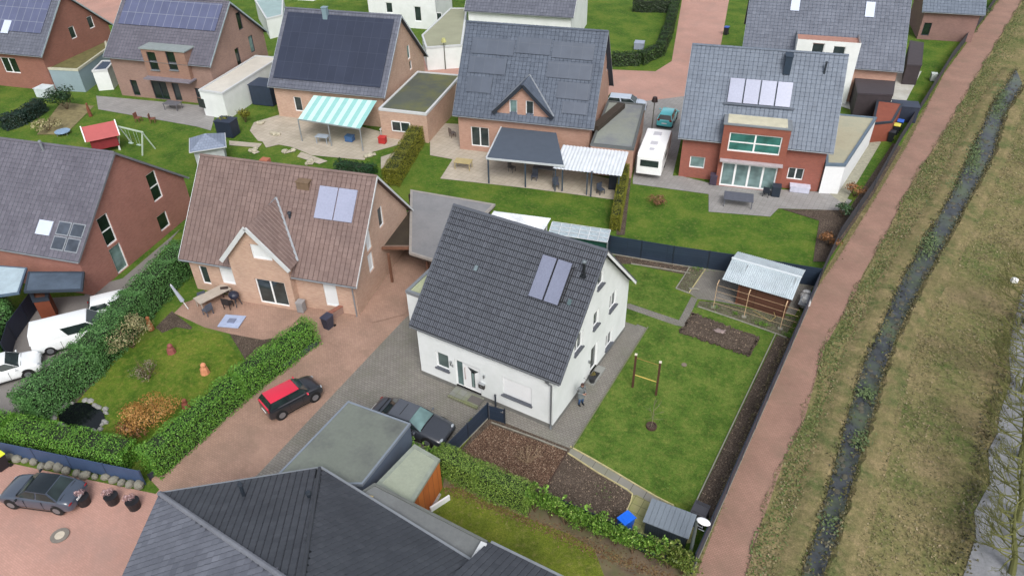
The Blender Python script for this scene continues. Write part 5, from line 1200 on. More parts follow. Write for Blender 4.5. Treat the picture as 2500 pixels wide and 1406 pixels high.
GDK = glassm('dark_green_glass', (34, 52, 46), .12)
SHUT = plain('white_shutter', (226, 230, 232), .5, .03, 2, k=.95)
# ---- brown roofed brick house
H1 = House('brick_house', 'pale brick house with brown tiled roof, cross gable and two pale solar collectors', (-29.04, -.82, 15.19, 12.91, 9.5, 3.28, 8.43), BR_PALE, R_BROWN, TRIMW, 21, 38, joint=JB,
    front=[(808, 722, 1.0, 1.9, (1, 1), SHUT, SHUT), (563, 672, 1.7, 1.7, (1, 1), SHUT, SHUT), (500, 672, .7, 1.6)],
    side=[(930, 530, .8, 1.6, (1, 1)), (900, 588, .8, 1.5, (1, 1), SHUT, SHUT), (906, 640, .8, 1.5, (1, 1), SHUT, SHUT)])
H1.crossgable(3.95, 8.45, .55, 3.95, 6.55, BR_PALE, [(637, 617, 1.5, 1.2, (1, 1), SHUT, SHUT), (665, 715, 2.3, 2.1, (2, 1), WPVC, GLASS, 'patio_door')], TRIMW)
H1.slab(9.35, 2.45, 10.72, 3.98, PANELL, 'solar_collector', .12, .08); H1.slab(10.8, 2.45, 12.15, 3.98, PANELL, 'solar_collector', .12, .08)
q = H1.onroof(742, 455); m = MB(); m.rbox((q.x, q.y+.15, q.z-.1), (.9, .7, .9)); m.rbox((q.x, q.y+.15, q.z+.38), (1.0, .8, .06)); m.build('chimney', plain('chimney_brown', (124, 104, 84), .8, .15, 3), H1.root)
H1.flue(708, 530, .3); q = H1.F.plane(648, 392, 1, 4.75+.3); m = MB(); m.rbox((q.x, 5.0, q.z-.25), (.6, .5, .8)); m.build('chimney', plain('chimney_orange', (176, 108, 84), .8, .1), H1.root)
m = MB(); m.tube([(12.8, -.12, 3.0), (12.8, -.12, 0)], .05, 8); m.build('downpipe', ZINC, H1.root)
# ---- red brick house at left edge
H2 = House('brick_house', 'red brick house with purple-grey roof, its tall gable facing the long hedge', (-46.6, -8.3, 15.16, 12, 12.2, 3.4, 8.5), BR_RED, R_PURP, plain('trim_grey', (120, 122, 130), .6), 23, 34, ov=.25,
    side=[(378, 455, 1.1, 2.4, (1, 2), WPVC, GDK), (400, 540, 1.2, 1.4, (1, 1), WPVC, GDK), (262, 562, 1.1, 2.4, (1, 2), WPVC, GDK), (298, 648, 1.2, 2.2, (1, 1), WPVC, GLASSL, 'side_door')])
q = H2.onroof(110, 557); H2.slab(q.x-.6, q.y-.4, q.x+.6, q.y+.42, plain('roof_window_sky', (198, 208, 228), .12, .04, k=.95), 'roof_window', .1)
q = H2.onroof(168, 580)
for i in range(2):
    for j in range(2):
        x, y = q.x-1.15+i*1.18, q.y-.8+j*.85; f_ = H2.slab(x, y, x+1.1, y+.78, plain('roof_window_frame', (142, 148, 156), .4), 'roof_window', .08); H2.slab(x+.08, y+.06, x+1.02, y+.72, glassm('roof_glass', (72, 80, 92), .2, .8), 'pane', .095, .02, f_)
H2.flue(106, 368, .7, .08, ZINC)
# ---- dark solar roof house
H3 = House('brick_house', 'pale pink brick house whose front roof slope is covered in dark solar panels', (-46.3, 24.8, 15.08, 12.33, 11.4, 3.86, 9.65), BR_PALE, R_GREY, plain('trim_pale', (176, 186, 196), .5), 22, 34,
    front=[(728, 255, .9, 1.6, (1, 1)), (800, 300, 1.8, 2.1, (2, 1), WPVC, GLASS, 'patio_door'), (870, 310, 1.0, 2.0)], side=[(998, 128, .8, 1.5, (1, 1), WPVC, GLASSL), (1003, 160, .7, 1.0)])
H3.slab(.1, .25, 12.1, 5.35, PV, 'solar_panels', .13)
q = H3.onroof(796, 45); m = MB(); m.rbox((q.x, q.y, q.z+.35), (.5, .5, 1.5)); m.rbox((q.x, q.y, q.z+1.1), (.6, .6, .08)); m.build('chimney', plain('chimney_zinc', (132, 156, 166), .4, .1), H3.root)
def flat(s, name, label, cat, pts, h, wm, rm, tm=None, **k): return flatbox(name, label, cat, [s.F.w(*p) for p in pts], h, wm, rm, tm, **k)
an = flat(H3, 'annex', 'brick flat-roofed annex with dark mossy roof right of the dark solar roof house', 'annex', [(12.9, -2.3), (17.9, -2.4), (17.9, 8.0), (12.9, 8.0)], 3.0, BR_PALE, plain('dark_mossy_felt', (88, 94, 86), .9, .1, .6, dirt_or_reflection=(114, 116, 72), patchamt=.8, dscale=.2), TRIMW)
fl = H3.F.w(15.2, -2.33, 1.1); aw = MB(); W2 = H3.F.w(14.1, -2.38), H3.F.w(16.1, -2.38)
for k, (a_, b_) in enumerate(((0, .95), (1.05, 2.0))): pass
wn = thing('annex_window', 'two-part white window in the brick annex wall facing the terrace', 'window', (W2[0].x, W2[0].y, .9), math.radians(15.08))
m = MB(); m.box(0, -.06, 0, 2, .0, .1); m.box(0, -.06, 1.0, 2, 0, 1.1); m.box(0, -.06, 0, .1, 0, 1.1); m.box(.95, -.06, 0, 1.05, 0, 1.1); m.box(1.9, -.06, 0, 2, 0, 1.1); m.build('frame', WPVC, wn); m = MB(); m.box(.02, -.03, .02, 1.98, -.005, 1.08); m.build('pane', GLASS, wn)
aw = thing('awning', 'striped pale turquoise awning over the terrace of the dark solar roof house', 'awning', (H3.x, H3.y, 0), math.radians(H3.a))
AWM = brickm('awning_cloth', (150, 206, 204), (188, 228, 222), (170, 216, 212), .32, 8, .0, offset=0, k=.95, var=(.93, 1.05), bs=0)
P = [(5.4, -5.0, 2.35), (12.3, -5.6, 2.3), (12.0, -.7, 3.15), (5.1, -.9, 3.15)]
m = MB(); nn = 14
for i in range(nn):
    a, b = i/nn, (i+1)/nn; A0, A1 = Vector(P[0]).lerp(Vector(P[1]), a), Vector(P[0]).lerp(Vector(P[1]), b); B0, B1 = Vector(P[3]).lerp(Vector(P[2]), a), Vector(P[3]).lerp(Vector(P[2]), b)
    m.mesh([A0, A1, B1, B0], [(0, 1, 2, 3)], i % 2)
m.build('cloth', [plain('awning_pale', (196, 232, 226), .8, .04, 2, k=.97), plain('awning_teal', (146, 200, 196), .8, .04, 2, k=.97)], aw)
m = MB()
for p in (P[0], P[1], (8.8, -5.3, 2.32)): m.beam((p[0], p[1], 0), (p[0], p[1], p[2]-.02), .09, .09, up=(1, 0, 0))
m.beam(P[0], P[1], .08, .1); m.build('frame', plain('frame_grey', (150, 156, 160), .4), aw)
# ---- centre house
H4 = House('brick_house', 'pink brick house with slate roof, dull solar panels and black-edged front cross gable', (-24.9, 27.48, 14.98, 12.62, 9.95, 4.2, 10.71), BR_PINK, R_SLATE, plain('trim_slate', (120, 128, 138), .5), 24, 36, joint=plain('slate_joint', (76, 84, 98), .8),
    front=[(1172, 335, 1.8, 2.0, (2, 1), WPVC, GLASS, 'patio_door'), (1330, 345, 2.2, 1.6, (2, 1))], side=[(1483, 160, .8, 1.4)])
for x0, y0, x1, y1 in ((.6, 1.0, 3.0, 1.9), (.5, 2.1, 4.1, 3.0), (.5, 3.2, 4.6, 4.1), (4.8, 3.4, 8, 4.3), (8.2, 3.3, 12, 4.2), (8.0, 2.2, 12.1, 3.1), (9.2, 1.1, 12.2, 2.0), (9.9, .3, 12.2, .95)): H4.slab(x0, y0, x1, y1, PVD, 'solar_panels', .11)
H4.crossgable(3.9, 8.9, .02, 4.5, 7.0, BR_PINK, [(1253, 262, .75, 1.4, (1, 1), SHUT, GLASSL), (1293, 265, .75, 1.4, (1, 1), SHUT, GLASS)], plain('black_verge', (48, 54, 64), .5))
pg = thing('pergola', 'dark grey canvas roofed pergola with slim posts on the pale terrace of the centre house', 'pergola', (H4.x, H4.y, 0), math.radians(H4.a))
m = MB(); m.mesh([(4.7, -5.9, 2.55), (11.5, -5.7, 2.55), (9.6, -.4, 2.95), (4.4, -.4, 2.95), (4.7, -5.9, 2.45), (11.5, -5.7, 2.45), (9.6, -.4, 2.85), (4.4, -.4, 2.85)], [(0, 1, 2, 3), (4, 7, 6, 5), (0, 4, 5, 1), (1, 5, 6, 2), (2, 6, 7, 3), (3, 7, 4, 0)])
m.build('canopy', plain('charcoal_canvas', (82, 92, 106), .7, .06, 2), pg)
m = MB(); m.beam((4.6, -5.98, 2.5), (11.6, -5.78, 2.5), .1, .16); m.beam((4.62, -5.95, 2.56), (4.35, -.4, 2.96), .1, .14); m.build('edge_beam', plain('beam_white', (206, 212, 216), .5), pg)
for x, y in ((4.75, -5.9), (8.1, -5.8), (11.4, -5.7), (14.0, -6.0)): m = MB(); m.box(x-.06, y-.06, 0, x+.06, y+.06, 2.45); m.build('post', plain('post_slate', (70, 82, 98), .4), pg)
wc = thing('patio_canopy', 'whitish translucent patio roof beside the dark pergola of the centre house', 'canopy', (H4.x, H4.y, 0), math.radians(H4.a))
m = corrugated((10.6, -6.0, 2.3), (1, 0, 0), (-.0, 3.9, .35), 5.9, 3.95, .3, .02); m.build('roof', plain('opal_sheet', (214, 220, 226), .35, .1, 1.2, k=.95), wc)
for x in (10.8, 13.6, 16.3): m = MB(); m.box(x-.05, -5.9, 0, x+.05, -5.8, 2.3); m.build('post', plain('post_slate', ()), wc)
ga = flat(H4, 'garage', 'flat-roofed garage with greenish grey roof right of the centre house', 'garage', [(13.1, -2.0), (16.9, -2.0), (16.6, 7.9), (12.9, 7.9)], 2.9, BR_PINK, plain('felt_green2', (146, 152, 144), .9, .08, .5, dirt_or_reflection=(124, 128, 134), patchamt=.9, dscale=.25), plain('dark_edge', (96, 100, 100), .6))
m = MB(); m.box(-1.75, -2.5, 2.95, -1.0, 3.5, 3.4); m.build('roof_box', plain('roof_box', (64, 56, 48), .8, .1), ga)
# ---- right house with red brick bay
H5 = House('brick_house', 'blue-grey roofed house with flat-topped red brick bay and four solar collectors above it', (-4.54, 32.43, 15.03, 11.87, 8.88, 4.44, 10.44), BR_RED2, R_BLUE, plain('trim_blue', (126, 138, 152), .5), 22, 34, joint=JL,
    front=[(1702, 397, 1.3, 1.1, (1, 1), WPVC, GLASSL), (1942, 425, 1.3, 1.1, (2, 1), WPVC, GLASS)])
m = MB(); bx0, bx1, by, bt = 3.25, 8.6, -.95, 5.75
hw_ = [H5.F.plane(1836, 352, 1, by), H5.F.plane(1830, 436, 1, by)]
hl = [(.55, 4.8, hw_[0].z-.85, hw_[0].z+.85), (.35, 4.95, .05, 2.3)]
wall(m, (bx0, by), (bx1, by), 0, [(0, bt), (bx1-bx0, bt)], hl, .14); wall(m, (bx1, by), (bx1, 1.6), 0, [(0, bt), (1.6-by, bt)], []); wall(m, (bx0, 1.6), (bx0, by), 0, [(0, bt), (1.6-by, bt)], [])
m.build('bay_wall', brickm('orange_red_brick', (160, 84, 62), (146, 74, 56), (134, 100, 90), k=.9), H5.root)
window(H5.root, (bx0, by), (bx1, by), hl[0], 2, 2, WPVC, glassm('teal_window', (64, 118, 112), .15, .8), None, .14, .1); window(H5.root, (bx0, by), (bx1, by), hl[1], 4, 1, WPVC, GLASSL, None, .14, .12, 'patio_door')
m = MB(); m.box(bx0+.1, by-.02, 2.55, bx1-.1, by-.5, 2.68); m.build('balcony_slab', plain('slab_pale', (186, 178, 182), .7), H5.root)
m = MB(); m.box(bx0-.08, by-.08, bt, bx1+.08, 1.5, bt+.1); m.build('bay_roof_edge', ZINC, H5.root); m = MB(); m.box(bx0+.25, by+.2, bt+.1, bx1-.3, 1.3, bt+.13); m.build('bay_roof', plain('cream_gravel', (206, 202, 178), .9, .1, 1.5), H5.root)
for i in range(4): H5.slab(3.2+i*1.3, 1.62, 3.2+i*1.3+1.18, 2.85, PANELL, 'solar_collector', .22, .08)
H5.slab(2.9, 1.5, 8.7, 1.6, plain('dark_strip', (74, 84, 98), .6), 'flashing', .2)
q = H5.onroof(1922, 165); m = MB(); m.rbox((q.x, q.y, q.z+.3), (.55, 1.0, 1.5)); m.rbox((q.x, q.y, q.z+1.06), (.65, 1.1, .06)); m.build('chimney', plain('slate_chimney', (44, 60, 78), .5), H5.root)
H5.flue(2012, 180, .9, .08)
gw = flat(H5, 'garage', 'long white garage with cream flat roof right of the red brick house', 'garage', [(11.95, -.3), (13.5, -.05), (17.0, 10.6), (12.6, 10.6)], 2.75, plain('white_brick', (232, 234, 236), .7, .03, 4, k=.95), plain('cream_felt', (182, 178, 154), .9, .12, .5, dirt_or_reflection=(150, 156, 140)), plain('slate_edge', (104, 122, 138), .5))
rb = flatbox('garden_shed', 'small red-brown shed between the white garage and the path fence', 'shed', [G(2116, 350), G(2165, 345), G(2190, 300), G(2128, 292)], 2.0, plain('red_brown_boards', (140, 76, 58), .8, .1, 2), plain('red_brown_roof', (142, 78, 60), .8, .1, 2), ANTH, par=.05)
# ---- purple roof house (upper left)
H6 = House('brick_house', 'brown brick house with purple-grey roof, rows of pale solar panels and a flat dormer', (-66.68, 20.46, 15, 12.75, 11.0, 4.9, 9.6), BR_BROWN, R_PURP, plain('trim_sky', (168, 184, 190), .5), 21, 34,
    front=[(330, 215, .9, 1.8, (1, 1), ANTH, GDK), (392, 222, 2.0, 2.1, (2, 1), ANTH, GDK, 'patio_door'), (432, 225, .9, 2.0, (1, 1), ANTH, GLASS), (488, 228, 1.1, 1.1, (1, 1), ANTH, GLASS)],
    side=[(585, 52, .9, 1.9, (1, 1), ANTH, GDK), (615, 108, .9, 1.9, (1, 1), ANTH, GLASSL), (582, 140, .8, 2.0, (1, 1), ANTH, GDK), (628, 158, .8, 1.2, (1, 1), ANTH, GDK)])
H6.slab(.2, 2.7, 12.5, 5.2, PVL, 'solar_panels', .12)
m = MB(); pa = H6.F.plane(342, 120, 1, -.5); pb = H6.F.plane(448, 128, 1, -.5); x0, x1, zt = pa.x, pb.x, (pa.z+pb.z)/2
hl = []
for px in (373, 419): q = H6.F.plane(px, 150, 1, -.5); hl.append((q.x-x0-.55, q.x-x0+.55, q.z-1.0, q.z+1.0))
wall(m, (x0, -.5), (x1, -.5), 2.9, [(0, zt), (x1-x0, zt)], hl, .14); wall(m, (x1, -.5), (x1, 4), 2.9, [(0, zt), (4, zt)], []); wall(m, (x0, 4), (x0, -.5), 2.9, [(0, zt), (4, zt)], []); m.build('dormer_wall', brickm('dormer_brick', (166, 126, 106), (150, 112, 96), (150, 128, 116)), H6.root)
for h in hl: window(H6.root, (x0, -.5), (x1, -.5), h, 1, 1, ANTH, GDK, ZINC, .14)
m = MB(); m.box(x0-.15, -.62, zt, x1+.15, 2.2, zt+.12); m.build('dormer_roof', plain('dormer_edge', (150, 160, 160), .5), H6.root)
m = MB(); m.box(x0-.1, -1.3, 2.75, x1+.3, -.01, 2.9); m.build('door_canopy', plain('canopy_grey', (132, 128, 138), .6), H6.root)
wh = flat(H6, 'annex', 'white flat-roofed garage with one dark window right of the purple-grey house', 'garage', [(12.9, -2.8), (15.9, -3.1), (16.2, 8.0), (13.1, 8.0)], 2.8, WHITE, plain('white_gravel', (214, 210, 200), .9, .08, .6), TRIMW)
m = MB(); m.box(-.8, -5.62, .9, .1, -5.5, 1.9); m.build('window', GDK, wh)
# ---- far left house
H7 = House('brick_house', 'red brick house with wide solar panels in the upper left corner', (-86.9, 14.2, 15.02, 12.6, 11, 4.6, 9.6), brickm('rust_brick', (162, 104, 88), (146, 92, 78), (150, 118, 106)), R_GREY, plain('trim_sky', ()), 20, 34,
    front=[(25, 160, 2.2, 1.8, (2, 1), WPVC, GDK)], side=[(178, 80, .9, 1.4), (222, 55, .9, 1.4)])
H7.slab(1.0, 1.6, 12.0, 5.3, PVL, 'solar_panels', .12)
q = H7.onroof(18, 68); H7.slab(q.x-.5, q.y-.6, q.x+.5, q.y+.6, plain('roof_window_sky', ()), 'roof_window', .2)
flatbox('annex', 'low annex with mossy sedum roof and pale blue front between the two upper left houses', 'annex', [G(112, 168, 2.6), G(190, 172, 2.6), G(262, 120, 2.6), G(258, 95, 2.6)], 2.6, plain('pale_blue_render', (148, 168, 176), .8, .05, 1), SEDUM, plain('cream_edge', (200, 200, 180), .6))
flatbox('garden_shed', 'small white shed with dark blue door between the upper left houses', 'shed', [G(225, 175, 2.3), G(262, 172, 2.3), G(280, 150, 2.3), G(250, 150, 2.3)], 2.3, WHITE, plain('shed_roof_blue', (70, 84, 104), .7), TRIMW)
# ---- bottom dark hip-roof house
H8 = thing('hip_roof_house', 'large dark grey hip-roofed house in the lower left foreground', 'house', (0, 0, 0))
A, B, A2, C2 = Vector((-13.02, -15.64, 3.2)), Vector((-7.41, -10.64, 3.2)), Vector((-8.6, -22.9, 3.2)), Vector((8.5, -10.9, 3.2)); ET = Vector((-1.15, -17.4, 7.3))
def onpl(p0, p1, p2, x, y):
    n = (p1-p0).cross(p2-p0); return Vector((x, y, p0.z-(n.x*(x-p0.x)+n.y*(y-p0.y))/n.z))
def roofpoly(root, pts, mat, joint, name='roof', o=0):
    """tile courses laid over a polygonal roof plane; pts[0]->pts[1] is the eave"""
    P = [Vector(p) for p in pts]; U = (P[1]-P[0]).normalized(); Nn = U.cross(P[-1]-P[0]).normalized()
    if Nn.z < 0: Nn = -Nn
    V = Nn.cross(U)
    if V.z < 0: V = -V; U = -U
    st = min(P, key=lambda p: (p-P[0]).dot(U)); u0 = (st-P[0]).dot(U); O = P[0]+U*u0
    uv = [((p-O).dot(U), (p-O).dot(V)) for p in P]; Lu = max(a for a, b in uv); Lv = max(b for a, b in uv)
    m = MB(); m.mesh([p-Nn*.02 for p in P], [tuple(range(len(P)))], 1)
    tiles(m, O, U, V, Lu, Lv, max(2, int(Lv/.36)), max(2, int(Lu/.3)), SIMPLE, lambda u, v: not inside((u, v), uv), rs=random.Random(9))
    return m.build(name, [mat, joint], root)
S1 = A+(A2-A)*1.7; _q0, _q1 = G(870, 1212, 3.2), G(1150, 1386, 3.2); B2 = B+((_q1-_q0).normalized())*20
n1 = (B2-B).cross(ET-B); n2 = (S1-A).cross(ET-A); dl = n1.cross(n2).normalized()
if dl.x < 0: dl = -dl
E2 = ET+dl*7
roofpoly(H8, [A, B, ET], R_DARK, JOINT_SHADE); roofpoly(H8, [B, B2, onpl(B, B2, ET, B2.x, E2.y), E2, ET], R_DARK, JOINT_SHADE)
roofpoly(H8, [A, S1, onpl(A, S1, ET, E2.x-1, S1.y-1), E2, ET], tile_mat('lit_hip_tile', (112, 116, 128), 12), JG)  # paler copy of the roof tile puts this face's light into the colour
m = MB()
for a, b in ((A, ET), (ET, E2)):
    n = int((b-a).length/.35)
    for i in range(n): m.tube([a.lerp(b, i/n)+Vector((0, 0, .03)), a.lerp(b, (i+1.08)/n)+Vector((0, 0, .03))], [.13, .11], 8, uv=(.5+.3*rnd.random(), .5))
m.build('ridge_cap', tile_mat('hip_cap', (128, 132, 142), 8), H8)
m = MB(); n = int((ET-B).length/.35)
for i in range(n): m.tube([B.lerp(ET, i/n), B.lerp(ET, (i+1.08)/n)], [.1, .09], 8, uv=(.5, .5))
m.build('hip_cap', R_DARK, H8)
m = MB(); m.mesh([(-12.5, -15.5, 0), (-7.5, -11.2, 0), (7.5, -11.5, 0), (7.5, -22, 0), (-8.5, -22, 0), (-12.5, -15.5, 3.1), (-7.5, -11.2, 3.1), (7.5, -11.5, 3.1), (7.5, -22, 3.1), (-8.5, -22, 3.1)], [(0, 1, 6, 5), (1, 2, 7, 6), (2, 3, 8, 7), (3, 4, 9, 8), (4, 0, 5, 9)]); m.build('wall', BR_PINK, H8)
m = MB(); m.beam(A+Vector((0, .08, -.04)), B+Vector((0, .08, -.04)), .12, .1); m.beam(B+Vector((0, .1, -.04)), B2+Vector((0, .1, -.04)), .12, .1); m.build('gutter', ZINC, H8)
for px, py in ((592, 1200), (757, 1220)):
    q = G(px, py, 4.2); m = MB(); m.tube([q-Vector((0, 0, .6)), q+Vector((0, 0, .5))], .09, 8); m.tube([q+Vector((0, 0, .5)), q+Vector((0, 0, .6))], [.15, .1], 8); m.build('vent_stack', ANTH, H8)
_a, _b = G(1196, 1326, 3.0), G(1400, 1426, 3.0); roofpoly(H8, [_a, _b, _b+Vector((-1.5, -5, 2.2)), _a+Vector((0, -5, 2.2))], R_DARK, JOINT_SHADE)
m = MB(); m.beam(_a+Vector((0, .1, -.03)), _b+Vector((0, .1, -.03)), .12, .1); m.build('gutter', ZINC, H8)
pr = flatbox('porch_roof', 'long low flat porch roof with grey felt along the back of the dark hip-roofed house', 'porch roof', [G(868, 1212, 2.9), G(915, 1182, 2.9), G(1188, 1322, 2.9), G(1150, 1378, 2.9)], 2.9, ZINC, FELT, plain('felt_edge', (108, 112, 108), .6), par=.08, rim=.1, z0=2.7)
m = MB(); q0, q1 = G(1182, 1325, 3.1)-pr.location, G(1150, 1380, 3.1)-pr.location; m.beam((q0.x, q0.y, 3.05), (q1.x, q1.y, 3.05), .3, .25); m.build('end_fascia', TRIMW, pr)
m = MB(); q0 = G(892, 1213, 3.0)-pr.location; m.rbox((q0.x, q0.y, 2.98), (.7, .3, .05), .3); m.build('roof_patch', plain('sandy_patch', (190, 172, 120), .9), pr)
# ---- near garages
g1 = flatbox('garage', 'large flat-roofed garage with patchy green-grey felt roof beside the black convertible', 'garage', [G(850, 978, 2.7), G(1000, 1032, 2.7), G(884, 1178, 2.7), G(655, 1180, 2.7)], 2.6, plain('garage_blue_grey', (92, 104, 122), .7, .08, 2), FELTG, plain('alu_edge', (132, 142, 154), .4, .05), rim=.07, par=.06)
g2 = flatbox('garden_shed', 'flat-roofed shed with pale green felt roof and orange wooden board wall beside the laurel hedge', 'shed', [G(1012, 1085, 2.35), G(1072, 1120, 2.35), G(1000, 1235, 2.35), G(920, 1180, 2.35)], 2.3, brickm('orange_boards', (196, 112, 48), (170, 88, 34), (110, 60, 30), .5, 4, .015, offset=0, k=.85, var=(.75, 1.15)), plain('pale_green_felt', (162, 170, 152), .9, .05, .6, dirt_or_reflection=(140, 150, 136)), plain('felt_trim', (148, 156, 144), .6), par=.05)
m = MB(); q = G(1075, 1235); m.rbox((q.x, q.y, .2), (.1, 1.2, .4), -.35); tag(m.build('white_board', WHITEP), 'white board leaning at the edge of the lawn by the orange shed', 'board')
# ---- carport between brown roof house and the white garage
cpt = flatbox('carport', 'large flat grey carport roof between the brown roofed house and the white garage', 'carport', [G(1003, 465, 2.8), G(1208, 500, 2.8), (-13.3, 10.2), (-13.45, 7.4), G(1000, 618, 2.8)], 2.8, plain('carport_dark', (60, 52, 46), .8), plain('carport_felt', (140, 140, 142), .85, .06, .4, dirt_or_reflection=(122, 124, 128), patchamt=.5), plain('carport_edge', (162, 156, 150), .5), par=.06, rim=.15, z0=2.55, wallname='fascia')
m = MB(); cx_, cy_ = cpt.location.x, cpt.location.y
for q in (G(958, 690), G(1048, 690), G(1010, 560), G(1150, 560)):
    m = MB(); m.box(q.x-cx_-.07, q.y-cy_-.07, 0, q.x-cx_+.07, q.y-cy_+.07, 2.56); m.build('post', plain('carport_post', (120, 84, 66), .7), cpt)
m = MB()
m = MB(); q0, q1 = G(928, 606, 2.6), G(1005, 606, 2.6); m.beam((q0.x-cx_, q0.y-cy_, 2.6), (q1.x-cx_, q1.y-cy_, 2.6), .12, .2); m.build('beam', plain('carport_post', ()), cpt)
ce = flatbox('carport', 'brown roof darkened as carport shade, between the brown roofed house gable and the grey carport', 'carport', [G(1003, 512, 2.55), G(1003, 602, 2.55), G(930, 602, 2.55), G(978, 535, 2.55)], 2.55, plain('carport_dark', ()), plain('brown_shade_roof', (58, 50, 40), .85, .2, 1, dirt_or_reflection=(70, 66, 48)), plain('carport_edge2', (128, 108, 96), .6), par=.05, rim=.1, z0=2.35, wallname='fascia')  # dark roof piece paints the shaded inside of the carport
m = MB(); c0 = Vector((cx_, cy_)); w0, w1, w2 = G(1003, 470, 2.5), G(1200, 503, 2.5), Vector((-13.4, 10.2, 2.5))
for p, q in ((w0, w1), (w1, w2)): m.beam((p.x-cx_, p.y-cy_-.3, 1.25), (q.x-cx_, q.y-cy_-.3, 1.25), .12, 2.5)
m.build('back_wall', plain('carport_shade_wall', (64, 50, 42), .85, .15, 2), cpt)  # walls added to close the carport and darken the space beneath
for px, py, lab in ((640, 20, 'small pale teal flat-roofed garage at the top left of the dark solar roof'), ):
    flatbox('garage', lab, 'garage', [G(622, 2, 2.6), G(692, -6, 2.6), G(690, 38, 2.6), G(650, 48, 2.6)], 2.6, WHITE, plain('teal_roof', (160, 184, 184), .7, .1, 1), TRIMW)
# ---- houses at the top
H9 = House('white_house', 'big blue-grey roofed house with a tall white flat-topped front bay', tuple([*Frame(-4.54, 32.43, 15.03).w(4.6, 21.2)[:2]])+(15.03, 15.3, 12, 4.2, 10.2), BR_PINK, tile_mat('grey_far_tile', (112, 118, 132), 9), plain('trim_blue', ()), 24, 40, joint=JL, ov=.4, front=[])
f9 = H9.F; qa = f9.plane(1948, 98, 1, -.8); qb = f9.plane(2104, 104, 1, -.8); m = MB(); zt = (qa.z+qb.z)/2
hl = []
for px, py in ((1997, 118), (2048, 126)): q = f9.plane(px, py, 1, -.8); hl.append((q.x-qa.x-.6, q.x-qa.x+.6, q.z-.7, q.z+.5))
wall(m, (qa.x, -.8), (qb.x, -.8), 0, [(0, zt), (qb.x-qa.x, zt)], hl, .14); wall(m, (qb.x, -.8), (qb.x, 5), 0, [(0, zt), (5.8, zt)], []); wall(m, (qa.x, 5), (qa.x, -.8), 0, [(0, zt), (5.8, zt)], []); wall(m, (qb.x-.3, 4.9), (qa.x+.3, 4.9), zt-1.5, [(0, zt+.0), (qb.x-qa.x-.6, zt+.0)], [])
m.build('bay_wall', WHITE, H9.root)
for h in hl: window(H9.root, (qa.x, -.8), (qb.x, -.8), h, 1, 1, WPVC, GLASS, None, .14)
m = MB(); m.face([(qa.x, -.8, zt-.35), (qb.x, -.8, zt-.35), (qb.x, 5, zt-.35), (qa.x, 5, zt-.35)]); m.build('bay_roof', plain('bay_terrace', (176, 132, 118), .9, .1), H9.root)
for px, py in ((1942, 10), (2124, 25)): q = H9.onroof(px, py); H9.slab(q.x-.45, q.y-.6, q.x+.45, q.y+.6, plain('roof_window_sky', ()), 'roof_window', .12)
for i, (pts, lab, h) in enumerate([(((2085, 178), (2188, 182), (2180, 232), (2095, 228)), 'dark flat canopy behind the white front bay', 2.6), (((2222, 100), (2255, 105), (2250, 160), (2215, 158)), 'dark upright shed at the right end of the big blue-grey roof', 2.3)]):
    flatbox('garden_shed', lab, 'shed', [G(a, b, h) for a, b in pts], h, plain('dark_brown_shed', (62, 54, 58), .8), plain('dark_shed_roof', (74, 68, 72), .7, .08, 2), plain('dark_shed_edge', (66, 60, 66), .6), par=.03, rim=.08)
H10 = House('brick_house', 'brown-pink brick house at the top right, beyond the big blue-grey roof', tuple(G(2238, 96)[:2])+(15.0, 6.3, 8, 3.9, 7.5), brickm('far_brick', (150, 114, 106), (136, 102, 96), (140, 118, 112)), R_BLUE, plain('trim_blue', ()), 14, 18, joint=JL, front=[(2262, 72, .9, 1.6, (1, 1), ANTH, GDK)])
q = G(1150, 92); H11 = House('white_house', 'white rendered house with grey roof and white balcony dormer at the top centre', tuple(G(1147, 105)[:2])+(15, 13.4, 11, 4.6, 10), WHITE, R_GREY, TRIMW, 20, 36)
f = H11.F; qa = f.plane(1252, 58, 1, .3); qb = f.plane(1390, 62, 1, .3)
m = MB(); m.box(qa.x, .2, qa.z-.6, qb.x, .35, qa.z+.7); m.build('balcony_front', WHITE, H11.root); m = MB(); m.box(qa.x+.15, .4, qa.z-.3, qb.x-.15, 4.5, qa.z+1.7); m.build('dormer', plain('dormer_dark', (60, 72, 84), .3, .3, .5), H11.root)
q = G(955, 72); H12 = House('white_house', 'long white rendered house behind the dark solar roof', tuple(G(905, 62)[:2])+(15, 9.0, 9, 6.2, 9), WHITE, tile_mat('far_slate', (80, 92, 108)), TRIMW, 18, 26, front=[(950, 20, 1, 1.4), (1020, 35, 1, 2.0), (1072, 45, .8, 1.4)])
flatbox('garage', 'low flat garage with pale greenish roof beside the long white house', 'garage', [G(1030, 88, 2.7), G(1100, 22, 2.7), G(1140, 22, 2.7), G(1128, 112, 2.7), G(1040, 118, 2.7)], 2.7, WHITE, plain('pale_green_felt2', (160, 162, 138), .9, .08, .5), TRIMW)
H13 = House('brick_house', 'far brick house in the top left corner beyond the red street', tuple(G(195, -35)[:2])+(15, 10, 9, 4.2, 9), BR_BROWN, R_BROWN, TRIMW, 18, 26, joint=JB)
H14 = House('white_house', 'far white house with dark roof at the top left centre', tuple(G(640, -5)[:2])+(15, 9, 9, 4, 8.5), WHITE, R_SLATE, TRIMW, 18, 26)
H15 = House('white_house', 'far white house beyond the curved dark hedge', tuple(G(1490, -28)[:2])+(15, 9, 9, 4.5, 9), WHITE, R_SLATE, TRIMW, 18, 26)
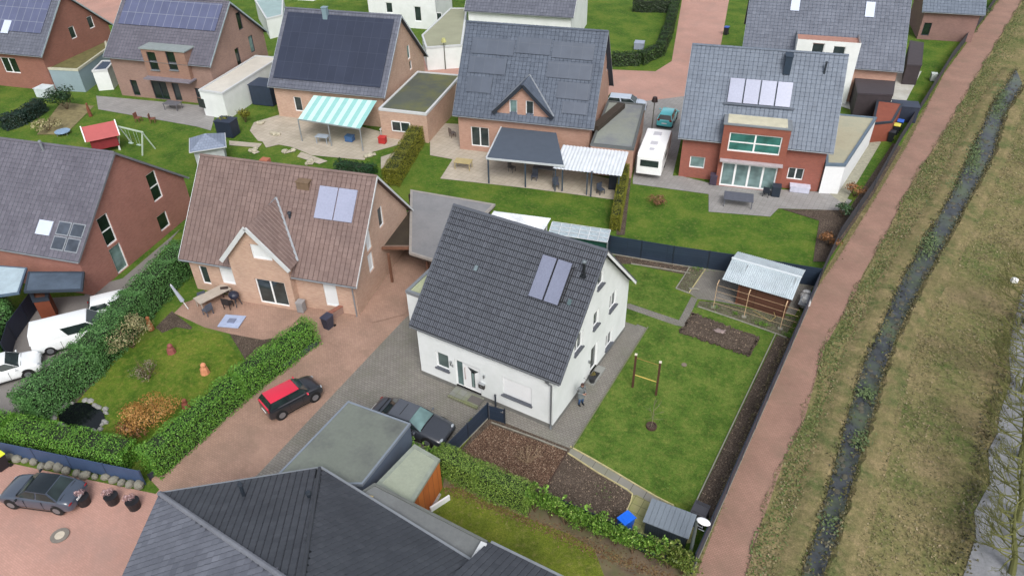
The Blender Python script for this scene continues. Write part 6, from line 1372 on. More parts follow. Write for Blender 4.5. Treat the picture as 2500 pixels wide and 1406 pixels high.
# ================================================================== NEIGHBOUR GARDENS
DG = leafm('thuja_leaf', [(0, (50, 84, 42)), (.5, (76, 122, 62)), (1, (116, 160, 96))], k=.9)
MG = leafm('privet_leaf', [(0, (56, 96, 32)), (.5, (86, 136, 46)), (1, (130, 174, 70))], k=.9)
YG = leafm('yellow_green_leaf', [(0, (76, 84, 22)), (.5, (118, 122, 36)), (1, (156, 152, 56))], k=.8)
BKG = leafm('black_green_leaf', [(0, (18, 34, 20)), (.5, (32, 52, 26)), (1, (58, 82, 36))], k=.8)
def gh(pts, z=0): return [G(*p, z) for p in pts]
hedge('hedge', 'very tall dense green hedge between the grey driveway and the pond garden', 'hedge', gh([(78, 1032), (226, 908), (342, 774), (462, 645)]), 2.0, 2.2, DG, .11, 210, seed=21)
hedge('hedge', 'green hedge along the pink street above the blue-grey fence, front of the pond garden', 'hedge', gh([(-60, 1052), (40, 1068), (330, 1134)]), 1.5, 1.5, MG, .1, 240, seed=22)
hedge('hedge', 'long green hedge between the pond garden and the red paved driveway', 'hedge', gh([(372, 1160), (590, 965), (765, 832)]), 1.35, 1.85, MG, .1, 240, seed=23)
q = gh([(-60, 1105), (10, 1110), (355, 1182)]); fence('blue-grey board fence below the front hedge along the pink street', q, 1.1, mat=plain('blue_fence', (66, 86, 120), .5, .08, 1), post=plain('blue_post', (58, 74, 100), .5), base=False)
hedge('hedge', 'yellow-green trimmed hedge strip between two lawns in the upper centre', 'hedge', gh([(955, 455), (1030, 330)]), 1.6, 1.7, YG, .12, 200, seed=24, rough=.05)
hedge('hedge', 'narrow yellow-green hedge between the pale terrace and the red brick house garden', 'hedge', gh([(1500, 565), (1527, 415)]), .9, 1.5, YG, .11, 220, seed=25, rough=.05)
hedge('hedge', 'dark curved hedge around the small garden at the bend of the pink street', 'hedge', gh([(1495, 160), (1560, 158), (1610, 135), (1632, 80), (1650, 0), (1658, -40)]), 1.3, 1.5, leafm('curved_hedge_leaf', [(0, (26, 44, 22)), (.5, (44, 70, 30)), (1, (74, 104, 40))], k=.8), .2, 60, seed=26)
hedge('hedge', 'black-green hedge behind the small garden at the top', 'hedge', gh([(1545, 28), (1640, 30)]), 1.2, 1.6, BKG, .2, 50, seed=27)
hedge('hedge', 'low dark green hedge below the terrace of the dark solar roof house', 'hedge', gh([(825, 412), (915, 428)]), 1.2, .9, leafm('low_hedge', [(0, (24, 60, 36)), (1, (50, 92, 50))]), .15, 90, seed=28)
hedge('hedge', 'dark blue-green hedge on the upper left lawn', 'hedge', gh([(10, 318), (60, 300), (105, 270)]), 1.5, 1.4, leafm('spruce_leaf', [(0, (24, 44, 40)), (1, (48, 74, 60))]), .18, 80, seed=29)
hedge('hedge', 'dark green hedge at the left picture edge beside the grey driveway', 'hedge', gh([(-30, 905), (20, 800), (10, 770)]), 1.6, 1.8, DG, .16, 90, seed=31)
fence('dark fence at the left picture edge between two grey driveways', gh([(25, 880), (40, 830), (100, 745)]), 1.5, mat=plain('navy_fence', (40, 48, 66), .6), base=False)
sheet('lawn', gh([(165, 1010), (300, 855), (430, 800), (540, 818), (600, 890), (560, 940), (380, 1100), (330, 1120), (120, 1060)]), turf('pond_garden_lawn', (74, 104, 34), (96, 122, 42), (112, 128, 50), (140, 132, 70), .6, s1=.4))
def bush(name, label, px, py, r, h, mat, n=500, leaf=.14, bare=False, seed=1, cat='shrub', z=None, off=(0, 0)):
    q = G(px, py); t = thing(name, label, cat, (q.x+off[0], q.y+off[1], .02)); rs = random.Random(seed)
    m = MB()
    for k in range(6): 
        a0 = k*1.05; branches(m, Vector((0, 0, 0)), Vector((math.cos(a0)*r*.5, math.sin(a0)*r*.5, h*.6)).normalized(), h*.5, .03, 1 if not bare else 2, rs, 3, .6, minr=.01)
    m.build('stem', STEM, t); m = MB(); leafcloud(m, rs, blobpts(rs, (0, 0, h*.5), (r, r, h*.5), n, 7), leaf); m.build('foliage', mat, t); return t
OR = leafm('copper_leaf', [(0, (140, 100, 54)), (.5, (172, 126, 68)), (1, (196, 154, 92))], k=.95)
bush('dome_shrub', 'broad copper orange dome-shaped shrub in the pond garden', 372, 1035, 2.1, 1.5, OR, 3600, .11, seed=41)
bush('dome_shrub', 'lower brownish orange shrub touching the hedge below the copper dome shrub', 318, 1075, 1.4, 1.0, leafm('rust_leaf', [(0, (112, 78, 54)), (1, (164, 118, 82))]), 900, .12, seed=42)
BE = leafm('pale_dry_leaf', [(0, (132, 128, 88)), (.5, (160, 154, 112)), (1, (190, 180, 140))], k=.85)
bush('bare_shrub', 'large pale beige winter shrub near the patio corner of the pond garden', 325, 850, 2.1, 2.3, BE, 1700, .11, True, 43)
bush('bare_shrub', 'smaller greyish round winter shrub on the pond garden lawn', 365, 925, 1.1, 1.4, leafm('grey_dry', [(0, (120, 112, 92)), (1, (160, 148, 130))]), 420, .11, True, 44)
bush('shrub', 'yellowish shrub at the left corner of the brown roofed house', 415, 690, 1.1, 1.7, leafm('olive_yellow', [(0, (84, 88, 38)), (1, (146, 140, 64))]), 600, .14, seed=45)
bush('shrub', 'dark green shrub against the left end of the brown roofed house', 450, 665, .9, 1.3, BKG, 400, .15, seed=46)
bush('conifer', 'round dark green conifer in front of the pale blue annex', 165, 268, 2.1, 2.8, leafm('dark_conifer', [(0, (20, 44, 26)), (1, (52, 84, 46))]), 900, .25, seed=47)
bush('shrub', 'dry beige shrubs beside the dark blue-green hedge', 120, 320, 1.8, 1.5, BE, 500, .2, True, 48)
bush('shrub', 'dark green column shrub next to the white garage corner', 560, 325, .8, 2.2, YG, 380, .2, seed=49); bush('shrub', 'olive green column shrub beside the dark blue shed', 600, 300, .8, 2.0, YG, 380, .2, seed=50)
bush('dome_shrub', 'small rusty dome shrub on the lawn below the caravan', 1604, 500, 1.0, 1.0, leafm('rose_rust', [(0, (116, 84, 58)), (1, (160, 116, 86))]), 520, .13, seed=51)
bush('shrub', 'upper orange shrub by the path fence', 2085, 480, 1.1, 1.2, leafm('orange_bush', [(0, (124, 84, 50)), (1, (176, 126, 84))]), 480, .16, seed=52)
bush('shrub', 'lower orange shrub by the path fence', 2022, 600, 1.0, 1.2, leafm('orange_bush', ()), 480, .16, seed=53)
bush('shrub', 'green shrub between the two orange shrubs by the path fence', 2058, 530, 1.0, 1.3, leafm('green_bush', [(0, (34, 66, 40)), (1, (78, 112, 66))]), 480, .16, seed=54)
for i, (px, py) in enumerate(((2390, 40), (2350, 90))): bush('shrub', ('dark green shrub at the top by the path fence', 'second dark green shrub down from the top by the path fence')[i], px, py, 1.7, 1.6, leafm('green_bush', ()), 420, .24, seed=55+i)
# pond with stone rim
q = G(200, 1020); t = thing('garden_pond', 'small dark pond with a rim of grey stones in the corner of the hedged garden', 'pond', (q.x, q.y, 0))
m = MB(); n = 18; m.face([(1.7*math.cos(2*math.pi*k/n), 1.0*math.sin(2*math.pi*k/n), .09) for k in range(n)]); m.build('pond_water', plain('pond_black', (18, 22, 24), .08, .2, 1), t)
m = MB(); rs = random.Random(3)
for k in range(26):
    if k % 7 == 3: continue
    a = 2*math.pi*k/26+rs.uniform(-.08, .08); R9 = rs.uniform(.92, 1.12); m.ball((1.8*R9*math.cos(a), 1.1*R9*math.sin(a), .08), (rs.uniform(.12, .32), rs.uniform(.1, .22), .12), nu=6, nv=4)
m.build('stone_rim', plain('rim_stone', (152, 152, 148), .8, .25, 2), t)
# rocks along the street
m = MB(); L0 = gh([(10, 1118), (355, 1190)])
def loose(name, label, cat, px, py, builder, z=0, rz=0):
    q = G(px, py); t = thing(name, label, cat, (q.x, q.y, z), rz); builder(t); return t
rs = random.Random(17)
for k in range(16):
    p = L0[0].lerp(L0[1], (k+.5)/16); m = MB(); r = rs.uniform(.22, .36); m.ball((0, 0, r*.5), (r, r*.8, r*.7), nu=7, nv=5)
    o = m.build('boulder', plain('boulder_grey', (138, 136, 124), .9, .2, 1.6), None, (p.x+rs.uniform(-.1, .1), p.y+rs.uniform(-.1, .1), 0), rs.uniform(0, 3)); tag(o, 'grey boulder in the row of boulders between the blue-grey fence and the pink street', 'boulder', 'boulders along the street')
def planter(t):
    m = MB(); m.tube([(0, 0, 0), (0, 0, .55)], [.3, .36], 14); m.build('pot', plain('planter_black', (34, 34, 38), .5), t)
    rs = random.Random(2); m = MB(); leafcloud(m, rs, blobpts(rs, (0, 0, .8), (.4, .4, .35), 320, 4), .09); m.build('foliage', leafm('heather_pink', [(0, (150, 116, 116)), (.6, (186, 154, 156)), (1, (204, 184, 186))]), t)
for px, py, lab in ((208, 1228, 'black planter with pale pink heather nearest the slate grey car'), (278, 1225, 'middle black planter with pale pink heather on the pink street'), (330, 1238, 'black planter with pale pink heather nearest the dark hip roof')): 
    o = loose('planter', lab, 'planter', px, py, planter); o['group'] = 'black planters on the street'
def bin_(bodyc, lidc, nm):
    def f(t):
        m = MB(); m.mesh([(-.22, -.26, .03), (.22, -.26, .03), (.22, .26, .03), (-.22, .26, .03), (-.28, -.34, .95), (.28, -.34, .95), (.28, .34, .95), (-.28, .34, .95)], [(0, 3, 2, 1), (4, 5, 6, 7), (0, 1, 5, 4), (1, 2, 6, 5), (2, 3, 7, 6), (3, 0, 4, 7)]); m.build('body', plain('bin_'+nm+'_b', bodyc, .5), t)
        m = MB(); m.box(-.3, -.38, .96, .3, .37, 1.04); m.build('lid', plain('bin_'+nm+'_l', lidc, .4, k=1), t, bevel=.02)
        for s in (-1, 1): m = MB(); m.tube([(s*.25, .32, .1), (s*.31, .32, .1)], .1, 10); m.build('wheel', BLACKM, t)
    return f
loose('wheelie_bin', 'black wheelie bin with yellow lid at the left edge of the pink street', 'bin', 8, 1142, bin_((36, 36, 42), (222, 232, 60), 'y'))
loose('wheelie_bin', 'blue-lidded wheelie bin by the small red-brown shed', 'bin', 2192, 318, bin_((44, 48, 56), (50, 96, 190), 'b')); loose('wheelie_bin', 'yellow-lidded wheelie bin by the small red-brown shed', 'bin', 2184, 328, bin_((44, 48, 56), (214, 206, 90), 'y2')); loose('wheelie_bin', 'dark wheelie bin lowest of the three by the small red-brown shed', 'bin', 2172, 345, bin_((34, 36, 42), (34, 36, 42), 'k'))
loose('wheelie_bin', 'dark wheelie bin at the hedge end beside the red paved driveway', 'bin', 803, 800, bin_((54, 58, 74), (58, 62, 80), 'h'))
loose('wheelie_bin', 'blue-lidded bin in the upper front garden beside the pink street', 'bin', 1772, 85, bin_((40, 44, 50), (50, 84, 170), 'b2'))
def cover(t): m = MB(); m.tube([(0, 0, 0), (0, 0, .02)], .45, 20); m.build('rim', plain('cover_rim', (132, 126, 118), .7, .15, 5), t); m = MB(); m.tube([(0, 0, .02), (0, 0, .035)], .24, 16); m.build('lid', plain('cover_lid', (206, 196, 178), .7, .1, 6), t)
loose('manhole_cover', 'round manhole cover with pale centre on the pink street', 'manhole cover', 147, 1308, cover, .05)
def lamp(h, c):
    def f(t):
        m = MB(); m.tube([(0, 0, 0), (0, 0, h)], [.07, .05], 8); m.build('pole', plain('lamp_pole', (110, 112, 104), .5), t); m = MB(); m.tube([(0, 0, h-.1), (0, 0, h+.35)], [.32, .2], 10); m.build('lamp_head', plain('lamp_'+str(c[0]), c, .5), t)
    return f
loose('street_lamp', 'dark topped street lamp at the pink street behind the flat garage', 'lamp post', 1590, 330, lamp(3.6, (52, 38, 38))); loose('street_lamp', 'slim lamp post with yellowish head by the low garage at the top', 'lamp post', 1088, 170, lamp(3.4, (196, 196, 130)))
# playhouse & swing
def playhouse(t):
    m = MB(); m.box(-1.2, -.9, .5, 1.2, .9, 1.7); m.build('wall', plain('play_red', (140, 44, 52), .7), t)
    m = MB(); m.mesh([(-1.5, -1.2, 1.6), (1.5, -1.2, 1.6), (1.5, 0, 2.7), (-1.5, 0, 2.7), (1.5, 1.2, 1.6), (-1.5, 1.2, 1.6)], [(0, 1, 2, 3), (3, 2, 4, 5)]); m.build('roof', plain('play_roof', (184, 92, 92), .7, .06), t)
    m = MB(); m.beam((-1.52, -1.2, 1.62), (-1.52, 0, 2.74), .1, .14); m.beam((-1.52, 0, 2.74), (-1.52, 1.2, 1.62), .1, .14); m.beam((1.52, -1.2, 1.62), (1.52, 0, 2.74), .1, .14); m.beam((1.52, 0, 2.74), (1.52, 1.2, 1.62), .1, .14); m.build('verge_board', WHITEP, t)
    for x in (-1.1, 1.1):
        for y in (-.8, .8): m = MB(); m.box(x-.06, y-.06, 0, x+.06, y+.06, .5); m.build('leg', WHITEP, t)
loose('playhouse', 'red playhouse with white verges on the upper left lawn', 'playhouse', 262, 365, playhouse, 0, math.radians(60))
def swing(t):
    m = MB()
    for x in (-1.6, 1.6):
        for y in (-.8, .8): m.beam((x, y, 0), (x, 0, 2.1), .1, .1)
    m.beam((-1.7, 0, 2.12), (1.7, 0, 2.12), .12, .12); m.build('frame', plain('swing_white', (196, 212, 196), .6), t)
    for x in (-.6, .5):
        m = MB(); m.tube([(x-.2, 0, 2.1), (x-.2, 0, .6)], .015, 4); m.tube([(x+.2, 0, 2.1), (x+.2, 0, .6)], .015, 4); m.box(x-.25, -.12, .55, x+.25, .12, .6); m.build('seat', plain('swing_seat', (180, 200, 190), .6), t)
loose('swing', 'pale white garden swing frame beside the red playhouse', 'swing', 335, 365, swing, 0, math.radians(5))
def tramp(t): m = MB(); m.tube([(0, 0, .3), (0, 0, .36)], .75, 18); m.build('mat', plain('tramp_blue', (140, 168, 196), .6), t); [MB_leg(t, k) for k in range(4)]
def MB_leg(t, k): m = MB(); a = k*1.57; m.tube([(.65*math.cos(a), .65*math.sin(a), 0), (.65*math.cos(a), .65*math.sin(a), .3)], .03, 6); m.build('leg', ZINC, t)
loose('trampoline', 'small pale blue round trampoline on the upper left lawn', 'trampoline', 155, 328, tramp)
def bluepool(t): m = MB(); m.rbox((0, 0, .04), (1.5, 1.3, .06), .4); m.build('base', plain('pool_blue', (176, 190, 220), .5), t); m = MB(); m.rbox((0, 0, .1), (.5, .45, .06), .4); m.build('centre', plain('pool_mid', (128, 138, 164), .5), t)
loose('sandpit_cover', 'pale blue square cover lying on the red terrace of the brown roofed house', 'cover', 567, 787, bluepool, .06)
def lounger(t): m = MB(); m.rbox((0, 0, .35), (2.4, .9, .12), 0); m.build('seat', plain('lounger_beige', (188, 180, 170), .8, .1), t); m = MB(); m.rbox((1.1, 0, .65), (.15, .9, .6), 0); m.build('backrest', plain('lounger_beige', ()), t); m = MB(); [m.box(x-.04, y-.04, 0, x+.04, y+.04, .3) for x in (-1, 1) for y in (-.35, .35)]; m.build('legs', ANTH, t)
LATE_TABLE = lambda: loose('garden_table', 'long beige covered garden table on the terrace of the brown roofed house', 'table', 525, 738, table((190, 180, 168), 2.4, 1.0), .05, math.radians(78))
def grill(t): m = MB(); m.ball((0, 0, .85), (.42, .35, .3), nu=12, nv=8); m.build('lid', plain('grill_navy', (38, 42, 60), .4), t); m = MB(); [m.beam((x*.3, y*.25, 0), (x*.15, y*.1, .8), .05, .05) for x in (-1, 1) for y in (-1, 1)]; m.build('legs', ANTH, t)
loose('grill', 'dark covered kettle grill beside the long beige table', 'grill', 578, 745, grill, .05)
def chair(c):
    def f(t):
        m = MB(); m.box(-.27, -.27, .4, .27, .27, .46); m.build('seat', plain('chair_%d' % c[0], c, .6), t); m = MB(); m.box(-.27, .24, .46, .27, .3, .95); m.build('backrest', plain('chair_%d' % c[0], c), t)
        for x in (-.23, .23):
            for y in (-.23, .23): m = MB(); m.box(x-.025, y-.025, 0, x+.025, y+.025, .4); m.build('leg', plain('chair_%d' % c[0], c), t)
    return f
def table(c, L=1.6, W=.9):
    def f(t):
        m = MB(); m.box(-L/2, -W/2, .7, L/2, W/2, .75); m.build('table_top', plain('table_%d' % c[0], c, .5), t)
        for x in (-L/2+.1, L/2-.1):
            for y in (-W/2+.1, W/2-.1): m = MB(); m.box(x-.03, y-.03, 0, x+.03, y+.03, .7); m.build('leg', plain('table_%d' % c[0], c), t)
    return f
A15 = math.radians(15)
for i, (px, py, c, lab) in enumerate([(1305, 440, (84, 90, 104), 'leftmost grey chair on the pale pergola terrace'), (1357, 460, (84, 90, 104), 'grey chair in the middle of the pale pergola terrace front edge'), (1466, 474, (70, 78, 92), 'dark grey chair near the right end of the pale pergola terrace'), (1250, 420, (110, 108, 108), 'grey chair behind the left pergola post'), (340, 298, (128, 84, 70), 'left brown wooden chair on the upper left terrace edge'), (375, 300, (128, 84, 70), 'right brown wooden chair on the upper left terrace edge'), (1105, 335, (120, 110, 106), 'grey chair on the terrace between annex and centre house'), (1870, 480, (40, 48, 60), 'dark chair at the right of the glass doors of the red brick house'), (560, 752, (46, 42, 44), 'dark chair at the lower right side of the long beige terrace table'), (556, 722, (60, 48, 46), 'dark brown chair at the upper right side of the long beige terrace table'), (496, 735, (70, 60, 58), 'brown chair left of the long beige terrace table'), (510, 768, (84, 76, 72), 'greyish chair at the near end of the long beige terrace table')]):
    loose('garden_chair', lab, 'chair', px, py, chair(c), .05, A15+i*.4)
for px, py, c, lab, L in [(1800, 500, (96, 100, 112), 'grey table with pale surroundings on the grey terrace of the red brick house', 2.4), (1330, 425, (106, 112, 120), 'grey garden table under the dark pergola', 2.0), (425, 268, (112, 112, 118), 'grey garden table before the patio door of the purple-grey house', 1.8), (790, 350, (170, 182, 196), 'pale blue-grey table below the turquoise awning', 1.3), (945, 332, (222, 224, 222), 'white garden table beside the annex wall', 1.2), (1132, 412, (188, 172, 124), 'sandy round table on the pale terrace left of the pergola', 1.6)]:
    loose('garden_table', lab, 'table', px, py, table(c, L, L*.6), .05, A15)
def parasol(t): m = MB(); m.tube([(0, 0, 0), (0, 0, 2.6)], .04, 6); m.build('pole', WHITEP, t); m = MB(); m.tube([(0, 0, .9), (0, 0, 2.5)], [.16, .07], 8); m.build('canopy', plain('parasol_cloth', (190, 196, 214), .8), t)
o = loose('parasol', 'closed pale grey parasol leaning at the left terrace end of the brown roofed house', 'parasol', 460, 755, parasol, .05); o.rotation_euler = (math.radians(14), 0, 0)
def pavilion(t):
    m = MB(); m.mesh([(-1.6, -1.6, 2.0), (1.6, -1.6, 2.0), (1.6, 1.6, 2.0), (-1.6, 1.6, 2.0), (0, 0, 2.9)], [(0, 1, 4), (1, 2, 4), (2, 3, 4), (3, 0, 4)]); m.build('roof', brickm('pavilion_tiles', (134, 146, 166), (144, 156, 176), (116, 126, 146), .3, .3, .02), t)
    m = MB(); m.box(-1.3, -1.3, 0, 1.3, 1.3, 2.0); m.build('wall', plain('pavilion_wall', (186, 192, 196), .7), t); m = MB(); m.box(-1.65, -1.65, 1.93, 1.65, 1.65, 1.99); m.build('roof_edge', TRIMW, t)
loose('garden_shed', 'small pavilion shed with blue-grey pyramid roof on the lawn behind the brown roof', 'shed', 520, 395, pavilion, 0, math.radians(50))
def blob(nm, sz, c, shape='box'):
    def f(t):
        m = MB(); m.rbox((0, 0, sz[2]/2), sz, 0); m.build('body', plain(nm, c, .6), t, bevel=.04); m = MB(); m.rbox((0, 0, sz[2]+.03), (sz[0]*1.05, sz[1]*1.05, .06)); m.build('lid', plain(nm+'_lid', tuple(min(255, v+12) for v in c), .5), t)
    return f
for px, py, sz, c, lab, cat in [(115, 235, (1.6, 1.4, 1.0), (206, 218, 222), 'white garden box on the lawn before the pale blue annex', 'box'), (655, 250, (2.6, 2.2, 2.2), (46, 58, 78), 'dark blue shed between the white garage and the solar roof house', 'shed'), (560, 330, (1.8, 1.4, 1.6), (36, 46, 66), 'dark blue box by the white garage corner', 'box'), (935, 350, (.7, .6, .6), (190, 50, 50), 'small red box on the terrace near the annex', 'box'), (855, 345, (.8, .7, .5), (70, 110, 160), 'small blue box on the terrace near the awning', 'box'), (1500, 458, (.9, 1.2, 1.4), (32, 40, 54), 'dark upright box at the hedge end of the pergola terrace', 'box'), (1892, 478, (.7, .7, .9), (36, 48, 62), 'dark planter box right of the bay doors', 'planter'), (1740, 450, (.6, .6, .9), (70, 60, 78), 'purple-dark barrel box left of the bay doors', 'box'), (1950, 468, (1.6, .7, .5), (206, 208, 226), 'pale lilac chest under the right window of the red brick house', 'chest'), (2276, 198, (.6, .6, .8), (190, 200, 196), 'small pale box on the narrow upper right lawn', 'box'), (2200, 292, (2.4, 1.6, 1.6), (48, 56, 74), 'navy box shed at the end of the narrow upper right lawn', 'shed'), (1560, 120, (1.2, 1.2, .8), (150, 158, 176), 'grey-blue box in the small curved-hedge garden', 'box'), (738, 760, (.5, .5, .8), (150, 150, 152), 'grey box before the right front window of the brown roofed house', 'box')]:
    loose('storage_box', lab, cat, px, py, blob('b_%d_%d' % (px, py), sz, c), .05, A15)
# carport/terrace roofs at the far left
flatbox('patio_canopy', 'pale blue-white translucent patio roof at the left edge below the red brick house', 'canopy', [G(0, 650, 2.5), G(65, 655, 2.5), G(45, 715, 2.5), G(-60, 730, 2.5), G(-80, 650, 2.5)], 2.5, plain('canopy_frame', (90, 110, 130), .5), plain('opal_blue', (186, 206, 216), .3, .15, 1.2), plain('canopy_frame', ()), z0=2.4, par=.04, rim=.08)
flatbox('pergola', 'dark slate pergola roof in front of the red brick house at the left', 'pergola', [G(70, 665, 2.5), G(205, 665, 2.5), G(200, 708, 2.5), G(60, 712, 2.5)], 2.5, plain('dark_slate_frame', (56, 66, 78), .5), plain('slate_sheet', (84, 98, 114), .4, .25, 1), plain('dark_slate_frame', ()), z0=2.35, par=.05, rim=.1)
flatbox('garden_shed', 'orange-brown wooden screen box under the dark slate pergola', 'shed', [G(72, 712, 1.8), G(118, 708, 1.8), G(118, 730, 1.8), G(80, 735, 1.8)], 1.8, plain('rust_wood', (116, 58, 34), .8, .15, 2), plain('rust_wood_top', (96, 60, 44), .8), ANTH)
# flower things in pond garden
def fig(c, h, r): 
    def f(t): m = MB(); m.tube([(0, 0, 0), (0, 0, h*.6), (.05, 0, h)], [r, r*.8, r*.3], 8); m.ball((.05, 0, h), r*.6, nu=8); m.build('body', plain('fig_%d' % c[1], c, .7), t)
    return f
for px, py, c, h, r, lab in ((502, 912, (222, 150, 112), .7, .3, 'orange clay garden figure on the pond garden lawn'), (420, 862, (150, 84, 80), .6, .3, 'dark red garden figure beside the pale winter shrub'), (455, 996, (156, 88, 74), .6, .25, 'rusty garden figure by the hedge in the pond garden'), (370, 805, (170, 104, 66), 1.0, .22, 'tall rust-coloured garden stake behind the pale winter shrub'), (222, 285, (126, 72, 54), 1.4, .2, 'tall brown wooden post figure on the upper left lawn')): loose('garden_figure', lab, 'figure', px, py, fig(c, h, r), .04)
# ================================================================== MEADOW DETAIL AND RIVERSIDE TREES
m = MB(); rs = random.Random(77); pts_ = []; k = 0
PR = [(p.x, p.y) for p in GP([(1862, 1270), (1960, 1038), (2014, 846), (2106, 670), (2229, 442), (2392, 174), (2492, 8), (2700, 8), (2560, 600), (2434, 1000), (2325, 1410), (1822, 1410)])]
DT = [(p.x, p.y) for p in GP(DL)+GP(DR)[::-1]]
x0, x1 = min(p[0] for p in PR), max(p[0] for p in PR); y0, y1 = min(p[1] for p in PR), 75
cl = [(rs.uniform(x0, x1), rs.uniform(y0, y1), rs.uniform(.4, 1.6)) for _ in range(800)]
while k < 60000:
    c = cl[rs.randrange(len(cl))]; x, y = rs.gauss(c[0], c[2]), rs.gauss(c[1], c[2])
    k += 1
    if not inside((x, y), PR) or inside((x, y), DT): continue
    pts_.append((Vector((x, y, rs.uniform(.02, .12))), Vector((rs.uniform(-.5, .5), rs.uniform(-.5, .5), .8))))
leafcloud(m, rs, pts_, .13); tag(m.build('grass', leafm('dry_grass_tuft', [(0, (84, 84, 54)), (.35, (110, 106, 70)), (.6, (130, 120, 86)), (.85, (148, 132, 102)), (1, (168, 152, 122))], k=.85)), kind='stuff')
m = MB(); pts_ = []
E1 = GP([(1822, 1410), (1862, 1270), (1914, 1124), (1960, 1038), (2014, 846), (2090, 713), (2165, 570), (2229, 442), (2293, 345), (2392, 174), (2500, -5)])
for a, b in zip(E1[:-1], E1[1:]):
    L = (b-a).length
    for i in range(int(L*120)):
        p = a.lerp(b, rs.random()); s = rs.expovariate(.75)+.25*math.sin(p.y*.8); 
        if s > 3.2: continue
        pts_.append((Vector((p.x+.02+s, p.y, rs.uniform(.03, .12))), Vector((rs.uniform(-.4, .4), rs.uniform(-.4, .4), .8))))
for a, b in zip(E1[:-1], E1[1:]):
    pass
leafcloud(m, rs, pts_, .15); tag(m.build('grass_verge', leafm('green_tuft', [(0, (72, 92, 46)), (.5, (96, 114, 60)), (.8, (122, 124, 78)), (1, (142, 134, 94))], k=.8)), 'greener grass verge along the red path', 'grass', None, 'stuff')
m = MB(); pts_ = []
for (px, py, n_, s_) in ((2375, 380, 700, 2.2), (2330, 440, 200, 1.2), (2265, 600, 420, 1.1), (2115, 965, 160, .35), (2100, 1080, 160, .35), (2440, 250, 700, 3.0), (2020, 1280, 60, .3)):
    q = G(px, py)
    for i in range(n_): pts_.append((Vector((q.x+rs.gauss(0, .35), q.y+rs.gauss(0, s_), .12+rs.uniform(0, .1))), Vector((0, 0, 1))))
leafcloud(m, rs, pts_, .2); tag(m.build('water_plants', leafm('water_weed', [(0, (84, 104, 66)), (1, (118, 136, 90))])), 'pale green water plants growing in the ditch', 'plants', None, 'stuff')
LICH = leafm('lichen_twig', [(0, (92, 96, 56)), (1, (138, 140, 84))], rough=.9)
def bare_tree(label, x, y, h, lean, seed):
    t = thing('bare_tree', label, 'tree', (x, y, 0)); rs = random.Random(seed); m = MB(); top = Vector((lean[0], lean[1], h))
    m.tube([(0, 0, 0), top*.3+Vector((.1, .05, 0)), top*.65, top], [.17, .13, .09, .05], 8, uv=(.3, .5)); m.build('trunk', LICH, t)
    m = MB()
    for k in range(26):
        f = .2+.8*k/26; p = top*f; a0 = k*2.4; d = Vector((math.cos(a0)-.5, math.sin(a0)*.7-.15, .25)).normalized(); branches(m, p, d, h*.23*(1.3-f*.6), .04, 3, rs, 3, .6, minr=.009)
    m.build('crown', LICH, t); return t
for (px, py, h, ln, sd_) in ((2503, 790, 4.8, (-1.2, -.5), 1), (2498, 960, 4.6, (-1.3, -.2), 2), (2492, 1120, 4.4, (-1.2, 0), 3), (2484, 1270, 4.0, (-1.1, .1), 4), (2470, 1400, 3.6, (-1.1, .3), 5)):
    q = G(px, py); bare_tree('bare lichen-covered riverside tree, '+('uppermost of five at the right edge', 'second from the top of five at the right edge', 'middle of five at the right edge', 'second from the bottom of five at the right edge', 'lowest of five at the right edge')[sd_-1], q.x, q.y, h, ln, sd_)
q = G(2474, 690); m = MB(); m.rbox((0, 0, .2), (.45, .35, .4), .4); tag(m.build('white_sack', WHITEP, None, (q.x, q.y, 0), 0, bevel=.1), 'small white sack caught by the riverside branches', 'sack')
# rough strip between the fence and the path, and tufts creeping over the path edges
m = MB(); pts_ = []; rs = random.Random(99)
E0 = GP([(1698, 1400), (1860, 977), (1924, 834), (1993, 706), (2039, 642), (2131, 494), (2211, 361), (2305, 179), (2444, -5)])
for a, b in zip(E0[:-1], E0[1:]):
    for i in range(int((b-a).length*42)):
        p = a.lerp(b, rs.random()); pts_.append((Vector((p.x-.1+rs.gauss(0, .12), p.y, rs.uniform(.05, .1))), Vector((rs.uniform(-.4, .4), rs.uniform(-.4, .4), .8))))
for a, b in zip(E1[:-1], E1[1:]):
    for i in range(int((b-a).length*30)):
        p = a.lerp(b, rs.random()); w_ = .12+.18*math.sin(p.y*.9)+.1*math.sin(p.y*2.3); pts_.append((Vector((p.x-rs.uniform(0, max(.02, w_)), p.y, rs.uniform(.05, .1))), Vector((rs.uniform(-.4, .4), rs.uniform(-.4, .4), .8))))
leafcloud(m, rs, pts_, .11); tag(m.build('path_edge_grass', leafm('edge_tuft', [(0, (92, 92, 56)), (.5, (126, 114, 80)), (1, (150, 138, 104))], k=.8)), 'dry grass and moss creeping over the edges of the red path', 'grass', None, 'stuff')
# stones, reeds and mud lumps along the ditch
m = MB(); pts_ = []
RV = [(2515, 740), (2482, 800), (2465, 860), (2468, 930), (2440, 1010), (2434, 1060), (2412, 1100), (2416, 1180), (2378, 1250), (2382, 1310), (2350, 1410)]
for line in (DL, DR, RV, RV):
    P = GP(line)
    for a, b in zip(P[:-1], P[1:]):
        for i in range(int((b-a).length*38)):
            p = a.lerp(b, rs.random()); sg = .3 if line is RV else .16; pts_.append((Vector((p.x-(.35 if line is RV else 0)+rs.gauss(0, sg), p.y+rs.gauss(0, sg), rs.uniform(.06, .3))), Vector((rs.uniform(-1, 1), rs.uniform(-1, 1), .6))))
leafcloud(m, rs, pts_, .17); tag(m.build('reeds', leafm('reed_tuft', [(0, (56, 54, 38)), (.5, (86, 84, 56)), (.8, (112, 106, 72)), (1, (136, 124, 92))], k=.8)), 'dark reeds and dead grass along both edges of the ditch', 'reeds', None, 'stuff')
m = MB()
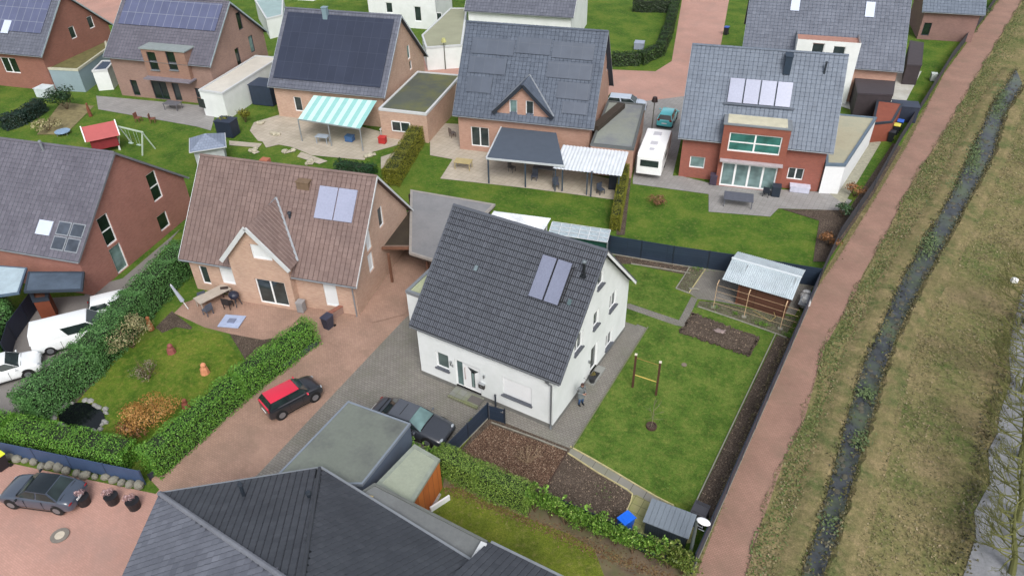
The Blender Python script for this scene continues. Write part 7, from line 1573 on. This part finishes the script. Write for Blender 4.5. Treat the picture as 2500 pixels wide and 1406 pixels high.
P = [(a+b)/2 for a, b in zip(GP(DL), GP(DR))]
for a, b in zip(P[:-1], P[1:]):
    for i in range(int((b-a).length*2.2)):
        p = a.lerp(b, rs.random()); r = rs.uniform(.06, .22); m.ball((p.x+rs.gauss(0, .45), p.y, .05), (r, r*rs.uniform(.6, 1.6), .06), nu=7, nv=4)
tag(m.build('mud', plain('mud_lump', (84, 82, 70), .8, .35, 2)), 'small mud lumps and stones in the shallow ditch', 'mud', None, 'stuff')

fence('low dark board edging along the red driveway under the long hedge', GP([(368, 1172), (598, 972), (778, 842)]), .45, mat=plain('navy_edge', (56, 62, 78), .6), base=False)
gwl = thing('garden_wall', 'low brick garden wall at the terrace corner of the brown roofed house', 'wall', (0, 0, 0)); a, b = G(790, 792), G(872, 742)
m = MB(); m.beam((a.x, a.y, .3), (b.x, b.y, .3), .25, .6); m.build('wall', BR_BROWN, gwl); m = MB(); m.beam((a.x, a.y, .63), (b.x, b.y, .63), .3, .06); m.build('wall_cap', plain('wall_cap', (150, 100, 84), .8, .1), gwl)
for pts in ([(640, 345), (690, 335), (700, 350), (650, 362)], [(735, 372), (800, 395), (780, 402), (725, 384)], [(560, 345), (640, 352), (632, 362), (560, 356)], [(930, 385), (975, 370), (985, 380), (930, 415)]): sheet('stone_path', GP(pts), PAVL)
for i, (px, py) in enumerate(((672, 330), (705, 372), (760, 398), (845, 405), (905, 380), (640, 300), (622, 372))):
    q = G(px, py); m = MB()
    for k in range(4): m.ball((rs.uniform(-.5, .5), rs.uniform(-.3, .3), .12), (rs.uniform(.2, .4), rs.uniform(.15, .3), .2), nu=7, nv=4)
    m.mesh([(-.5, -.3, .06), (.5, -.3, .06), (.5, .3, .06), (-.5, .3, .06)], [(0, 1, 2, 3)])
    tag(m.build('rock_group', plain('pale_rock', (186, 180, 160), .9, .2, 2), None, (q.x, q.y, .03), i), ('pale rocks at the upper left corner of the cream terrace', 'pale rocks on the lawn below the cream terrace, left part', 'pale rocks at the lower edge of the cream terrace, centre', 'pale rocks just left of the low dark hedge', 'pale rocks above the low dark hedge', 'pale rocks between the dark blue shed and the cream terrace', 'pale rocks on the lawn right of the pavilion shed')[i], 'rocks', 'pale rocks around the cream terrace')

sheet('driveway', GP([(895, 735), (925, 640), (985, 590), (1080, 590), (1075, 680), (985, 770), (905, 790)]), PAVR)

LATE_TABLE()
sheet('paving', GP([(606, 1178), (700, 1105), (770, 1150), (700, 1240)]), PAVG)
sheet('lawn', GP([(1112, 1112), (1106, 1090), (1148, 1024), (1176, 1008), (1190, 1004), (1180, 1030), (1120, 1104)]), turf('olive_lawn'))
